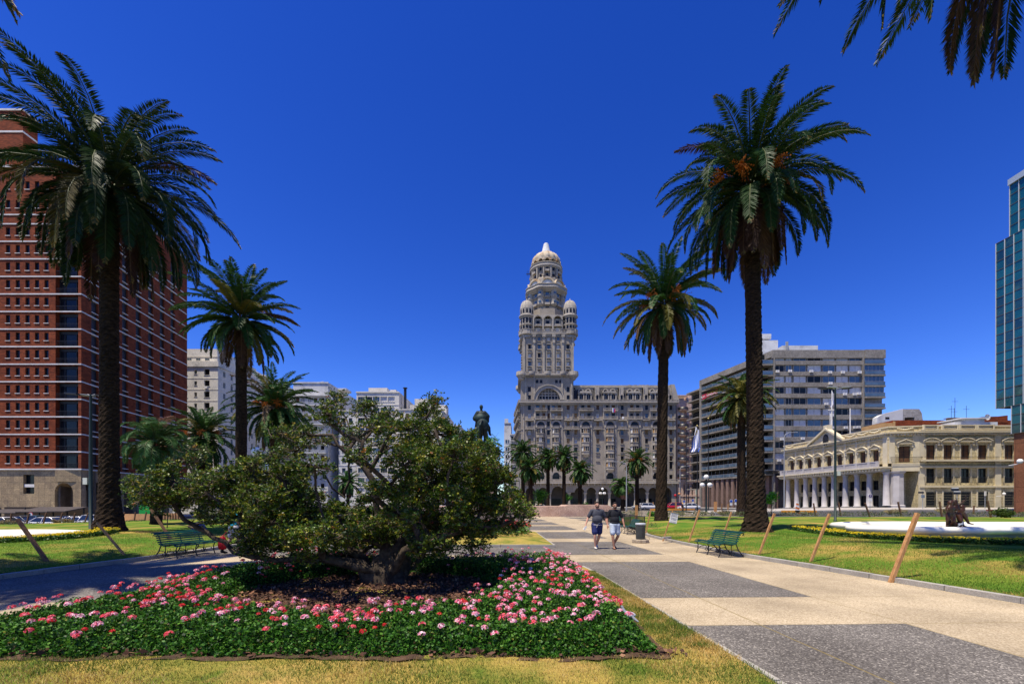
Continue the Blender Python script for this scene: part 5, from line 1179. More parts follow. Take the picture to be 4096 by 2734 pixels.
for k in range(8):
    a=-PI/2+PI/4*k+PI/8; x,y=TCX+r0*.99*math.cos(a),TCY+r0*.99*math.sin(a); q=CR(34)
    d2.lathe(x,y,[(.1,CZ(850)),(q*.8,CZ(830)),(q*1.15,CZ(822)),(q,CZ(815)),(q,CZ(740)),(q*1.15,CZ(735)),(q*1.1,CZ(715)),(q,CZ(705)),(q,CZ(670)),(q*1.2,CZ(650))],12)
    for zz in (800,705):
        M=Matrix.Rotation(a,3,'Z'); d2.obox((x+q*.85*math.cos(a),y+q*.85*math.sin(a),CZ(zz-5)),q*.5,q*.9,.7,M,1)
for k in range(8):
    a=-PI/2+PI/4*k; rr=r0*math.cos(PI/8); x,y=TCX+rr*math.cos(a),TCY+rr*math.sin(a); M=Matrix.Rotation(a,3,'Z')
    d2.obox((x,y,CZ(690)),.12,1.2,1.5,M,1); d2.obox((x,y,CZ(782)),.12,1.2,1.2,M,1); d2.obox((x+.2*math.cos(a),y+.2*math.sin(a),CZ(735)),.6,1.9,.3,M); d2.obox((x+.3*math.cos(a),y+.3*math.sin(a),CZ(815)),1.1,2.0,.8,M); d2.obox((x,y,CZ(855)),.12,1.3,.8,M,2)
b.part('drum_turret',d2,[M_sal2,M_glassbl,M_glassdk])
lr=MB(); lr.lathe(TCX,TCY,[(r0,CZ(682)),(CR(225),CZ(655)),(CR(240),CZ(645)),(CR(240),CZ(636)),(CR(236),CZ(636)),(CR(236),CZ(612)),(CR(242),CZ(611)),(CR(242),CZ(605)),(CR(225),CZ(605)),(CR(225),CZ(630)),(CR(150),CZ(631))],48,0,True,lambda a,z:1+.035*math.cos(8*(a+PI/2)+PI))
b.part('drum_ledge',lr,M_sal2)
ra_=MB(); rA=CR(205)
for k in range(8):
    a=-PI/2+PI/4*k; w=rA*math.tan(PI/8)*.98; px_,py_=TCX+rA*math.cos(a),TCY+rA*math.sin(a); G=Fr(px_+w*math.sin(a)*-1*-1,py_-w*math.cos(a)*1,dx=-math.sin(a),dy=math.cos(a))
    G=Fr(px_+w*math.sin(a),py_-w*math.cos(a),dx=-math.sin(a),dy=math.cos(a)); zs_=CZ(605); n=14; R1=w*.98; R0=w*.74
    ra_.archring(G,w,zs_,R0,R1,-.8,.25,0,n); ra_.fbox(G,w-R1,w-R0,-.8,.25,CZ(630),zs_); ra_.fbox(G,w+R0,w+R1,-.8,.25,CZ(630),zs_)
    q=[(w+R0*math.cos(PI*i/n),zs_+R0*math.sin(PI*i/n)) for i in range(n+1)]; ra_.add([G.P(u,-.3,z) for u,z in q],[tuple(range(n+1))],1); ra_.fbox(G,w-R0,w+R0,-.8,-.31,CZ(632),zs_,1)
    ra_.archring(G,w,zs_-.1,.55,.9,-.31,.0,1,8); q=[(w+.52*math.cos(PI*i/8),zs_-.1+.52*math.sin(PI*i/8)) for i in range(9)]; ra_.add([G.P(u,-.26,z) for u,z in q],[tuple(range(9))],2); ra_.fbox(G,w-.5,w+.5,-.3,-.25,zs_-1,zs_-.1,2)
b.part('crown_arch',ra_,[M_dome,M_pale,M_glassdk])
u3=MB(); rb=CR(168); u3.lathe(TCX,TCY,[(CR(188),CZ(640)),(CR(182),CZ(520)),(CR(165),CZ(500)),(rb*.97,CZ(470)),(rb,CZ(395))],24,0,False); b.part('upper_drum',u3,M_sal)
u4=MB()
u4.lathe(TCX,TCY,[(rb,CZ(398)),(CR(178),CZ(390)),(CR(190),CZ(380)),(CR(190),CZ(368)),(CR(182),CZ(366)),(CR(182),CZ(345)),(CR(188),CZ(344)),(CR(188),CZ(338)),(CR(172),CZ(338)),(CR(172),CZ(364)),(CR(150),CZ(364))],32)
for k in range(14):
    a=2*PI*k/14-PI/2; M=Matrix.Rotation(a,3,'Z'); rr=rb
    u4.obox((TCX+rr*math.cos(a),TCY+rr*math.sin(a),CZ(412)),.16,.85,1.2,M,1); u4.obox((TCX+(rr+.2)*math.cos(a),TCY+(rr+.2)*math.sin(a),CZ(440)),1.2,1.5,.8,M) if k%2==0 else None
    u4.obox((TCX+(rr+.05)*math.cos(a),TCY+(rr+.05)*math.sin(a),CZ(482)),.2,.9,.8,M,1)
    a2=a+PI/14; M=Matrix.Rotation(a2,3,'Z'); u4.obox((TCX+(rr+.15)*math.cos(a2),TCY+(rr+.15)*math.sin(a2),CZ(450)),.8,.5,3.2 if k%2 else 4.2,M)
b.part('upper_gallery',u4,[M_sal2,M_glassdk])
u5=MB(); rc=CR(158)
u5.lathe(TCX,TCY,[(rc*.86,CZ(364)),(rc*.86,CZ(270))],28,1,False)
for k in range(14):
    a=2*PI*k/14-PI/2; w=rc*math.tan(PI/14); px_,py_=TCX+rc*math.cos(a),TCY+rc*math.sin(a); G=Fr(px_+w*math.sin(a),py_-w*math.cos(a),dx=-math.sin(a),dy=math.cos(a))
    u5.arch(G,w,w*.6,CZ(315),0,2*w,CZ(278),0,0,8,.6); u5.fbox(G,0,w*.4,-.5,0,CZ(364),CZ(315)); u5.fbox(G,w*1.6,2*w,-.5,0,CZ(364),CZ(315)); u5.archring(G,w,CZ(315),w*.6,w*1.05,0,.4,0,8); u5.fbox(G,w*.4,w*1.6,-.3,-.1,CZ(364),CZ(335))
b.part('lantern_arcade',u5,[M_dome,M_glassdk])
u6=MB(); rd=CR(163)
u6.lathe(TCX,TCY,[(rd*1.0,CZ(282)),(rd*1.02,CZ(262)),(rd*.97,CZ(235)),(rd*.86,CZ(210)),(rd*.68,CZ(185)),(rd*.45,CZ(165)),(rd*.32,CZ(156))],112,0,True,lambda a,z:1-.075*abs(math.cos(7*(a+PI/2)+PI/2*0+PI/2))**3*(-1)*-1)
b.part('dome',u6,M_dome)
u7=MB(); u7.lathe(TCX,TCY,[(CR(58),CZ(164)),(CR(58),CZ(152)),(CR(51),CZ(150)),(CR(40),CZ(105)),(CR(28),CZ(52)),(CR(20),CZ(44)),(0,CZ(42))],16,0,False); b.part('spire_cap',u7,M_pale)
an=MB(); x=TCX-CR(200)
for q in (-.6,0,.5): an.cyl((x+q,TCY-1,CZ(430)),(x+q,TCY-1,CZ(370)),.06,n=4)
an.box(x-1,x+1,TCY-1.1,TCY-.9,CZ(412),CZ(405)); b.part('antenna',an,M_iron)
b.finish()
fl=MB(); u=UZ(1235)
for i,mi in ((0,0),(1,1),(2,2)): fl.fbox(F,u-.55+.36*i,u-.2+.36*i,1.1,1.14,ZZ(445),ZZ(400)-.2*i,mi)
tag(fl.build('flag',[mat('flag_white',(.7,.7,.7)),mat('flag_blue',(.03,.06,.4)),mat('flag_red',(.6,.02,.02))]),'small red, white and blue cloth hung over a palace balcony','flag')
tl=MB(); u=UZ(1330); tl.fbox(F,u-.4,u+.4,1.08,1.12,ZZ(515),ZZ(490)); tag(tl.build('towel',M_white),'white towel hung over a palace balcony rail','towel')
# ---- pink deco building right of the palace
M_pink=mat('pink_render',(.52,.36,.27),(.62,.45,.35),.4,.85,fine=2)
Yp=168.5
b=Bld('apartment_building','salmon pink building with rounded balconies between palace and dark concrete block','building',(PX(2706,Yp),Yp,0)); b.sillm=M_pink
F=Fr(PX(2706,Yp),Yp,dx=1,dy=0); pz=lambda y:PZ(y,Yp); m=MB(); op=[]
for k in range(7):
    z=pz(1650+33.5*k); 
    for p in (2716,2731): u=F.up(p); op.append((u-.5,u+.5,z-.9,z+.9))
m.wall(F,0,F.up(2745),pz(1925),pz(1600),op,0,.3)
for o in op: b.win(F,(o[0]+o[1])/2,o[2],1.0,1.8,'wh',-.25,M_frw)
m.fbox(F,F.up(2745),F.up(2800),-12,.6,pz(1925),pz(1590)); m.fbox(F,F.up(2706),F.up(2745),-12,-.35,pz(1925),pz(1602)); m.fbox(F,F.up(2712),F.up(2738),-10,-.5,pz(1610),pz(1580)); m.fbox(F,F.up(2752),F.up(2790),-10,.3,pz(1590),pz(1575))
b.part('wall',m,M_pink)
for k in range(9):
    z=pz(1640+33.5*k); bc=MB(); p=F.P(F.up(2731),.2,0)
    if z<pz(1925): break
    bc.lathe(p[0],p[1],[(.2,z-.9),(1.5,z-.35),(1.9,z-.2),(1.9,z)],14); bc.lathe(p[0],p[1],[(1.85,z),(1.85,z+.95),(1.8,z+.95)],14,1); b.part('balcony',bc,[M_pink,M_iron])
cr=MB()
for a,c in ((2708,2747),): cr.fbox(F,F.up(a),F.up(c),-.3,1.2,pz(1640)+5,pz(1640)+5.4)
cr.fbox(F,F.up(2706),F.up(2800),-.3,1.0,pz(1926),pz(1918)); b.part('cornice',cr,M_pink)
pi=MB()
for k in range(6): u=lerp(.5,F.up(2795),k/5.2); pi.fbox(F,u-.45,u+.45,-.6,.5,0,pz(1925)); pi.fbox(F,u-.7,u+.7,-.6,.7,pz(1935),pz(1925)); pi.fbox(F,u-.6,u+.6,-.3,.65,pz(1985),pz(1978))
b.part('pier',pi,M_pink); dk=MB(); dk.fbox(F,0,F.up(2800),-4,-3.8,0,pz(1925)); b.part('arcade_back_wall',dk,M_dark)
for k in range(8):
    for p in (2762,2780): b.win(F,F.up(p),pz(1650+33.5*k)-.8,1.2,1.7,'wh',.62,M_frw)
b.finish()
# ---- dark concrete block of flats
Yc=119
b=Bld('apartment_block','wide grey concrete block of flats with long window ribbons and balconies','building',(PX(3093,Yc),Yc,0)); b.sillm=M_conc
cx0=PX(3093,Yc); F=Fr(cx0,Yc,dx=1,dy=0); S=Fr(61.6,148,tx=cx0,ty=Yc); U=F.up; zr=lambda y:PZ(1280+y*.5102,Yc)
ztp=zr(235); rp=[285,370,455,542,627,710,797,883,970,1057,1145]; zfl=[zr(y+35) for y in rp]; zg=zr(1190)
uE=U(3455); uR=U(3534)
m=MB(); cols=[(783,860),(872,918),(934,1031),(1043,1148),(1163,1257),(1268,1362),(1372,1466)]
ux=lambda zx:U(2700+zx*.5102)
for i,y in enumerate(rp):
    z0,z1=zr(y+33),zr(y-20)      # window ribbon
    zt_=ztp if i==0 else zr(rp[i-1]+33)
    m.fbox(F,ux(772),uE,-.4,.12,z1,zt_)
m.fbox(F,ux(772),uE,-.4,.12,zg-.3,zr(rp[-1]+33)); m.fbox(F,ux(770),ux(780),-.6,.3,0,ztp-.05); m.fbox(F,uE-.5,uE-.05,-.6,.3,zg,ztp-.05)
m.fbox(F,ux(772),uR,-14,-.45,zg,ztp-.1); m.fbox(F,ux(1480),uR+.2,-3.5,.5,ztp-2.2,ztp+.02); m.fbox(F,-.3,ux(1480)-.01,-.5,.25,ztp-2.1,ztp)
m.box(cx0-.01,cx0+25,Yc+3,Yc+14,0,zg); 
b.part('facade',m,M_conc)
rs=random.Random(8)
for i,y in enumerate(rp):
    for a,c in cols:
        z0,z1=zr(y+33),zr(y-20); r_=rs.random(); k='wh' if r_<.62 else ('bl' if r_<.8 else 'dk')
        if k=='wh' and rs.random()<.35: k='bl'
        b.win(F,(ux(a)+ux(c))/2,z0+.02,ux(c)-ux(a),z1-z0-.04,k,-.3,M_frw,1 if ux(c)-ux(a)<4 else 2,0)
# left bay of the front and right corner with deep balconies
for i,y in enumerate(rp):
    z0=zr(y+58); z1=zr(y-20)
    k=MB(); k.fbox(F,ux(672),ux(770),-3.2,.1,z0-.35,z0); k.fbox(F,ux(672),ux(770),.0,.05,z0+.15,z0+1.0,1); k.fbox(F,ux(672),ux(770),-.01,.08,z0+1.0,z0+1.07,2); k.fbox(F,ux(672),ux(770),-2.6,-2.5,z0,z0+3.2,3); b.part('balcony',k,[M_conc,M_glassbl,M_grey,M_glassdk])
    z0=zr(y+58); k=MB(); k.fbox(F,uE,uR+.2,-3.2,.5,z0-.4,z0)
    k.fbox(F,uE,uR+.1,.40,.44,z0+.1,z0+.95,1); k.fbox(F,uR+.05,uR+.1,-3,.4,z0+.1,z0+.95,1); k.fbox(F,uE,uR+.1,.39,.47,z0+.95,z0+1.02,2)
    if i not in (4,5):
        k.fbox(F,uE,uR-.1,.1,.16,z0,z0+2.8,1); 
        for q in range(6): uu=lerp(uE,uR-.1,q/5); k.fbox(F,uu-.05,uu+.05,.06,.2,z0,z0+2.8,2)
    b.part('balcony',k,[M_conc,M_glassbl,M_grey])
# long oblique side with continuous balconies
sd=MB(); Lh=S.L; u8=S.up(2806); zsd=lambda k:zr(rp[0]+58)-2.9*k*0
sd.fbox(S,0,Lh,-12,-2.2,zg,ztp-.3); sd.fbox(S,u8,Lh-.01,-2.2,.3,ztp-1.7,ztp-.02); sd.fbox(S,u8-.4,u8+.3,-2.2,.5,0,ztp-.1); b.part('side_wall',sd,M_conc)
for i,y in enumerate(rp):
    z0=zr(y+58); k=MB(); k.fbox(S,u8+.3,Lh-.1,-2.2,.3,z0-.4,z0); k.fbox(S,u8+.3,Lh-.2,.18,.22,z0+.12,z0+.95,1); k.fbox(S,u8+.3,Lh-.2,.16,.26,z0+.95,z0+1.02,2)
    for q in range(12): uu=lerp(u8+.4,Lh-.4,q/11); k.fbox(S,uu-.04,uu+.04,.15,.25,z0,z0+.95,2)
    k.fbox(S,u8+.3,Lh-.2,-2.18,-2.1,z0,z0+3.2,3)
    for q in range(16): uu=lerp(u8+.4,Lh-.4,q/15); k.fbox(S,uu-.08,uu+.08,-2.08,-1.95,z0,z0+2.5,2)
    b.part('balcony',k,[M_conc,M_glassbl,M_grey,M_glassdk])
S2=Fr(S.P(-7,0,0)[0],S.P(-7,0,0)[1],tx=S.P(u8-.5,0,0)[0],ty=S.P(u8-.5,0,0)[1]); w2=MB(); w2.fbox(S2,0,S2.L,-10,-1.2,zg,ztp-3.3); w2.fbox(S2,-.3,S2.L+.2,-10,.6,ztp-3.2,ztp-2.7); b.part('stair_wing',w2,M_conc)
for i in range(11):
    z0=ztp-3-2.93*(i+1); k=MB(); k.fbox(S2,.2,S2.L,-1.2,.9,z0-.3,z0); k.fbox(S2,.2,S2.L,.82,.88,z0+.85,z0+.95,1)
    for q in range(14): uu=lerp(.3,S2.L-.1,q/13); k.fbox(S2,uu-.03,uu+.03,.83,.87,z0,z0+.85,1)
    k.fbox(S2,1.0,S2.L-1,-1.18,-1.1,z0,z0+2.2,2); b.part('balcony',k,[M_conc,M_iron,M_glassdk])
# ground floor colonnade, lettering above
cg=MB(); M_brc=mat('brown_pier',(.17,.11,.085),(.24,.16,.125),1,.8)
for q in range(13): uu=lerp(1.0,Lh-2,q/12); p=S.P(uu,-.2,0); cg.fbox(S,uu-.55,uu+.55,-1.2,0,0,zg-.8)
for q in range(6): uu=lerp(1,uR-1,q/5); cg.fbox(F,uu-.5,uu+.5,-1.6,-.4,0,zg)
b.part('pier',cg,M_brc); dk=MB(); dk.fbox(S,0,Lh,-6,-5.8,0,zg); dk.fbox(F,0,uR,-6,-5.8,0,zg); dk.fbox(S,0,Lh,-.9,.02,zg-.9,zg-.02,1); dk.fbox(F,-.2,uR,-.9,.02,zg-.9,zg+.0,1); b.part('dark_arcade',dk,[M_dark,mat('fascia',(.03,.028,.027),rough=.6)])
kn=MB(); kn.fbox(S,Lh-12,Lh+.8,-1,2.2,zg+.05,zg+.35); b.part('canopy',kn,mat('fascia',(.03,)*3))
M_let=mat('silver_letters',(.50,.50,.48),rough=.5)
p=S.P(S.up(2870),.06,zg-.45)
rotS=(PI/2,0,S.ang)
letters('PANAMERICANA DE NORMAS TECNICAS',.9,M_let,b.t,Vector(S.P(S.up(2850),.06,zg-.46))-b.L,rotS,depth=.02)
letters('INTERNATIONAL ORGANIZATION FOR STANDARDIZATION',.9,M_let,b.t,Vector(S.P(S.up(2960),.06,zg-.46))-b.L,rotS,depth=.02)
rfx=MB(); rfx.box(PX(3010,132),PX(3112,132),132,134.5,ztp-2.5,PZ(1360,132)); rfx.box(PX(3025,132.5),PX(3085,132.5),132.5,134,PZ(1352,132)+.01,PZ(1337,133)); rfx.box(PX(3166,Yc),PX(3313,Yc),Yc+4,Yc+9,ztp-.5,zr(157)); rfx.box(PX(3313,Yc)+.02,PX(3352,Yc),Yc+4.1,Yc+9,ztp-.5,zr(213)); b.part('roof_house',rfx,M_whr)
ch=MB()
for q in (3178,3184): ch.cyl((PX(q,Yc),Yc+3.6,ztp-.3),(PX(q,Yc),Yc+3.6,zr(130)),.18,n=8)
b.part('chimney_pipe',ch,M_grey)
for (zx,zy) in ((798,403),(897,400),(1063,402),(1209,410),(1309,410),(1441,410),(1213,496),(1326,580),(1402,580),(1437,576),(1180,656),(1224,744),(1332,842),(1407,840),(1434,838),(1228,842),(833,932),(996,928),(1110,928),(812,1098)):
    a=MB(); a.fbox(F,ux(zx)-.42,ux(zx)+.42,.13,.48,zr(zy+9)-.02,zr(zy-9)); p=F.P(ux(zx)-.08,.485,zr(zy)); a.lathe(0,0,[(.22,0),(.2,.02)],10); a.v=a.v[:8]+[(p[0]+x,p[1]-z,p[2]+y) for x,y,z in a.v[8:]]; a.m[6:]=[1]*len(a.m[6:]); a.s=[False]*len(a.f)
    b.part('air_conditioner',a,[M_white,M_iron])
b.finish()
bnr=MB(); ub0,ub1=S.up(2812),S.up(2873); bnr.fbox(S,ub0,ub1,.30,.34,PZ(1577,140),PZ(1577,140)+1.5)
o=bnr.build('banner',mat('red_cloth',(.42,.02,.05),rough=.7)); tag(o,'red banner with white lettering hung on an upper balcony of the concrete block','banner')
letters('TALVI - SANGUINETTI',1.0,M_white,o,S.P((ub0+ub1)/2,.37,PZ(1577,140)+.75),rotS,depth=.01)
# ---- the yellow classical palace with columns
M_yel=mat('yellow_render',(.55,.45,.24),(.65,.55,.32),.5,.85,fine=3,c3=(.44,.36,.21),s3=.35)
M_yel2=mat('yellow_trim',(.58,.50,.33),(.68,.60,.42),.8,.85)
M_col=mat('pale_column',(.42,.39,.375),(.50,.47,.45),.8,.8)
P0=(PX(3135,107),107.0); P1=(PX(3553,80),80.0); P2=(PX(3675,79),79.0); P3=(93.5,78.6)
b=Bld('classical_palace','pale yellow classical palace with colonnade and pediment on the right','building',(P1[0],P1[1],.2)); b.sillm=M_yel2
F=Fr(*P0,tx=P1[0],ty=P1[1]); G=Fr(*P1,tx=P2[0],ty=P2[1]); H=Fr(*P2,tx=P3[0],ty=P3[1])
zc=lambda zy:PZ(1580+zy*.4453,80)
z_top=zc(285); z_cor=zc(345); z_fl=zc(612); z_bal=zc(640); z_cap=zc(690); z_g=.55; ent=zc(655)
m=MB(); R_=F.L; cw=[]
# windows by pixel on the long face
pw=[265,341,420,505,596,692,794,900,1017]; uw=[F.up(3050+x*.4453) for x in pw]
zw0,zw1=zc(600),zc(480)
opF=[(u-.62,u+.62,zw0,zw1) for u in uw]
m.wall(F,0,R_,z_fl,z_top,opF,0,.35)
ug=G.L/2+.2; opG=[(ug-.9,ug+.9,zc(605),zc(460))]; m.wall(G,0,G.L,z_fl,z_top,opG,0,.35)
hx=[1510,1668,1823,1977,2215]; hu=[H.up(3050+x*.4453) for x in hx]; opH=[(u-.82,u+.82,zc(605),zc(452)) for u in hu]+[(u-.8,u+.8,zc(790),zc(660)) for u in hu]+[(u-.85,u+.85,zc(998),zc(868)) for u in hu]
m.wall(H,0,H.L,z_g-.5,z_top,opH,0,.35)
# recessed ground floor wall behind the columns
opR=[(u-.65,u+.65,z_g+.1,z_g+2.6) for u in uw]+[(u-.6,u+.6,z_g+3.6,z_g+5.4) for u in uw]
m.wall(F,0,R_,z_g-.6,z_bal,opR,-2.6,.3); m.wall(G,0,G.L,z_g-.6,z_bal,[(ug-.9,ug+.9,z_g+.1,zc(845)),(ug-.8,ug+.8,zc(800),zc(690))],-2.6,.3)
m.quad(H.P(0,0,z_g-.5),H.P(0,-2.9,z_g-.5),H.P(0,-2.9,z_bal),H.P(0,0,z_bal))
m.quad(F.P(0,0,z_g-.5),F.P(0,-14,z_g-.5),F.P(0,-14,z_top),F.P(0,0,z_top))
b.part('wall',m,M_yel)
for o in opF: b.win(F,(o[0]+o[1])/2,o[2],1.24,o[3]-o[2],'sh',-.3,M_frd,1,0,2)
b.win(G,ug,opG[0][2],1.8,opG[0][3]-opG[0][2],'sh',-.3,M_frd,1,0,2)
for i,o in enumerate(opH): b.win(H,(o[0]+o[1])/2,o[2],o[1]-o[0],o[3]-o[2],'sh' if i<5 else 'dk',-.3,M_frd,1,0,2)
for o in opR: b.win(F,(o[0]+o[1])/2,o[2],o[1]-o[0],o[3]-o[2],'dk',-2.85,M_frd,1,0,1)
b.win(G,ug,z_g+.1,1.8,zc(845)-z_g-.1,'dk',-2.85,M_frd,1,0,1); b.win(G,ug,zc(800),1.6,zc(690)-zc(800),'dk',-2.85,M_frd,1,0,1)
c=MB()
for K in (F,G,H):
    c.fbox(K,-.1,K.L+.1,.002,.62,z_cor,z_cor+.22); c.fbox(K,-.05,K.L+.05,.002,.4,z_cor-.2,z_cor); c.fbox(K,0,K.L,.002,.18,zc(395),zc(388))
    n=int(K.L/.5)
    for i in range(n): u=(i+.5)*K.L/n; c.fbox(K,u-.1,u+.1,.002,.5,z_cor-.42,z_cor-.2)
    c.fbox(K,-.05,K.L+.05,-.3,.12,z_top-.12,z_top+.1)
c.fbox(H,0,H.L,.002,.7,zc(600),zc(612)+.55); c.fbox(H,0,H.L,.002,.28,zc(828),zc(815)); c.fbox(H,0,H.L,.002,.4,zc(655),zc(640))
b.part('cornice',c,M_yel2)
# balustrade parapet along the right face
pb=MB(); hh=[H.up(3050+x*.4453) for x in (1445,1553,1612,1733,1768,1893,1925,2055)]
for a,d_ in zip(hh[0::2],hh[1::2]):
    for i in range(13): u=lerp(a+.2,d_-.2,i/12); p=H.P(u,.2,0); pb.lathe(p[0],p[1],[(.05,zc(314)),(.12,zc(308)),(.05,zc(296)),(.09,zc(286))],6)
    pb.fbox(H,a,d_,.05,.35,zc(286),zc(277)); pb.fbox(H,a-.25,a,.05,.38,zc(318),zc(275)); pb.fbox(H,d_,d_+.25,.05,.38,zc(318),zc(275))
pb.fbox(H,0,H.L,-.2,.37,zc(326),zc(316)); b.part('parapet_balustrade',pb,M_yel2)
# pediment
pd=MB(); ua,ub=F.up(3050+433*.4453),F.up(3050+735*.4453); um=F.up(3050+590*.4453); zp=F.zp(1580+318*.4453,um)
pd.prism(F,[(ua,z_cor+.1),(ub,z_cor+.1),(um,zp)],-.4,.25)
for a,bb in (((ua-.2,z_cor+.15),(um,zp+.15)),((um,zp+.15),(ub+.2,z_cor+.15))):
    dx_,dz_=bb[0]-a[0],bb[1]-a[1]; pd.prism(F,[(a[0],a[1]),(bb[0],bb[1]),(bb[0],bb[1]+.4),(a[0],a[1]+.4)],-.4,.75)
pd.fbox(F,um-.55,um+.55,-.4,.6,zp-.2,zp+1.1); b.part('pediment',pd,M_yel2)
es=MB(); p=F.P(um-.2,.3,zc(400)+.15); es.v=[]; t_=MB(); t_.ball((0,0,0),1,14); es.add([F.P(um-.3+v[0]*.62,.3+v[1]*.18,F.zp(1580+400*.4453,um)+v[2]*1.05) for v in t_.v],t_.f,0,True)
for k in range(16):
    a=2*PI*k/16; es.add([F.P(um-.3+.62*math.cos(a)+x*.16,.34+y*.1,F.zp(1580+400*.4453,um)+1.05*math.sin(a)+z*.2) for x,y,z in t_.v],t_.f,0,True)
b.part('coat_of_arms',es,M_iron)
# window hoods (alternating triangular and curved), pilasters, garlands
hd=MB()
def hood(K,u,z,w,curved):
    hd.fbox(K,u-w,u+w,.002,.35,z,z+.14); 
    if curved:
        n=8; a=[(u-w+2*w*i/n,z+.14+.55*math.sin(PI*i/n)) for i in range(n+1)]
        for p_,q_ in zip(a,a[1:]): hd.prism(K,[(p_[0],p_[1]-.02),(q_[0],q_[1]-.02),(q_[0],q_[1]+.14),(p_[0],p_[1]+.14)],.002,.4)
        hd.prism(K,a,.002,.15)
    else:
        for p_,q_ in (((u-w,z+.14),(u,z+.75)),((u,z+.75),(u+w,z+.14))): hd.prism(K,[p_,q_,(q_[0],q_[1]+.16),(p_[0],p_[1]+.16)],.002,.42)
        hd.prism(K,[(u-w,z+.14),(u+w,z+.14),(u,z+.75)],.002,.14)
    for k in range(7): q=K.P(u+(k-3)*w*.2,.2,z+.3+.12*(3-abs(k-3))*.6); hd.ball(q,.1,6)
    hd.fbox(K,u-w+.12,u-w+.32,.002,.25,z-.55,z); hd.fbox(K,u+w-.32,u+w-.12,.002,.25,z-.55,z)
for i,u in enumerate(uw): hood(F,u,zc(470),1.15,i%2==1)
hood(G,ug,zc(442),1.3,False)
for u in hu[:4]: hood(H,u,zc(428),1.45,True)
hood(H,hu[4],zc(428),1.45,True)
for i in range(len(uw)-1): u=(uw[i]+uw[i+1])/2; hd.fbox(F,u-.22,u+.22,.002,.12,z_bal,z_cor-.42)
for u in (F.L-.5,): hd.fbox(F,u-.45,u+.45,.002,.16,z_bal,z_cor-.42)
for u in (.5,G.L-.5): hd.fbox(G,u-.45,u+.45,.002,.16,z_fl,z_cor-.42)
for x in (1425,2110): u=H.up(3050+x*.4453); hd.fbox(H,u-.5,u+.5,.002,.16,z_g,z_cor-.42)
for o in [q for q in opH]: 
    a,d_=o[0],o[1]; hd.fbox(H,a-.22,a-.0,.002,.08,o[2],o[3]+.2); hd.fbox(H,d_+.0,d_+.22,.002,.08,o[2],o[3]+.2)
for K,pts in ((F,(245,790,900,1010)),(G,(1280,))):
    for x in pts:
        u=K.up(3050+x*.4453); z=(z_top+z_cor)/2+.15
        for k in range(9): q=K.P(u+(k-4)*.28,.05,z-.12*math.cos((k-4)*.7)); hd.ball(q,.16,6)
for j in range(9):
    z=z_g+.3+j*.45
    if z<zc(835): hd.fbox(H,.3,H.L,.002,.03,z,z+.05)
b.part('window_hood',hd,M_yel2)
# columns
pc=[235,312,392,474,560,645,750,855,967]; M_plinth=mat('granite_plinth',(.26,.25,.22),(.36,.34,.30),2,.8,fine=12)
for x in pc:
    u=F.up(3050+x*.4453); p=F.P(u,.12,0); zb_=lerp(.18,.78,u/F.L); k=MB()
    k.lathe(p[0],p[1],[(.62,zb_+.42),(.62,zb_+.55),(.50,zb_+.62),(.49,zb_+2.2),(.41,z_cap-.5),(.44,z_cap-.45),(.44,z_cap-.35),(.58,z_cap-.15),(.58,z_cap-.02)],22); k.fbox(F,u-.62,u+.62,-.5,.8,z_cap-.02,z_cap+.12); b.part('column',k,M_col)
    q=MB(); q.fbox(F,u-.8,u+.8,-.7,.95,zb_-.8,zb_+.42); b.part('column_base',q,M_plinth)
for (K,u) in ((G,.35),):
    k=MB(); p=K.P(u-.75,.2,0); k.lathe(p[0],p[1],[(.62,1.3),(.50,1.4),(.42,z_cap-.4),(.6,z_cap)],20); p=K.P(u+.9,.1,0); k.lathe(p[0],p[1],[(1.25,.9),(1.25,1.3),(1.05,1.4),(1.0,z_cap-.35),(1.25,z_cap-.1),(1.3,z_cap+.1)],8,0,False,a0=PI/8,a1=PI/8+2*PI); b.part('corner_column',k,M_col)
eb=MB(); eb.fbox(F,0,F.L+.2,-.1,1.1,z_cap+.12,z_bal-.25); eb.fbox(F,-.3,F.L+.4,-.2,1.5,z_bal-.25,z_bal); eb.fbox(G,.5,G.L,-.1,.3,z_cap+.12,z_fl)
eb.fbox(F,0,F.L,-2.6,.0,z_bal-.5,z_bal-.3)
for i in range(40): u=(i+.5)*F.L/40; eb.fbox(F,u-.12,u+.12,1.1,1.42,z_bal-.6,z_bal-.25)
b.part('entablature',eb,M_yel2)
bb=MB(); n=9
us_=[F.up(3050+x*.4453) for x in (215,265,341,420,505,596,692,794,900,1017,1090)]
bb.fbox(F,us_[0],us_[-1],1.15,1.38,z_bal,z_bal+.14); bb.fbox(F,us_[0],us_[-1],1.15,1.38,z_bal+.85,z_bal+1.0)
for u in us_: bb.fbox(F,u-.25,u+.25,1.1,1.42,z_bal,z_bal+1.02)
for a,d_ in zip(us_,us_[1:]):
    for i in range(11): u=lerp(a+.4,d_-.4,i/10); bb.fbox(F,u-.07,u+.07,1.2,1.33,z_bal+.14,z_bal+.85)
b.part('balustrade',bb,M_col)
def ironrail(K,u0,u1,z,d):
    k=MB(); k.fbox(K,u0,u1,d-.04,d,z+.95,z+1.0); k.fbox(K,u0,u1,d-.04,d,z+.08,z+.12); n=int((u1-u0)/.16)
    for i in range(n+1): u=lerp(u0,u1,i/n); k.fbox(K,u-.014,u+.014,d-.035,d-.005,z,z+.97)
    for u in (u0,u1): k.fbox(K,u-.03,u+.03,0,d,z+.95,z+1.0)
    b.part('iron_railing',k,M_iron)
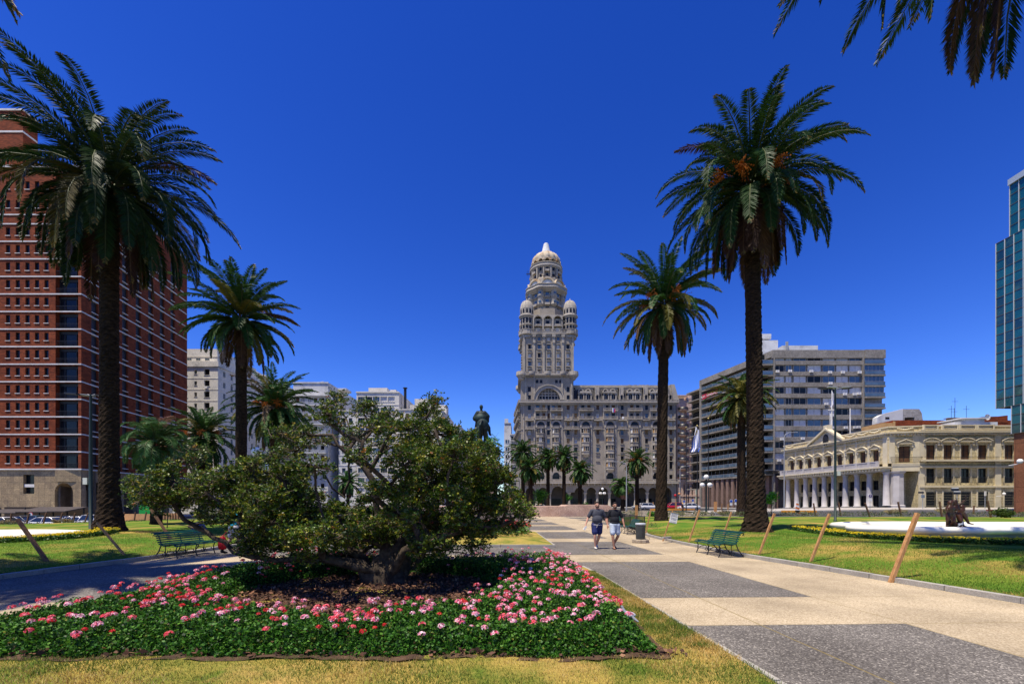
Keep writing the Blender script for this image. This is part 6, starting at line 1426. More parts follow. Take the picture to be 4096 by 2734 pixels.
ironrail(G,ug-2.2,ug+2.4,z_fl+.05,.55); ironrail(H,H.up(3050+1450*.4453),H.up(3050+2090*.4453),z_fl+.05,.68); ironrail(H,H.up(3050+2160*.4453),H.L,z_fl+.05,.68)
for u in hu: ironrail(H,u-1.3,u+1.3,zc(790),.4); 
for u in hu:
    k=MB(); 
    for i in range(12): v=lerp(u-.8,u+.8,i/11); k.fbox(H,v-.02,v+.02,.1,.14,zc(998),zc(870))
    k.fbox(H,u-.85,u+.85,.09,.15,zc(940),zc(938)); b.part('window_bars',k,M_iron)
fp=MB(); 
for (px,y0,y1) in ((3285,1745,1652),(3363,1740,1632)): u=F.up(px); Yd=F.oy+F.uy*u; q=F.P(u,-2,0); fp.cyl((q[0],q[1],z_top-1),(q[0],q[1],PZ(y1,Yd)),.09,n=6)
q=F.P(um,-.8,0); Yd=F.oy+F.uy*um; fp.cyl((q[0],q[1],zp),(q[0],q[1],PZ(1560,Yd)),.13,.06,n=8); fp.box(q[0]-.7,q[0]+.7,q[1]-.1,q[1]+.1,PZ(1640,Yd),PZ(1636,Yd))
b.part('flagpole',fp,M_white)
rw_=MB(); rw_.add([F.P(0,-.3,z_top-.5),F.P(F.L,-.3,z_top-.5),G.P(G.L,-.3,z_top-.5),H.P(H.L,-.3,z_top-.5),(93.5,107,z_top-.5)],[(0,1,2,3,4)]); b.part('roof',rw_,M_side)
b.finish()
# buildings rising behind it
def simplebox(name,label,boxes,mats):
    m=MB(); 
    for q in boxes: m.box(*q)
    return m
YB=100
k=MB(); k.box(PX(3571,YB),PX(4100,YB),YB,YB+6,0,PZ(1680,YB)); 
b=Bld('brick_building','low brick building with water tanks and white roof cabins behind the yellow palace','building',(PX(3571,YB),YB,0)); b.sillm=M_conc
b.part('wall',k,M_brick)
k=MB(); k.box(PX(3530,YB),PX(3571,YB)-.02,YB,YB+6,0,PZ(1690,YB)); k.box(PX(3571,YB),PX(3580,YB),YB-.1,YB-.02,0,PZ(1684,YB)); b.part('rendered_end',k,mat('ochre_wall',(.38,.22,.09),(.46,.29,.13),1,.85))
k=MB(); k.add([(PX(3900,YB),YB-.05,PZ(1690,YB)),(PX(4030,YB),YB-.05,PZ(1690,YB)),(PX(4030,YB),YB-.05,PZ(1660,YB)),(PX(3960,YB),YB-.05,PZ(1668,YB))],[(0,1,2,3)]); b.part('gable',k,M_brick)
k=MB(); k.box(PX(3800,YB-6),PX(3970,YB-6),YB-7,YB-2,9,PZ(1690,YB-6)); k.box(PX(3840,YB-6),PX(3920,YB-6),YB-6.9,YB-2,9,PZ(1676,YB-6)); k.box(PX(3820,YB-6),PX(3935,YB-6),YB-7.3,YB-2,PZ(1678,YB-6),PZ(1674,YB-6)); b.part('roof_cabin',k,M_whr)
for (px,y) in ((3842,1667),(3716,1680),(3745,1680),(3810,1678),(3970,1664),(4002,1662)):
    k=MB(); x=PX(px,YB); w=1.3 if px==3842 else .8; 
    for dx in (-.6,0,.6): k.cyl((x+dx*w,YB+2,PZ(1690,YB)),(x+dx*w,YB+2,PZ(y,YB)),.28*w,n=8)
    k.box(x-w,x+w,YB+1.4,YB+2.6,PZ(y,YB),PZ(y,YB)+.15); b.part('chimney',k,M_conc)
for (px,y) in ((3721,1665),(3858,1610),(3873,1578),(3870,1620),(3920,1610),(4017,1650)):
    k=MB(); x=PX(px,YB); k.cyl((x,YB+3,PZ(1690,YB)),(x,YB+3,PZ(y,YB)),.05,n=4); k.box(x-.7,x+.7,YB+2.97,YB+3.03,PZ(y+15,YB),PZ(y+15,YB)+.05); b.part('antenna',k,M_iron)
k=MB(); x=PX(3948,YB-4); k.lathe(0,0,[(0,.12),(.45,.05),(.62,-.1)],14); k.v=[(x+a,YB-4+c,PZ(1667,YB-4)+bb_) for a,bb_,c in k.v]; b.part('satellite_dish',k,M_white)
Yq=112
b=Bld('unfinished_roof_building','white curved rooftop with bare block gable behind the yellow palace','building',(PX(3510,Yq),Yq,0)); b.sillm=M_conc
Fq=Fr(PX(3510,Yq),Yq,dx=1,dy=0); u=Fq.up; k=MB(); k.prism(Fq,[(u(3500),0),(u(3612),0),(u(3612),PZ(1634,Yq)),(u(3530),PZ(1656,Yq)),(u(3510),PZ(1668,Yq)),(u(3508),PZ(1685,Yq))],-1.5,0)
for px in (3545,3553): q=Fq.P(u(px),.03,PZ(1671,Yq)); k.obox(q,.5,.04,.5,None,1)
b.part('roof_shell',k,[M_whr,M_dark]); k=MB(); k.prism(Fq,[(u(3612)+.02,PZ(1690,Yq)),(u(3620),PZ(1690,Yq)),(u(3622),PZ(1668,Yq)),(u(3662),PZ(1667,Yq)),(u(3662),PZ(1690,Yq)),(u(3696),PZ(1690,Yq)),(u(3690),PZ(1650,Yq)),(u(3680),PZ(1634,Yq)),(u(3612)+.02,PZ(1634,Yq))],-6,-.2)
b.part('block_gable',k,mat('bare_blocks',(.30,.28,.25),(.42,.40,.36),1,.9,fine=3)); k=MB(); k.fbox(Fq,u(3620),u(3696),-3,-2.8,PZ(1690,Yq),PZ(1660,Yq)); b.part('dark_opening',k,M_dark); b.finish()
# ---- glass tower at the right edge
M_gt=mat('teal_glass',(.004,.062,.085),(.010,.11,.13),.35,.06,.9); M_gt2=mat('dark_teal_glass',(.004,.03,.04),(.012,.055,.06),.3,.05,1.0,c3=(.03,.10,.09),s3=.8)
nt=M_gt.node_tree
M_mull=mat('pale_mullion',(.50,.52,.54),rough=.5); M_tgr=slabmat('brown_granite_cladding',(.20,.085,.045),(.26,.115,.06),4.2,1.9,(.4,.4,.4))
bx=Bld('glass_office_tower','blue green glass office tower with stepped edge at the right border','building',(67,60,.5)); bx.sillm=M_mull
def gface(A,B_,z0,z1,nu,nz,mt,parts=True,cap=None):
    K=Fr(*A,tx=B_[0],ty=B_[1]); g_=MB(); h_=(z1-z0)/nz; w_=K.L/nu; rs_=random.Random(int(z1*10))
    for i in range(nu):
        for j in range(nz):
            e=[rs_.uniform(-.012,.012) for _ in range(4)]; c_=[K.P(i*w_,e[0],z0+j*h_),K.P((i+1)*w_,e[1],z0+j*h_),K.P((i+1)*w_,e[2],z0+(j+1)*h_),K.P(i*w_,e[3],z0+(j+1)*h_)]
            g_.add(c_,[(0,1,2,3)],rs_.choice([0,0,0,1,2])if mt is None else 1+rs_.choice([0,1]))
    bx.part('glass_wall',g_,[M_gt,M_gt2,mat('lighter_teal_glass',(.010,.105,.13),rough=.08,spec=.8)]); k_=MB()
    for i in range(nu+1): k_.fbox(K,i*w_-.035,i*w_+.035,.02,.09,z0,z1)
    kh=MB()
    for j in range(nz+1): kh.fbox(K,0,K.L,.015,.05,z0+j*h_-.03,z0+j*h_+.03)
    bx.part('transoms',kh,mat('bronze_transom',(.10,.085,.06),rough=.5))
    bx.part('mullions',k_,M_mull); return K
# receding face: left edge far, coming toward the camera on the right
def far(px,Y): return (PX(px,Y),Y)
YT=62.0; A1=far(3985,YT); B1=(A1[0]+.2,20.0)
hg=37.0*YT/FPX
zT1=PZ(975,YT); zT0=PZ(1634,YT); n1=round((zT0-zT1)/-hg)
gface(A1,B1,zT0,zT1,38,round((zT1-zT0)/hg),None)
A2=far(4016,YT-1.7); zU=PZ(742,A2[1]); gface((A1[0]+.02,A2[1]),(A1[0]+.22,20),zT1,zU,37,round((zU-zT1)/hg),None)
A3=(A1[0]+.9,YT-0); z3=PZ(1731,59.5); gface((A1[0]+.03,YT-1.9),(A1[0]+.23,20),z3,zT0,36,3,1); gface((A1[0]+.05,YT-4.2),(A1[0]+.25,20),PZ(1834,57),z3,34,3,1)
q=MB(); q.box(A1[0]+.3,A1[0]+26,20,YT-.01,zT0,zT1-.05); q.box(A1[0]+.3,A1[0]+26,20,A2[1]-.01,zT1,zU); q.box(A1[0]+.3,A1[0]+26,20,YT-2,PZ(1834,57),zT0); bx.part('core',q,M_gt2)
q=MB(); q.box(A1[0]-.2,A1[0]+26,20,A2[1]+.1,zU+.01,zU+.8); bx.part('roof_edge',q,mat('blue_grey_parapet',(.32,.38,.46),rough=.5))
q=MB(); q.box(A1[0]+.2,A1[0]+1.6,YT-3.9,YT-2.0,0,z3-.02); q.box(A1[0]+1.9,A1[0]+12,YT-6,YT-2.5,0,PZ(1834,57)-.02); q.box(A1[0]+.3,A1[0]+1.5,20,YT-8,0,PZ(1834,57)-.02); bx.part('granite_base',q,M_tgr)
bx.finish()
# ------------------------------------------------------------------ square furniture
# granite walls of the monument terrace
M_gran=mat('pink_granite',(.42,.27,.19),(.56,.39,.29),1.2,.75,fine=7,c3=(.36,.22,.17),s3=.4)
M_gran2=mat('grey_brown_granite',(.20,.15,.12),(.30,.23,.185),1.5,.8,fine=8)
F=Fr(-20,58,dx=1,dy=0); m=MB(); u=F.up
m.prism(F,[(0,0),(u(2480),0),(u(2440),1.36),(u(2430),PZ(2018,58)),(u(2272),PZ(2018,58)),(u(2262),PZ(2023,58)),(0,PZ(2023,58))],-8,0)
tag(m.build('terrace_wall',M_gran),'long low pink granite wall across the square','wall')
F=Fr(-16,33.6,dx=1,dy=0); u=F.up; m=MB(); m.prism(F,[(0,0),(u(2106),0),(u(2082),.80),(u(2060),1.3),(0,1.3)],-10,0); tag(m.build('terrace_wall',M_gran2),'sloped grey brown granite wall behind the gnarled tree','wall')
# monument
YM=71; mon=Vector((PX(1925,YM),YM,0)); zH=PZ(1800,YM)
b=Bld('monument_pedestal','tall granite pedestal carrying the bronze rider','monument',tuple(mon)); m=MB(); x,y=mon.x,mon.y
m.box(x-2.4,x+2.4,y-4.2,y+4.2,0,zH-.6); m.box(x-2.8,x+2.8,y-4.6,y+4.6,zH-.58,zH); m.box(x-4,x+4,y-6,y+6,0,1.6); b.part('shaft',m,M_gran2); b.finish()
M_brz=mat('verdigris_bronze',(.004,.010,.009),(.009,.024,.021),1.2,.6,.3,c3=(.02,.055,.045),s3=.9)
st=thing('rider_statue','green bronze statue of a rider on horseback seen from behind','statue',(mon.x,mon.y,zH))
K=YM/FPX; q=lambda px,py,dy=0:((px-1925)*K,dy,(1800-py)*K)
horse=[('r',q(1932,1708,-.3),(.92,1.0,1.6),(0,1,.05)),('r',q(1930,1706,1.6),(.8,.95,1.5),(0,1,.1)),('e',q(1932,1705,-1.1),(.98,.8,1.05)),
 ('c',q(1920,1720,-1.4),.52,q(1916,1760,-1.6),.25),('c',q(1916,1760,-1.6),.25,q(1911,1797,-1.3),.17),('c',q(1942,1720,-1.3),.50,q(1942,1758,-1.0),.24),('c',q(1942,1758,-1.0),.24,q(1936,1778,-1.5),.16),('c',q(1936,1778,-1.5),.16,q(1938,1790,-1.2),.2),
 ('c',q(1918,1725,2.3),.4,q(1916,1765,2.5),.22),('c',q(1916,1765,2.5),.2,q(1915,1798,2.4),.16),('c',q(1940,1725,2.4),.38,q(1944,1752,3.2),.2),('c',q(1944,1752,3.2),.18,q(1944,1775,2.9),.14),
 ('c',q(1928,1695,2.6),.7,q(1928,1655,3.9),.4),('c',q(1928,1655,3.9),.38,q(1930,1668,4.9),.2),('c',q(1930,1690,-1.9),.15,q(1924,1710,-2.25),.22),('c',q(1924,1710,-2.25),.22,q(1922,1745,-2.1),.14)]
blob('horse',horse,.11,M_brz,st,2)
rider=[('e',q(1925,1627,0),(.29,.33,.38)),('c',q(1925,1634),.19,q(1925,1648),.24),('r',q(1924,1664,0),(.78,.45,.85),(0,0,1)),('r',q(1924,1674,-.2),(.9,.48,.75),(0,0,1)),('c',q(1911,1650),.34,q(1901,1672,.1),.45),('c',q(1901,1672,.1),.4,q(1912,1682,.5),.35),('c',q(1938,1650),.34,q(1949,1664,.1),.42),('c',q(1949,1664,.1),.33,q(1952,1684,.3),.2),
 ('c',q(1934,1682,.3),.5,q(1954,1706,1.1),.3),('c',q(1954,1706,1.1),.28,q(1958,1732,.9),.2),('c',q(1958,1732,.9),.2,q(1962,1734,1.4),.14),('c',q(1914,1682,.3),.5,q(1903,1706,1.1),.3),('c',q(1903,1706,1.1),.28,q(1901,1730,.9),.2)]
blob('rider',rider,.08,M_brz,st,2)
# ---- benches
def bench(name,label,loc,rz,L=1.75,group=None):
    t=thing(name,label,'bench',loc,rz,group)      # local: faces +x, length along y
    prof=[(.46,.40),(.40,.445),(.33,.455),(.26,.45),(.19,.435),(.12,.42),(.05,.41),(-.02,.42),(-.075,.46),(-.115,.52),(-.14,.585),(-.16,.65),(-.185,.71),(-.225,.765),(-.28,.80),(-.335,.80)]
    for part,pr in (('seat',prof[:8]),('backrest',prof[8:])):
        m=MB()
        for i,(x,z) in enumerate(pr):
            k=prof.index((x,z)); a=prof[max(k-1,0)]; c=prof[min(k+1,len(prof)-1)]; an=math.atan2(c[1]-a[1],c[0]-a[0]); m.obox((x,0,z),.042,L,.02,Matrix.Rotation(-an,3,'Y'))
        m.build(part,M_green,t)
    for s in (-1,0,1):
        m=MB(); y=s*(L/2-.12); r=.014
        m.tube([(x,y,z-.03) for x,z in prof],r,6)
        m.tube([(-.30,y,.785),(-.36,y,.76),(-.37,y,.71),(-.33,y,.70)],r,6)
        m.tube([(.44,y,.38),(.40,y,.28),(.41,y,.12),(.46,y,.0)],r*1.2,6); m.tube([(-.13,y,.52),(-.12,y,.40),(-.20,y,.22),(-.33,y,.06),(-.36,y,.0)],r*1.2,6)
        m.tube([(.41,y,.13),(.28,y,.24),(.12,y,.24),(.03,y,.06)],r*.9,5); m.tube([(-.28,y,.13),(-.15,y,.25),(0,y,.22),(.05,y,.06)],r*.9,5); m.tube([(.04,y,.40),(.04,y,.05)],r,5)
        for sx in (-1,1): m.tube([(.04,y,.12),(.04+sx*.06,y,.07),(.04+sx*.11,y,.10),(.04+sx*.10,y,.15),(.04+sx*.06,y,.14)],r*.8,5)
        m.build('leg_frame',M_iron,t)
    m=MB(); m.tube([(.04,-L/2+.12,.10),(.04,L/2-.12,.10)],.012,5); m.build('stretcher',M_iron,t)
    return t
bn1=bench('park_bench','green slatted iron bench nearest on the right side of the path',(6.98,15.25,.015),PI+.06)
copy_tree(bn1,'green slatted iron bench beside the litter bin, further along the path',None,(6.75,25.6,.015),PI-.02)
copy_tree(bn1,'dark green bench behind the two walking men near the railing',None,(8.0,34.5,.015),PI+.02)
copy_tree(bn1,'green slatted bench in tree shade on the left side of the path',None,(-10.72,14.9,.015),-.12)
# ---- litter bin
t=thing('litter_bin','dark grey round litter bin with pale rim on a concrete block','litter bin',(5.62,19.9,.015),scale=(.92,.92,.87)); m=MB(); n=10
m.lathe(0,0,[(0,0),(.40,0),(.41,.03),(.41,.15),(.38,.17),(0,.17)],10,0,False,lambda a,z:1+.03*math.sin(3*a)); m.build('concrete_foot',mat('rough_concrete',(.28,.22,.15),(.42,.35,.25),6,.9,fine=30,bump=.6,bscale=30),t)
m=MB(); m.lathe(0,0,[(.205,.17),(.215,.2),(.23,.86),(.235,.9)],28,0,True,lambda a,z:1+.012*math.cos(24*a)); m.build('body',mat('dark_grey_bin',(.045,.05,.048),(.07,.075,.07),4,.5),t)
m=MB(); m.lathe(0,0,[(.235,.89),(.25,.91),(.25,.955),(.22,.985),(.12,.985),(.10,.96),(.10,.93)],28); m.build('rim',mat('bin_rim',(.42,.45,.47),rough=.4),t); m=MB(); m.tube([(.16,-.27,.17),(.16,-.27,.27),(.36,-.2,.27),(.36,-.2,.17)],.01,5); m.build('anchor_bar',M_iron,t)
# ---- railings
def railing(name,label,pts,h=.92,zoff=0):
    t=thing(name,label,'railing',(pts[0][0],pts[0][1],0)); ox,oy=pts[0]
    for a,c in zip(pts,pts[1:]):
        L=math.hypot(c[0]-a[0],c[1]-a[1]); n=max(1,round(L/2.4))
        for i in range(n):
            p=Vector((lerp(a[0],c[0],i/n)-ox,lerp(a[1],c[1],i/n)-oy)); q=Vector((lerp(a[0],c[0],(i+1)/n)-ox,lerp(a[1],c[1],(i+1)/n)-oy)); zb=gz(p.x+ox,p.y+oy)+.02; zc_=gz(q.x+ox,q.y+oy)+.02; m=MB()
            for h0 in (.10,h): m.tube([(p.x,p.y,zb+h0),(q.x,q.y,zc_+h0)],.018,4)
            k=int((q-p).length/.125)
            for j in range(1,k): f=j/k; x,y=lerp(p.x,q.x,f),lerp(p.y,q.y,f); z=lerp(zb,zc_,f); m.tube([(x,y,z+.1),(x,y,z+h)],.009,4,0,False)
            m.build('rail_panel',M_iron,t); m=MB(); m.tube([(p.x,p.y,zb),(p.x,p.y,zb+h+.03)],.028,6); m.build('post',M_iron,t)
railing('railing','black iron railing running beside the path behind the walking men',[(7.75,26.6),(8.15,33),(8.7,41),(9.85,57)])
railing('railing','long black iron railing crossing behind the right lawn',[(10.5,54),(25.5,55),(27.0,50)])
# ---- stakes
def lz_(x,y): return lawnR(x,y) if x>0 else lawnL(x,y)
def stake(label,base,top,w=.07,z=None,m=None,name='wooden_stake',group=None,zt=None,pull=0):
    z0=z if z is not None else .2
    for _ in range(6):
        Y=(EYE-z0)*FPX/(base[1]-HY); x=PX(base[0],Y); 
        if z is None: z0=lz_(x,Y)
    m=m or M_wood; tx=PX(top[0],Y+pull)-x; tz=PZ(top[1],Y+pull)-z0; t=MB(); d=Vector((tx,pull,tz)); M=d.to_track_quat('Z','Y').to_matrix()
    vs=[]
    L=d.length
    t.obox(M@Vector((0,0,L/2-.1)),w,w*.8,L+.2,M); 
    for k in range(3): t.obox(M@Vector((w*.1,-w*.42,L*(.2+.28*k))),.012,.02,.012,M,1)
    o=t.build(name,[m,M_iron],None,(x,Y,z0)); tag(o,label,'stake',group); return (x,Y,z0,d)
stake('thin leaning wooden stake right behind the litter bin',(2584,2129),(2604,2035),.07)
sg=stake('wooden stake carrying the white lawn notice',(2655,2152),(2691,2041),.055)
stake('leaning wooden stake between the white notice and the near bench',(2755,2167),(2799,2037),.065)
stake('leaning wooden stake standing behind the near bench backrest',(2893,2140),(2926,2046),.065)
stake('leaning wooden stake in front of the tallest right palm trunk',(3036,2216),(3098,2052),.068)
stake('leaning wooden stake on the right lawn left of the lamp post',(3243,2244),(3318,2054),.068)
stake('nearest and largest leaning wooden stake on the right lawn',(3569,2310),(3670,2051),.082)
stake('dark leaning stake at the left edge before the flower ribbon',(188,2244),(70,2075),.085,m=M_wooddk)
stake('leaning wooden stake in front of the tallest left palm',(497,2218),(387,2089),.062)
stake('round leaning stake sticking up behind the left bench',(682,2150),(600,2030),.09,m=M_wooddk)
for i,(bx_,by,tx_,ty) in enumerate([(3261,2056,3254,2011),(3362,2056,3354,2008),(3477,2060,3460,2010),(3604,2060,3592,2006),(3767,2062,3758,2004),(3963,2064,3950,2001),(3894,2052,3896,2020)]):
    stake(['leftmost of the dark stakes along the far edge of the right lawn','dark far stake just right of the lamp post foot, by the far kerb','dark far stake beside the round parking sign','dark far stake left of the pale grass tufts on the right','dark far stake just left of the bronze children','dark far stake near the round clipped bush','short dark upright stub between the bronze and the round bush'][i],(bx_,by),(tx_,ty),.14,z=.42,m=M_wooddk,group='far stakes behind the right lawn')
for i,(bx_,by,tx_,ty) in enumerate([(42,2092,46,2051),(107,2092,116,2051),(174,2090,185,2049),(238,2088,250,2049),(292,2088,300,2050),(340,2084,353,2051),(392,2084,404,2052)]):
    stake(['far stake nearest the left picture edge before the parked cars','second far stake from the left edge before the parked cars','far stake in front of the middle white saloon','far stake at the rear of the middle white saloon','far stake before the dark saloon','far stake touching the left lamp post','far stake just left of the tallest left palm trunk'][i],(bx_,by),(tx_,ty),.08,z=.35,m=M_wooddk,group='far stakes before the parked cars')
for i,(bx_,by,tx_,ty) in enumerate([(490,2075,498,2048),(538,2074,542,2046),(580,2074,585,2046)]):
    stake(['left stake against the orange hoarding','middle stake against the orange hoarding','right stake against the orange hoarding'][i],(bx_,by),(tx_,ty),.09,z=.35,m=M_wooddk,group='stakes before the orange hoarding')
for bx_,by,tx_,ty,w,l in [(2545,2082,2546,2019,.26,'thick sawn timber post behind the litter bin'),(2861,2052,2862,2005,.42,'thick orange brown timber post beyond the right lawn'),(2704,2042,2703,2007,.3,'slightly leaning timber post left of the red car'),(2886,2046,2888,2013,.2,'first of two thin posts right of the thick orange post'),(2911,2046,2913,2013,.2,'second of two thin posts right of the thick orange post'),(2614,2035,2612,2007,.3,'short timber post beyond the far railing'),(2380,2040,2381,2003,.45,'round timber bollard behind the left walking man')]:
    stake(l,(bx_,by),(tx_,ty),w,z=.1,name='timber_post')
# notices
def notice(label,c,n_rot,w,h,board,ink,lines,edge,tilt=0):
    t=thing('notice_board',label,'sign',c); M=Matrix.Rotation(n_rot,3,'Z')@Matrix.Rotation(tilt,3,'Y'); m=MB(); m.obox((0,0,0),w,.015,h,M); m.build('board',board,t); m=MB()
    for z in (-h/2+.015,h/2-.015): m.obox(M@Vector((0,-.006,z)),w,.015,.022,M)
    m.build('edge_strip',edge,t); e=(M@Matrix.Rotation(PI/2,3,'X')).to_euler()
    for (s,z,sz) in lines: letters(s,sz,ink,t,M@Vector((0,-.0125,z)),e,depth=.001)
    return t
M_blk=mat('black_ink',(.02,.02,.03)); M_nb=mat('blue_board',(.03,.055,.22),(.04,.07,.26),2,.5)
notice('white notice with black lettering nailed to a stake on the right lawn',(PX(2695,20.3),20.3,PZ(2071,20.3)),.0,.34,.46,M_white,M_blk,[('ESPACIO EN',.15,.045),('RECUPERACION',.09,.04),('PROHIBIDO PISAR',.0,.035),('EL CESPED',-.06,.05),('MULTA POR LEY MUNICIPAL',-.16,.018)],mat('grey_strip',(.12,.13,.16)),.20)
notice('blue notice with dark lettering on the left lawn behind the branches',(PX(793,21),21,PZ(2107,21)),.15,.60,.46,M_nb,M_blk,[('ESPACIO EN',.13,.06),('PROHIBIDO',.03,.07),('EL CESPED',-.07,.06)],mat('grey_strip',(.12,.13,.16)),-.38)
# ---- lamp posts
def lamppost(label,x,y,zb,h,flip=1):
    t=thing('lamp_post',label,'street lamp',(x,y,zb)); m=MB(); m.lathe(0,0,[(.13,0),(.13,.06),(.085,.08),(.08,h*.5),(.055,h)],14); m.build('pole',mat('dark_green_pole',(.015,.03,.028),rough=.5),t)
    for a,l in ((-1,.75),(-1,.1),(1,.8),(1,.2)):
        m=MB(); z=h-.1; dx=a*l; m.tube([(0,0,z),(dx*.6+a*.1,0,z+.08)],.025,6); m.obox((dx*.7+a*.38,(.3 if l<.5 else -.05)*flip,z+.1),.62,.26,.07,Matrix.Rotation(-a*.08,3,'Y')); m.build('lamp_head',M_grey if l<.5 else M_iron,t)
    m=MB(); m.obox((-.22*flip,-.02,h*.36),.22,.16,.34); m.build('control_box',mat('pale_box',(.55,.56,.50),rough=.6),t); return t
lamppost('dark lamp post with four flat heads left of the tallest left palm',PX(363,23.6),23.6,.34,PZ(1575,23.6)-.34)
lamppost('dark lamp post with four flat heads before the yellow palace',PX(3341,34),34,.38,PZ(1552,34)-.38,-1)
def globelamp(label,x,y,zb,h,r,n=5,nm='globe_lamp'):
    t=thing(nm,label,'street lamp',(x,y,zb)); m=MB(); zt=h-2*r; m.lathe(0,0,[(r*.9,0),(r*.8,.25),(r*.45,.4),(r*.32,zt*.3),(r*.28,zt-.1),(r*.5,zt),(r*.35,zt+.05)],12); 
    for k in range(n-1): a=2*PI*k/(n-1)+.3; m.tube([(0,0,zt-r*1.2),(math.cos(a)*r*1.9,math.sin(a)*r*1.9,zt-r*1.1)],r*.18,6); m.cyl((math.cos(a)*r*1.95,math.sin(a)*r*1.95,zt-r*1.6),(math.cos(a)*r*1.95,math.sin(a)*r*1.95,zt-r*1.0),r*.3,n=8)
    m.lathe(0,0,[(r*2.3,zt-r*1.25),(r*2.3,zt-r*1.0)],16); m.build('pole',mat('dark_green_pole',(.015,.03,.028)),t)
    m=MB(); m.ball((0,0,h-r),r,20); m.build('globe',M_globe,t)
    for k in range(n-1): a=2*PI*k/(n-1)+.3; m=MB(); m.ball((math.cos(a)*r*1.95,math.sin(a)*r*1.95,zt-r*2.2),r*.92,18); m.build('globe',M_globe,t)
    return t
globelamp('white globe lamp cluster half hidden by the gnarled tree',PX(1027,22),22,.0,PZ(1787,22),.24,4)
globelamp('white globe lamp cluster beyond the right lawn by the flagpoles',PX(2825,66),66,0,PZ(1897,66),.36)
globelamp('far white globe lamp cluster in front of the palace arcade',PX(2410,90),90,0,PZ(1949,90),.27)
for (px,pt,Y,l) in ((2506,1845,88,'tall grey street lamp before the palace bays'),(2077,1902,100,'forked grey street lamp at the left corner of the palace'),(2720,1862,120,'curved grey street lamp before the pink building'),(3137,1728,92,'tall curved street lamp at the left end of the yellow palace')):
    t=thing('street_lamp',l,'street lamp',(PX(px,Y),Y,gz(PX(px,Y),Y))); h=PZ(pt,Y)-gz(PX(px,Y),Y); m=MB(); m.cyl((0,0,0),(0,0,h-1),.14,.08,8); m.build('pole',M_grey,t); m=MB(); a=1 if px>2600 else -1
    m.tube([(0,0,h-1),(.25*a,0,h-.4),(1.0*a,0,h-.05),(2.0*a,0,h)],.06,6); m.build('arm',M_grey,t); m=MB(); m.obox((2.3*a,0,h),.8,.3,.12); m.build('lamp_head',M_grey,t)
# ---- flagpoles and flags
M_fb=mat('flag_blue_cloth',(.03,.09,.42),rough=.8); M_fw=mat('flag_white_cloth',(.75,.75,.75),rough=.8); M_fy=mat('flag_sun',(.8,.5,.03),rough=.8)
def flagpole(label,px,pt,Y,lw=.09):
    x=PX(px,Y); t=thing('flagpole',label,'flagpole',(x,Y,gz(x,Y))); h=PZ(pt,Y)-gz(x,Y); m=MB(); m.cyl((0,0,0),(0,0,h),lw,lw*.55,10); m.build('pole',M_iron,t); m=MB(); m.ball((0,0,h+.1),.14,10); m.build('finial',mat('brass',(.5,.4,.15),rough=.3,metal=.8),t); return x,Y,PZ(pt,Y)
flagpole('tall dark flagpole before the pink building',2745,1710,80); fx=flagpole('dark flagpole flying the striped flag',2789,1704,80); flagpole('tallest dark flagpole before the concrete block',2834,1675,80)
def flag(label,x,Y,zt,h,w,lean,seed):
    m=MB(); n=26; c=14; rs_=random.Random(seed); vs=[]
    for j in range(n+1):
        t=j/n
        for i in range(c+1):
            s=i/c; ww=w*(.25+.75*t**.6) if t<.8 else w*(1-(t-.8)*.8)
            vs.append((x+.06+s*ww*.9-w*.55*t*.9*(1 if lean else 0)+.05*math.sin(9*t+s*3),Y-.05-.16*math.sin(s*9+t*4)*(.3+t),zt-t*h-s*h*.10*(1-t)))
    for j in range(n):
        for i in range(c):
            k=(i*9)//c; mi=k%2
            if j<n*.34 and i<c*.5: mi=1 if not(.1<j/n<.27 and 1<i<5) else 2
            m.add([vs[j*(c+1)+i],vs[(j+1)*(c+1)+i],vs[(j+1)*(c+1)+i+1],vs[j*(c+1)+i+1]],[(0,1,2,3)],{0:1,1:0,2:2}[mi],True)
    o=m.build('flag',[M_fb if 0 else M_fw,M_fb,M_fy]); return tag(o,label,'flag')
flag('blue and white striped flag with sun hanging from the middle flagpole',fx[0]-.35,80,fx[2]-.1,4.4,1.9,True,1)
Yd=95.2; flag('small limp striped flag above the yellow palace pediment',PX(3323,Yd),Yd-.3,PZ(1567,Yd),3.2,.7,True,2)
# ---- fountains
M_fnt=mat('white_fountain_paint',(.70,.67,.57),(.80,.77,.68),1,.55,c3=(.55,.52,.42),s3=.3)
def basin(label,x,y,z,rx,ry,lobes=4,h=.42,ph=0):
    t=thing('fountain_basin',label,'fountain',(x,y,z)); n=120
    def R2(a): return 1+.11*math.cos(lobes*(a+ph))-.03*math.cos(2*lobes*(a+ph))
    m=MB(); prof=[(-.55,.02),(-.45,.14),(-.12,.2),(.0,.27),(.0,.36),(-.08,.42),(-.26,.44),(-.44,.41),(-.52,.33),(-.55,.26)]; vs=[]
    for o_,zz in prof:
        for k in range(n): a=2*PI*k/n; q=R2(a); vs.append(((rx*q+o_)*math.cos(a),(ry*q+o_*.95)*math.sin(a),zz*h/.42))
    m.add(vs,[(i*n+k,i*n+(k+1)%n,(i+1)*n+(k+1)%n,(i+1)*n+k) for i in range(len(prof)-1) for k in range(n)],0,True); m.build('rim',M_fnt,t)
    m=MB(); vs=[((rx*R2(2*PI*k/n)-.5)*math.cos(2*PI*k/n),(ry*R2(2*PI*k/n)-.5)*math.sin(2*PI*k/n),.28) for k in range(n)]; m.add(vs,[tuple(range(n))]); m.build('basin_floor',M_fnt,t); return t
basin('large white scalloped fountain basin on the right lawn',20.2,19.6,.36,6.2,3.0,4,.46,PI/4+.2)
basin('white scalloped fountain basin at the left edge',-23.2,18,.20,5.6,2.6,4,.36,PI/4)
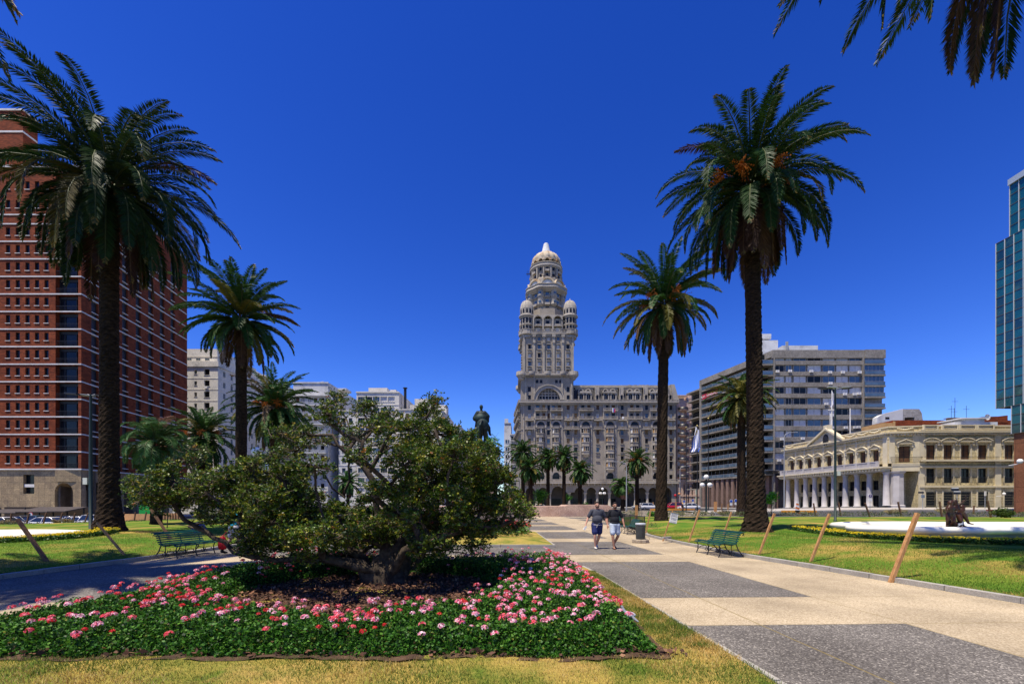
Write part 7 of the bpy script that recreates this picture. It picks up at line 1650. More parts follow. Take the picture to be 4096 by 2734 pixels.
# bronze group in the right basin
xs_,ys_=PX(3838,19.6),19.6; zb_=PZ(2111,19.6); m=MB(); m.box(xs_-.78,xs_+.78,ys_-.5,ys_+.5,.62,zb_-.0); tag(m.build('plinth',mat('yellowed_plinth',(.55,.50,.22),(.68,.62,.38),2,.7)),'low yellow stained slab under the bronze figures','plinth')
sc=thing('bronze_children_group','shiny brown bronze of playing children in the fountain','statue',(xs_,ys_,zb_)); KS2=19.6/FPX
M_br2=mat('shiny_brown_bronze',(.03,.011,.004),(.06,.022,.007),1.5,.35,.3,c3=(.010,.013,.007),s3=2); B=lambda zx,zy,dy=0:((3730+zx*.12755-3838)*KS2,dy,(2111-(1940+zy*.12755))*KS2)
m=MB(); m.box(-.72,.72,-.36,.36,0,.055); m.build('base_plate',mat('dark_bronze',(.03,.02,.014),rough=.4),sc)
for nm,pr in (('child_figure',[('e',B(560,560),(.105,.1,.115)),('e',B(600,530,.05),(.10,.1,.08)),('c',B(570,640),.05,B(570,680),.09),('r',B(560,760),(.17,.13,.24),(0,0,1)),('e',B(560,900),(.17,.14,.13)),('c',B(500,700),.06,B(420,740,-.1),.045),('c',B(420,740,-.1),.04,B(380,720,-.18),.03),('c',B(500,930),.10,B(440,1080,-.05),.07),('c',B(440,1080,-.05),.065,B(450,1250),.04),('c',B(450,1260),.04,B(400,1290,-.08),.03),('c',B(600,950,-.05),.10,B(580,1120,-.12),.075),('c',B(580,1120,-.12),.065,B(540,1260,-.02),.04),('c',B(640,700),.06,B(720,780,-.1),.04),('c',B(720,780,-.1),.035,B(800,800,-.16),.025)]),
   ('child_figure',[('e',B(760,550,.1),(.10,.1,.11)),('e',B(770,500,.12),(.115,.11,.08)),('c',B(780,620,.1),.05,B(800,660,.1),.08),('r',B(790,740,.1),(.15,.12,.22),(0,0,1)),('c',B(840,640,.08),.06,B(930,550,.02),.045),('c',B(930,550,.02),.045,B(1010,450,-.04),.032),('c',B(1010,450,-.04),.03,B(1020,370,-.05),.028),('c',B(1020,365,-.05),.02,B(960,345,-.07),.012),('c',B(1020,365,-.05),.02,B(1000,325,-.05),.012),('c',B(1020,365,-.05),.022,B(1065,365,-.05),.014),('e',B(800,900,.05),(.17,.15,.15)),('c',B(800,930,-.02),.11,B(780,1100,-.16),.08),('c',B(780,1100,-.16),.075,B(900,1260,-.1),.04),('c',B(900,1265,-.1),.035,B(960,1290,-.16),.025)]),
   ('child_figure',[('e',B(950,680,.05),(.125,.12,.12)),('r',B(930,790,.05),(.14,.13,.2),(.3,0,1)),('c',B(960,880,.05),.12,B(1040,1000,.02),.09),('c',B(1040,1000,.02),.08,B(1130,1180,.0),.045),('c',B(1130,1185,0),.035,B(1235,1215,-.06),.022),('c',B(900,900,.1),.12,B(930,1100,.12),.09),('c',B(930,1100,.12),.08,B(960,1270,.1),.05),('c',B(640,1200,.1),.10,B(900,1230,.1),.12),('c',B(700,1000,.15),.14,B(720,1240,.15),.16)])):
    blob(nm,pr,.014,M_br2,sc,2)
m=MB(); m.tube([B(782,400,.05),B(785,780,-.12)],.012,6); m.tube([B(560,930,-.16),B(500,1000,-.2),B(640,790,-.2)],.012,6); m.build('pipe',M_iron,sc)
# ---- pigeons
def pigeon(label,loc,rz,tilt=0,s=1.0,wings=0):
    t=thing('pigeon',label,'bird',loc,rz); t.rotation_euler=(tilt,0,rz); t.scale=(s,s,s)
    g1=mat('pigeon_grey',(.16,.18,.21),(.25,.27,.31),20,.7)
    blob('body',[('r',(0,0,.11),(.045,.042,.095),(1,0,.25)),('c',(.07,0,.14),.03,(.095,0,.18),.02),('e',(.105,0,.195),(.024,.02,.022)),('c',(-.08,0,.085),.025,(-.17,0,.05),.012)],.008,g1,t,1)
    m=MB(); m.tube([(.12,0,.195),(.145,0,.188)],[.006,.002],5); m.build('beak',M_iron,t)
    m=MB(); 
    for sy in (-1,1): m.tube([(0,sy*.018,.07),(.005,sy*.018,0),(.03,sy*.018,0)],.004,4)
    m.build('legs',mat('pigeon_leg',(.45,.12,.1)),t)
    for sy in (-1,1):
        m=MB(); 
        if wings: m.prism(Fr(0,0,dx=1,dy=0),[(-.14,.0),(.04,.0),(.05,.03),(-.05,.035)],-.004,.004); m.v=[(x,y+sy*(.045+z*7*.0)+sy*(z)*8*.8*.5,.13+z*2) for x,y,z in m.v]
        else: m.ball((-.02,sy*.036,.115),1,10,0,(.085,.012,.035))
        m.build('wing',mat('wing_grey',(.30,.32,.35),(.45,.47,.5),30,.7),t)
    return t
pigeon('grey pigeon standing on the rim before the bronze children',(PX(3845,16.9),16.9,.36+.47),.3,0,1.1)
pigeon('grey and white pigeon among the flowers right of the gnarled tree',(PX(2105,8.3),8.3,PZ(2355,8.3)-.12),2.6,0,1.0)
pigeon('grey pigeon at the right edge of the flower bed',(PX(2512,6.2),6.2,.12),2.2,0,1.0)
# ---- cars
M_tyre=mat('tyre',(.02,.02,.02),rough=.8); M_rim=mat('wheel_rim',(.4,.4,.42),rough=.3,metal=.8); M_hl=mat('headlamp',(.7,.72,.75),rough=.1,spec=.8); M_tl=mat('tail_lamp',(.4,.01,.01),rough=.2); M_cg=mat('car_glass',(.015,.02,.025),rough=.04,spec=.9)
def carpaint(n,c): return mat('car_paint_'+n,c,rough=.25,spec=.5,coat=.8)
def car(name,label,paint,loc,rz,kind='sedan',group=None):
    t=thing(name,label,'car',loc,rz,group); L,Wd,H={'sedan':(4.4,1.74,1.44),'suv':(4.5,1.85,1.68),'hatch':(3.9,1.68,1.48)}[kind]; h=L/2
    # lower body: rounded section loft along x
    prof={'sedan':[(-h,.45,.78),(-h+.12,.28,.9),(-h+.7,.2,.95),(-.9,.18,.93),(0,.18,.92),(.9,.18,.92),(h-.7,.2,.86),(h-.15,.26,.74),(h,.4,.6)],'suv':[(-h,.45,.95),(-h+.1,.28,1.05),(-h+.7,.24,1.06),(-.9,.24,1.04),(0,.24,1.03),(.8,.24,1.02),(h-.7,.24,1.0),(h-.12,.3,.88),(h,.45,.7)],'hatch':[(-h,.42,.85),(-h+.1,.28,.95),(-h+.6,.2,.96),(-.9,.18,.94),(0,.18,.93),(.8,.18,.92),(h-.6,.2,.86),(h-.12,.26,.74),(h,.4,.6)]}[kind]
    m=MB(); vs=[]; n=12
    for i,(x,z0,z1) in enumerate(prof):
        w=Wd/2*(.86 if i in(0,len(prof)-1) else (.95 if i in (1,len(prof)-2) else 1)); c=[(-w*.9,z0),(-w,z0+.12),(-w,lerp(z0,z1,.6)),(-w*.97,z1-.08),(-w*.88,z1),(-w*.4,z1+.02),(w*.4,z1+.02),(w*.88,z1),(w*.97,z1-.08),(w,lerp(z0,z1,.6)),(w,z0+.12),(w*.9,z0)]
        vs+=[(x,y,z) for y,z in c]
    fs=[(i*n+k,i*n+(k+1)%n,(i+1)*n+(k+1)%n,(i+1)*n+k) for i in range(len(prof)-1) for k in range(n)]+[tuple(range(n)),tuple(range(len(prof)*n-1,(len(prof)-1)*n-1,-1))]; m.add(vs,fs,0,True); m.build('body',paint,t)
    zb={'sedan':.92,'suv':1.03,'hatch':.93}[kind]; xr={'sedan':(-1.75,-1.05,.35,1.05),'suv':(-2.1,-1.75,.35,1.05),'hatch':(-1.85,-1.35,.3,1.0)}[kind]; w0,w1=Wd/2*.9,Wd/2*.7
    m=MB(); A=[(xr[0],zb,w0),(xr[1],H-.05,w1),(xr[2],H-.05,w1),(xr[3],zb,w0)]
    vs=[(x,-w,z) for x,z,w in A]+[(x,w,z) for x,z,w in A]; m.add(vs,[(0,1,2,3),(7,6,5,4),(0,4,5,1),(2,6,7,3)],0); m.build('windows',M_cg,t)
    m=MB(); m.add([(xr[1]-.05,-w1-.02,H-.07),(xr[2]+.06,-w1-.02,H-.07),(xr[2]+.06,w1+.02,H-.07),(xr[1]-.05,w1+.02,H-.07),(xr[1]+.15,-w1+.12,H),(xr[2]-.15,-w1+.12,H),(xr[2]-.15,w1-.12,H),(xr[1]+.15,w1-.12,H)],[(4,5,6,7),(0,1,5,4),(1,2,6,5),(2,3,7,6),(3,0,4,7)],0,True)
    for sy in (-1,1):
        for (a,c) in ((0,1),(3,2)): m.tube([(A[a][0],sy*(A[a][2]+.005),A[a][1]),(A[c][0],sy*(A[c][2]+.005),A[c][1])],.045,5)
        m.tube([(-.4,sy*w0,zb),(-.38,sy*w1,H-.06)],.04,5)
    m.build('roof',paint,t)
    for sx in (-1,1):
        for sy in (-1,1):
            x=sx*(L*.5-.85); w=MB(); w.cyl((x,sy*(Wd/2-.2),.32),(x,sy*(Wd/2+.015),.32),.32,n=20); o=w.build('wheel',M_tyre,t); w=MB(); w.cyl((x,sy*(Wd/2+.012),.32),(x,sy*(Wd/2+.022),.32),.19,n=14); w.build('rim',M_rim,o)
    zl=.66 if kind!='suv' else .8
    for sy in (-1,1):
        w=MB(); w.obox((h-.13,sy*Wd*.35,zl),.2,.34,.14); w.build('headlight',M_hl,t); w=MB(); w.obox((-h+.06,sy*Wd*.36,zl+.14),.12,.26,.2); w.build('tail_light',M_tl,t)
    w=MB(); w.obox((h-.02,0,.42),.06,.5,.12); w.obox((-h+.02,0,.55),.06,.5,.12); w.build('number_plate',M_white,t); return t
pw_=carpaint('white',(.62,.62,.62)); ps=carpaint('silver',(.32,.34,.36)); pk=carpaint('dark',(.02,.025,.03)); prd=carpaint('red',(.40,.008,.012)); pbl=carpaint('blue',(.03,.09,.14))
def SZ(x,y): return gz(x,y)-.03
cars=[(20,pw_,'sedan','white saloon at the left picture edge below the pergola',.05,50),(88,pk,'hatch','dark car squeezed between two white cars on the left',.1,53),(208,pw_,'sedan','white saloon in the middle of the left parked row',0.05,50),(262,pk,'sedan','dark saloon parked behind the middle white saloon',PI,56),(322,pw_,'sedan','white saloon left of the tallest left palm trunk',0,52),(415,pw_,'suv','white tall car showing beside the left palm trunk',0,51),(140,pbl,'hatch','dark blue hatchback with shining windscreen in the left row',.3,55)]
for px,p,k,l,a,Y in cars: x=PX(px,Y); car('parked_car',l,p,(x,Y,SZ(x,Y)+.0),a,k)
for px,p,k,l,a,Y in [(2597,pw_,'suv','white tall car parked before the palace arcade',0,112),(2565,ps,'suv','pale grey tall car left of the white one before the arcade',PI,114),(2690,prd,'suv','bright red car parked right of the second tall palm trunk',PI,100),(2755,pw_,'sedan','white car with orange flank by the woman with the yellow hat',PI,95),(2165,pw_,'sedan','white and yellow taxi left of the low granite wall',0,122)]:
    x=PX(px,Y); o=car('parked_car',l,p,(x,Y,SZ(x,Y)),a,k)
    if px==2165: w=MB(); w.obox((-.3,0,1.5),1.2,1.0,.06); w.build('yellow_roof',mat('taxi_yellow',(.7,.38,.02)),o)
# ---- street things far left: pergola awning, hoardings, signs
m=MB(); x0,x1=PX(-20,58),PX(112,58); 
t=thing('awning','dark corrugated awning over the left parking row','awning',(PX(150,58),58,-1.4)); ox=PX(150,58)
def awn(p0,p1,y0,y1,nm):
    m=MB(); a,c=PX(p0,58)-ox,PX(p1,58)-ox; m.add([(a,-1.5,PZ(y1,58)+1.4),(c,-1.5,PZ(y1,58)+1.4),(c,1.5,PZ(y0,58)+1.4),(a,1.5,PZ(y0,58)+1.4),(a,-1.5,PZ(y1,58)+1.3),(c,-1.5,PZ(y1,58)+1.3),(c,1.5,PZ(y0,58)+1.3),(a,1.5,PZ(y0,58)+1.3)],[(0,1,2,3),(7,6,5,4),(0,4,5,1),(1,5,6,2),(2,6,7,3),(3,7,4,0)]); m.build(nm,mat('dark_awning',(.05,.04,.035),(.08,.065,.055),3,.8),t)
awn(-60,112,2035,2048,'canopy'); awn(112,235,2026,2044,'canopy'); awn(236,306,2026,2042,'canopy')
m=MB()
for p in (-40,60,118,175,232,300): m.cyl((PX(p,58)-ox,1.2,0),(PX(p,58)-ox,1.2,PZ(2030,58)+1.4),.08,n=6)
m.build('post',M_iron,t); m=MB(); m.box(PX(-60,58)-ox,PX(306,58)-ox,2.2,2.3,0,2.6); m.build('back_screen',mat('brown_screen',(.05,.035,.025),rough=.8),t)
m=MB(); m.box(PX(484,52),PX(602,52),52,52.1,gz(-40,52)-.3,PZ(2054,52)); tag(m.build('hoarding',mat('orange_board',(.50,.25,.09),(.62,.34,.14),1,.8)),'orange plywood hoarding beyond the left lawn','hoarding')
m=MB(); m.box(PX(636,50),PX(722,50),50,50.1,-.6,PZ(2052,50))
for k in range(9): x=lerp(PX(636,50),PX(722,50),k/8); m.box(x-.06,x+.06,49.9,49.99,-.6,PZ(2050,50))
tag(m.build('hoarding',mat('ochre_fence_board',(.38,.2,.08),(.48,.28,.12),2,.8)),'ochre board fence seen right of the jelly palm trunk','hoarding')
m=MB(); m.box(PX(556,56),PX(612,56),56,56.1,-.9,PZ(2020,56)); tag(m.build('hoarding',mat('green_net',(.01,.28,.04),(.015,.36,.06),2,.7)),'bright green netting behind the orange hoarding','hoarding')
def roundsign(label,px,py,Y,zb,r,face,ring,txt,tcol,board=True):
    x=PX(px,Y); t=thing('road_sign',label,'sign',(x,Y,zb)); z=PZ(py,Y)-zb; m=MB(); m.cyl((0,0,0),(0,0,z+r),.03,n=8); m.build('pole',M_grey,t)
    m=MB(); m.lathe(0,0,[(0,0),(r,0),(r,.03),(0,.03)],24,0,False); m.v=[(a,-.04-c,z+b_) for a,b_,c in m.v]; m.build('disc',ring,t); m=MB(); m.lathe(0,0,[(0,0),(r*.82,0),(r*.82,.012),(0,.012)],24,0,False); m.v=[(a,-.075-c*.5,z+b_) for a,b_,c in m.v]; m.build('face',face,t)
    if txt: letters(txt,r*1.5,tcol,t,(0,-.09,z-.0),(PI/2,0,0),depth=.004)
    if board: m=MB(); m.box(-r*.8,r*.8,-.06,-.03,z-r*2.6,z-r*1.15); m.build('plate',M_white,t)
    return t
M_pur=mat('sign_purple',(.06,.02,.16),rough=.4); M_redp=mat('sign_red',(.5,.01,.02),rough=.4); M_blp=mat('sign_blue',(.02,.08,.42),rough=.4)
roundsign('round purple parking sign with a white letter before the colonnade',3480,1982,64,.3,.29,M_pur,M_white,'E',M_white)
roundsign('round no parking sign with red ring under the left awning',124,2057,56,-1.4,.3,M_white,M_redp,'E',M_blk)
roundsign('red round sign beside the trunk of the tallest left palm',478,2013,54,-1.2,.32,M_redp,M_redp,None,None)
for px,py,Y,lab in ((2736,2004,120,'blue topped sign between the two left dark flagpoles'),(2771,2000,118,'blue round sign on a pole before the dark colonnade'),(2924,2003,95,'first small blue sign on a pole before the brown piers'),(2943,2001,95,'second small blue sign on a pole before the brown piers')):
    roundsign(lab,px,py,Y,0,.34,M_blp,M_white,None,None,True)
# street name signs behind the bronze group
t=thing('street_name_sign','pair of stacked dark street name plates on a pole above the bronze','sign',(PX(3828,52),52,gz(50,52))); z0=gz(50,52); m=MB(); m.cyl((0,0,0),(0,0,PZ(1948,52)-z0),.04,n=8); m.build('pole',M_grey,t)
M_plate=mat('dark_name_plate',(.02,.03,.05),rough=.4)
for (a,c,y0,y1) in ((3804,3833,1962,1949),(3813,3841,1976,1963)):
    m=MB(); m.box(PX(a,52)-PX(3828,52),PX(c,52)-PX(3828,52),-.06,-.02,PZ(y0,52)-z0,PZ(y1,52)-z0); o=m.build('name_plate',M_plate,t); m=MB(); zt_=PZ(y1,52)-z0; m.box(PX(a,52)-PX(3828,52),PX(c,52)-PX(3828,52),-.07,-.015,zt_-.1,zt_-.0+.004); m.build('header',M_white,o)
t=thing('street_name_sign','single dark street name plate and box at the palace corner','sign',(PX(3691,70),70,gz(63,70))); z0=gz(63,70); m=MB(); m.cyl((0,0,0),(0,0,PZ(1962,70)-z0),.045,n=8); m.build('pole',M_grey,t); m=MB(); m.box(PX(3672,70)-PX(3691,70),PX(3694,70)-PX(3691,70),-.07,-.02,PZ(1972,70)-z0,PZ(1965,70)-z0); m.build('name_plate',M_plate,t); m=MB(); m.box(-.2,.2,-.12,.05,PZ(1990,70)-z0,PZ(1978,70)-z0); m.build('signal_box',mat('blue_grey',(.15,.2,.26)),t)
t=thing('road_sign','white rectangular sign on a pole before the barred windows','sign',(PX(3940,70),70,gz(73,70))); z0=gz(73,70); m=MB(); m.cyl((0,0,0),(0,0,PZ(1963,70)-z0),.04,n=8); m.build('pole',M_grey,t); m=MB(); m.box(-.16,.16,-.07,-.03,PZ(1982,70)-z0,PZ(1963,70)-z0); m.build('panel',M_white,t)
for px,py,Y,l in ((4016,1974,76,'white wall globe lamp by the doorway'),(4080,1844,54,'white globe lamp on the granite of the glass tower')): m=MB(); x=PX(px,Y); m.ball((x,Y,PZ(py,Y)),.24 if Y>60 else .3,14); m.tube([(x,Y+.2,PZ(py,Y)-.3),(x,Y+1.2,PZ(py,Y)-.4)],.05,6); tag(m.build('wall_lamp',M_globe),l,'wall lamp')
# red and white kerb on the right street
m=MB()
for k in range(9):
    x=PX(3912+k*27,66); z=gz(x,66); m.box(x,x+27/FPX*66-.02,65.8,66.05,z-.05,z+.16,k%2)
tag(m.build('painted_kerb',[mat('kerb_white',(.5,.48,.45)),mat('kerb_red',(.28,.07,.06))]),kind='structure')
# plants along the far lawn edges
def border(label,line,n,zf,cols,hh=.45,sz=(.12,.26)):
    P=[]; 
    for _ in range(n):
        t=random.random()*(len(line)-1); i=int(t); f=t-i; x=lerp(line[i][0],line[i+1][0],f)+random.gauss(0,.35); y=lerp(line[i][1],line[i+1][1],f)+random.gauss(0,.35)
        if mnoise.noise(Vector((x*.9,y*.9,2)))<-.12: continue
        P.append((x,y,zf(x,y)+random.uniform(0,hh)))
    P=np.array(P); o=npmesh('border_plants',leaf_quads(P,NR.uniform(*sz,len(P)),1.4,.25),4,M_leafcol,None,pick(cols,len(P))); return tag(o,label,'plants',kind='stuff')
gc=[(.06,.10,.03),(.10,.14,.04),(.14,.15,.07),(.04,.08,.02),(.22,.17,.08)]
border('low mixed planting along the far edge of the right lawn',[(12,51),(22,50.2),(34,48.3),(48,46.6),(60,45.6)],9000,lambda x,y:.3,gc)
border('low mixed planting beside the railing on the right lawn',[(8.6,27),(9.2,34),(9.9,42)],1500,lambda x,y:.12,gc,.35,(.06,.14))
border('low mixed planting along the far edge of the left lawn',[(-33,27.5),(-28.5,34),(-24,41),(-20,44)],6500,lambda x,y:.3,gc,.12,(.08,.15))
border('white flowered plants among the far right border',[(19.5,50.3),(22,50.2)],160,lambda x,y:.5,[(.7,.7,.65)],.3,(.08,.14))
rs=random.Random(21); tuft=MB()
for k in range(120):
    a=rs.uniform(0,2*PI); l=rs.uniform(.35,.75); e=rs.uniform(.2,1.0); d=Vector((math.cos(a)*e,math.sin(a)*e,1)).normalized(); p=Vector((rs.gauss(0,.06),rs.gauss(0,.06),0)); w=Vector((-math.sin(a),math.cos(a),0))*.012; tuft.add([p-w,p+w,p+d*l*.6+w,p+d*l+Vector((math.cos(a),math.sin(a),-.6))*l*.25,p+d*l*.6-w],[(0,1,2,3,4)])
tm=tuft.mesh('feather_grass',[mat('feather_grass',(.42,.34,.16),(.55,.46,.24),8,.8,trans=.2)])
for (px,py,z,s) in [(2700,2075,.1,.8),(2790,2056,.1,1.0),(2820,2058,.1,.8),(2905,2056,.2,1.0),(2885,2058,.2,.9),(3560,2056,.3,1.1),(3580,2054,.3,1.0),(3592,2054,.3,1.1),(3612,2052,.3,1.0),(3775,2056,.35,1.5),(30,2095,.3,1.0),(60,2095,.3,.8),(225,2092,.3,.9),(268,2092,.3,1.1),(0,2100,.3,1.0),(3215,2058,.3,.8)]:
    Y=(EYE-z)*FPX/(py-HY); o=relink(tm,'feather_grass',None,(PX(px,Y),Y,z),(0,0,rs.uniform(0,6))); o.scale=(s*1.3,)*3; o.scale=((s*.65,)*3 if px<300 else (s*1.1,)*3); tag(o,'straw coloured tuft of feather grass at the lawn edge','ornamental grass','feather grass tufts at the far lawn edges')
# striped barrier at left end of the yellow palace
t=thing('road_barrier','orange netting and striped barrier before the left end of the yellow palace','barrier',(PX(3190,62),62,gz(40,62))); m=MB()
for k in range(6): m.obox((0,0,.2+.26*k),.75-.1*k,.06,.24,Matrix.Rotation(.35,3,'Y'),k%2)
m.build('striped_board',[mat('barrier_orange',(.62,.16,.03)),M_white],t); m=MB(); m.box(-2.2,2.6,-.03,.03,.1,.42); m.build('netting',mat('orange_net',(.75,.26,.03),(.85,.42,.05),3,.8),t)
m=MB(); x=PX(2700,92); m.box(x-5,x+4,91.9,92,0.05,.6); tag(m.build('road_barrier',mat('orange_net',(.7,.2,.03))),'low orange barrier before the red car','barrier')
for k,(px,py,Y,l) in enumerate(((2701,1980,100,'red ball lamp hanging at the palace corner'),(2717,1974,110,'small orange ball lamp left of the pink piers'))): m=MB(); x=PX(px,Y); m.ball((x,Y,PZ(py,Y)),.28,12); m.tube([(x,Y,PZ(py,Y)),(x,Y,0)],.03,4); tag(m.build('ball_lamp',M_redp if k==0 else mat('ball_orange',(.6,.25,.1))),l,'lamp')
m=MB(); x,y=GP(2717,2142,.3); m.obox((x-.6,y-.1,.24),.55,.14,.07,Matrix.Rotation(.6,3,'Z')); tag(m.build('kerb_stone',M_stone),'loose pale kerb stone lying on the right lawn','stone')
# ------------------------------------------------------------------ people
M_skin=mat('skin',(.50,.26,.17),(.56,.30,.20),8,.5,.4); M_skin2=mat('tanned_skin',(.38,.19,.115),(.44,.225,.14),8,.5,.4); M_hair=mat('dark_hair',(.018,.011,.008),(.03,.02,.013),30,.7)
def hand(prefix,w,d,side,sk,t,curl=.6,fwd=(0,-1,0)):
    """hand prims: w wrist, d direction of the palm; thumb leaves the side facing the body front"""
    w=Vector(w); d=Vector(d).normalized(); f=Vector(fwd).normalized(); s=d.cross(f).normalized()
    pr=[('r',w+d*.045,(.038,.020,.055),d)]; ang=[-.027,-.009,.009,.026]; ln=[.062,.072,.068,.052]
    for a,l in zip(ang,ln):
        b0=w+d*.08+f*(-a); k1=b0+d*l*.5; k2=k1+(d*(1-curl)+s*side*curl).normalized()*l*.5; pr+= [('c',b0,.0095,k1,.009),('c',k1,.009,k2,.008)]
    th=w+d*.03+f*.03; pr+=[('c',th,.012,th+(d*.7+f*.7).normalized()*.035,.0105),('c',th+(d*.7+f*.7).normalized()*.035,.0105,th+(d*.9+f*.45).normalized()*.062,.009)]
    return pr
def person(label,loc,rz,h,J,shirt,shorts,shoes,sk,girth=1.0,hair=1,beard=True,neck='round',flip=False,extra=None,scale=1):
    t=thing('person',label,'person',loc,rz)      # local: faces -y
    V=Vector; g=girth
    hd=V(J['head']); ne=V(J['neck'])
    body=[('e',hd,(.077,.096,.112)),('e',hd+V((0,-.015,-.06)),(.062,.078,.06)),('c',hd+V((0,-.088,-.005)),.012,hd+V((0,-.108,-.028)),.016),('e',hd+V((.078,.01,-.01)),(.014,.02,.032)),('e',hd+V((-.078,.01,-.01)),(.014,.02,.032)),
      ('e',hd+V((0,-.085,-.065)),(.028,.014,.010)),('e',hd+V((0,-.085,.028)),(.05,.014,.010)),
      ('c',hd+V((0,.01,-.09)),.058*g**.5,ne,.066*g**.5),('r',V(J['chest']),(.165*g,.115*g,.21),(0,0,1)),('r',V(J['belly']),(.145*g,.115*g*g,.17),(0,0,1)),('e',V(J['hip']),(.155*g,.115*g,.12)),('c',V(J['sl']),.06*g,V(J['sr']),.06*g)]
    for s in 'lr':
        S,E,Wr,Hi,K,A=[V(J[k+s]) for k in ('s','e','w','h','k','a')]; sg=1 if s=='l' else -1
        body+=[('c',S,.062*g,S.lerp(E,.5),.052*g),('c',S.lerp(E,.5),.052*g,E,.041),('c',E,.043,E.lerp(Wr,.35),.041),('c',E.lerp(Wr,.35),.041,Wr,.027)]
        dd=(Wr-E).normalized(); body+=hand('h',Wr,dd,-1 if s=='l' else 1,sk,t,.75)
        body+=[('c',Hi,.098*g,Hi.lerp(K,.45),.082*g),('c',Hi.lerp(K,.45),.08*g,K,.056),('c',K,.056,K.lerp(A,.35),.056),('c',K.lerp(A,.35),.055,A,.036)]
        T=V(J['t'+s]); body+=[('c',A+V((0,.02,-.03)),.034,T,.026),('e',T,(.042,.035,.02))]
    blob('body',body,.0095,sk,t,3)
    # features
    m=MB()
    for sx in (-1,1): m.ball(hd+V((sx*.031,-.088,.005)),.0125,8,0,(1,.6,.7))
    m.build('eyes',mat('eye',(.02,.015,.01),rough=.2),t)
    hr=[('e',hd+V((0,.018,.035)),(.086,.096,.098))]; o=blob('hair',hr,.012,M_hair,t,1)
    hr=MB()
    hb=[('e',hd+V((0,.02,.048)),(.085,.095,.085)),('e',hd+V((0,-.035,.092)),(.066,.055,.034))]
    bpy.data.objects.remove(o); blob('hair',hb,.012,M_hair,t,1)
    if beard: blob('beard',[('e',hd+V((0,-.06,-.088)),(.048,.036,.034)),('c',hd+V((.058,-.03,-.05)),.02,hd+V((.03,-.065,-.088)),.024),('c',hd+V((-.058,-.03,-.05)),.02,hd+V((-.03,-.065,-.088)),.024),('c',hd+V((-.03,-.09,-.047)),.008,hd+V((.03,-.09,-.047)),.008),('c',hd+V((.066,-.012,-.0)),.014,hd+V((.06,-.028,-.05)),.018),('c',hd+V((-.066,-.012,-.0)),.014,hd+V((-.06,-.028,-.05)),.018)],.009,M_hair,t,1)
    # shirt
    ch,be,hi=V(J['chest']),V(J['belly']),V(J['hip'])
    sh=[('r',ch,(.178*g,.13*g,.215),(0,0,1)),('r',be+V((0,-.005,0)),(.178*g,.142*g*g,.20),(0,0,1)),('r',hi+V((0,0,.04)),(.182*g,.138*g,.12),(0,0,1)),('c',V(J['sl'])*.96+ne*.04,.068*g,ne+V((.05,0,-.05)),.06),('c',V(J['sr'])*.96+ne*.04,.068*g,ne+V((-.05,0,-.05)),.06)]
    for s in 'lr':
        S,E=V(J['s'+s]),V(J['e'+s]); sh+=[('c',S,.069*g,S.lerp(E,.62),.066*g),('c',S.lerp(E,.62),.066*g,S.lerp(E,.72),.063*g)]
    blob('t_shirt',sh,.012,shirt,t,2)
    if neck=='v': m=MB(); m.ball(ne+V((0,-.085,-.075)),1,12,0,(.05,.03,.055)); m.build('neck_skin',sk,t)
    so=[('e',hi+V((0,0,-.03)),(.178*g,.135*g,.12))]
    for s in 'lr':
        Hi,K=V(J['h'+s]),V(J['k'+s]); so+=[('c',Hi,.118*g,Hi.lerp(K,.55),.104*g),('c',Hi.lerp(K,.55),.104*g,Hi.lerp(K,shorts[1]),.106*g)]
    blob('shorts',so,.012,shorts[0],t,2)
    for s in 'lr':
        A,T=V(J['a'+s]),V(J['t'+s]); 
        if shoes[0]=='shoe': blob('shoe',[('c',A+V((0,.035,-.05)),.045,T+V((0,0,.005)),.042),('c',A+V((0,.02,-.01)),.047,A+V((0,.035,-.05)),.045),('r',T+V((0,-.03,0)),(.043,.03,.06),(0,1,0))],.01,shoes[1],t,1)
        else:
            d=(T-A); m=MB(); c=(A+V((0,.05,-.07))+T+V((0,-.05,-.03)))/2; e=T-A; M=V((e.x,e.y,e.z+.045)).to_track_quat('-Y','Z').to_matrix(); m.obox(c,.09,.27,.016,M); m.tube([T+V((.035,.06,0)),T+V((0,-.0,.028)),T+V((-.035,.06,0))],.007,5); m.build('flip_flop',shoes[1],t)
    if extra: extra(t,J)
    return t
J1=dict(head=(0,-.02,1.655),neck=(0,.02,1.50),chest=(0,.0,1.30),belly=(0,-.03,1.10),hip=(0,0,.95),sl=(.20,.01,1.415),sr=(-.20,.01,1.415),el=(.335,.03,1.15),er=(-.34,.04,1.15),wl=(.385,-.06,.92),wr=(-.43,-.04,.93),
   hl=(.095,0,.90),hr=(-.095,0,.90),kl=(.105,.07,.50),kr=(-.11,-.13,.49),al=(.075,.36,.14),ar=(-.085,-.10,.09),tl=(.07,.30,.045),tr=(-.095,-.24,.035))
J2=dict(head=(0,-.04,1.63),neck=(0,.02,1.48),chest=(0,.0,1.29),belly=(0,-.0,1.10),hip=(0,0,.94),sl=(.185,.01,1.40),sr=(-.185,.01,1.40),el=(.30,.03,1.14),er=(-.285,.04,1.13),wl=(.335,-.07,.90),wr=(-.29,-.10,.87),
   hl=(.09,0,.89),hr=(-.09,0,.89),kl=(.14,.03,.49),kr=(-.10,-.12,.48),al=(.05,.33,.15),ar=(-.055,-.12,.08),tl=(.08,.24,.045),tr=(-.06,-.26,.03))
M_tee=mat('grey_tshirt',(.045,.048,.062),(.062,.066,.082),6,.9,bump=.5,bscale=7,dist=.03); M_tee2=mat('black_tshirt',(.010,.011,.015),(.018,.019,.025),6,.9,bump=.5,bscale=7,dist=.03)
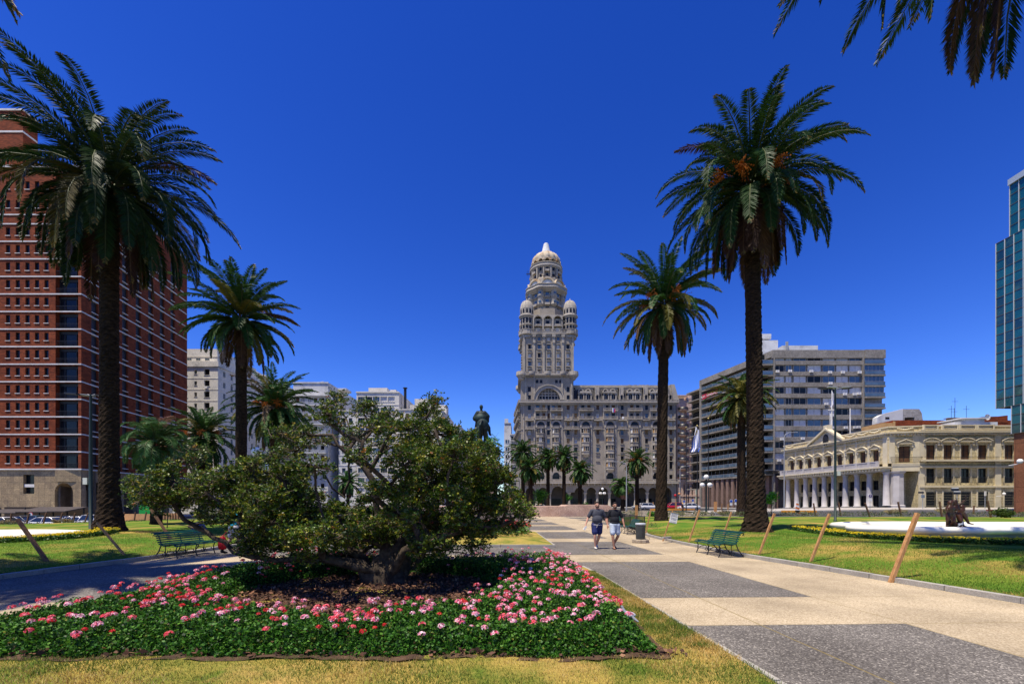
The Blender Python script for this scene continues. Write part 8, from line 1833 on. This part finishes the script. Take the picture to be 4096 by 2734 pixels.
M_navy=mat('navy_shorts',(.012,.018,.085),(.018,.026,.12),6,.8,bump=.5,bscale=7,dist=.03); M_jean=mat('light_denim',(.36,.43,.52),(.52,.58,.66),9,.9,bump=.6,bscale=9,dist=.03); M_cream2=mat('canvas_shoe',(.55,.52,.45),rough=.8); M_flip=mat('flip_flop_rubber',(.10,.04,.02),rough=.7)
def ex1(t,J):
    m=MB(); m.obox((-.47,-.07,.79),.07,.10,.16,Matrix.Rotation(.5,3,'Y')); o=m.build('folded_paper',M_white,t)
    m=MB(); m.tube([(.0,-.155,.93),(-.04,-.165,.86),(-.05,-.16,.80)],.006,4); m.tube([(.0,-.155,.93),(.05,-.165,.97),(.06,-.16,.99)],.006,4); m.tube([(-.18,-.09,.915),(-.1,-.15,.91),(.0,-.165,.905),(.1,-.15,.905),(.18,-.09,.90)],.008,4); m.build('waist_cord',M_white,t)
    m=MB(); m.ball((-.02,-.185,1.06),.011,8); m.build('shirt_badge',M_redp,t)
yM=17.2
person('bearded man in grey T-shirt and navy shorts holding folded paper, walking',(PX(2388,yM),yM,.02),.05,1.78,J1,M_tee,(M_navy,.66),('shoe',M_cream2),M_skin,1.12,extra=ex1,neck='v')
person('bearded man in black T-shirt, pale denim shorts and flip flops, walking',(PX(2460,yM),yM+.05,.02),.0,1.76,J2,M_tee2,(M_jean,.72),('flip',M_flip),M_skin2,1.0,neck='v')
# passer-by hidden behind the tree: turquoise shirt, red bag
J3=dict(J2); 
def ex3(t,J):
    m=MB(); m.lathe(-.42,0,[(.02,.62),(.10,.58),(.14,.45),(.15,.30),(.11,.22),(0,.21)],12,0,True,lambda a,z:1+.08*math.sin(5*a)); m.tube([(-.42,0,.60),(-.36,-.05,.74),(-.33,-.06,.86)],.012,5); o=m.build('shopping_bag',mat('red_plastic',(.62,.012,.015),rough=.35),t)
bpy_bag=None
M_turq=mat('turquoise_shirt',(.01,.30,.42),(.02,.38,.52),5,.85); M_whs=mat('white_shorts',(.5,.5,.5),rough=.8)
person('person in turquoise shirt and white shorts with a red bag, behind the branches',(PX(935,15.6),15.6,.02),2.6,1.7,J3,M_turq,(M_whs,.7),('shoe',M_black),M_skin2,1.0,beard=False,extra=None)
m=MB(); xb,yb=PX(890,15.2),15.2; m.lathe(xb,yb,[(.015,.66),(.08,.60),(.13,.48),(.14,.30),(.10,.20),(0,.19)],12,0,True,lambda a,z:1+.08*math.sin(5*a)); m.tube([(xb,yb,.64),(xb+.05,yb+.1,.76),(xb+.1,yb+.2,.86)],.012,5); tag(m.build('shopping_bag',mat('red_plastic',(.62,.012,.015),rough=.35)),'red plastic bag carried by the person in turquoise','bag')
# far woman with yellow hat by the flagpoles
x=PX(2730,72); J4=dict(J2)
t=person('person in dark clothes with yellow hair walking beyond the far railing',(x,72,.0),.6,1.65,J4,M_tee2,(M_black,.95),('shoe',M_black),M_skin,1.0,beard=False)
for c in t.children:
    if c.name.startswith('hair'): c.data.materials.clear(); c.data.materials.append(mat('yellow_hair',(.75,.45,.06),rough=.7))
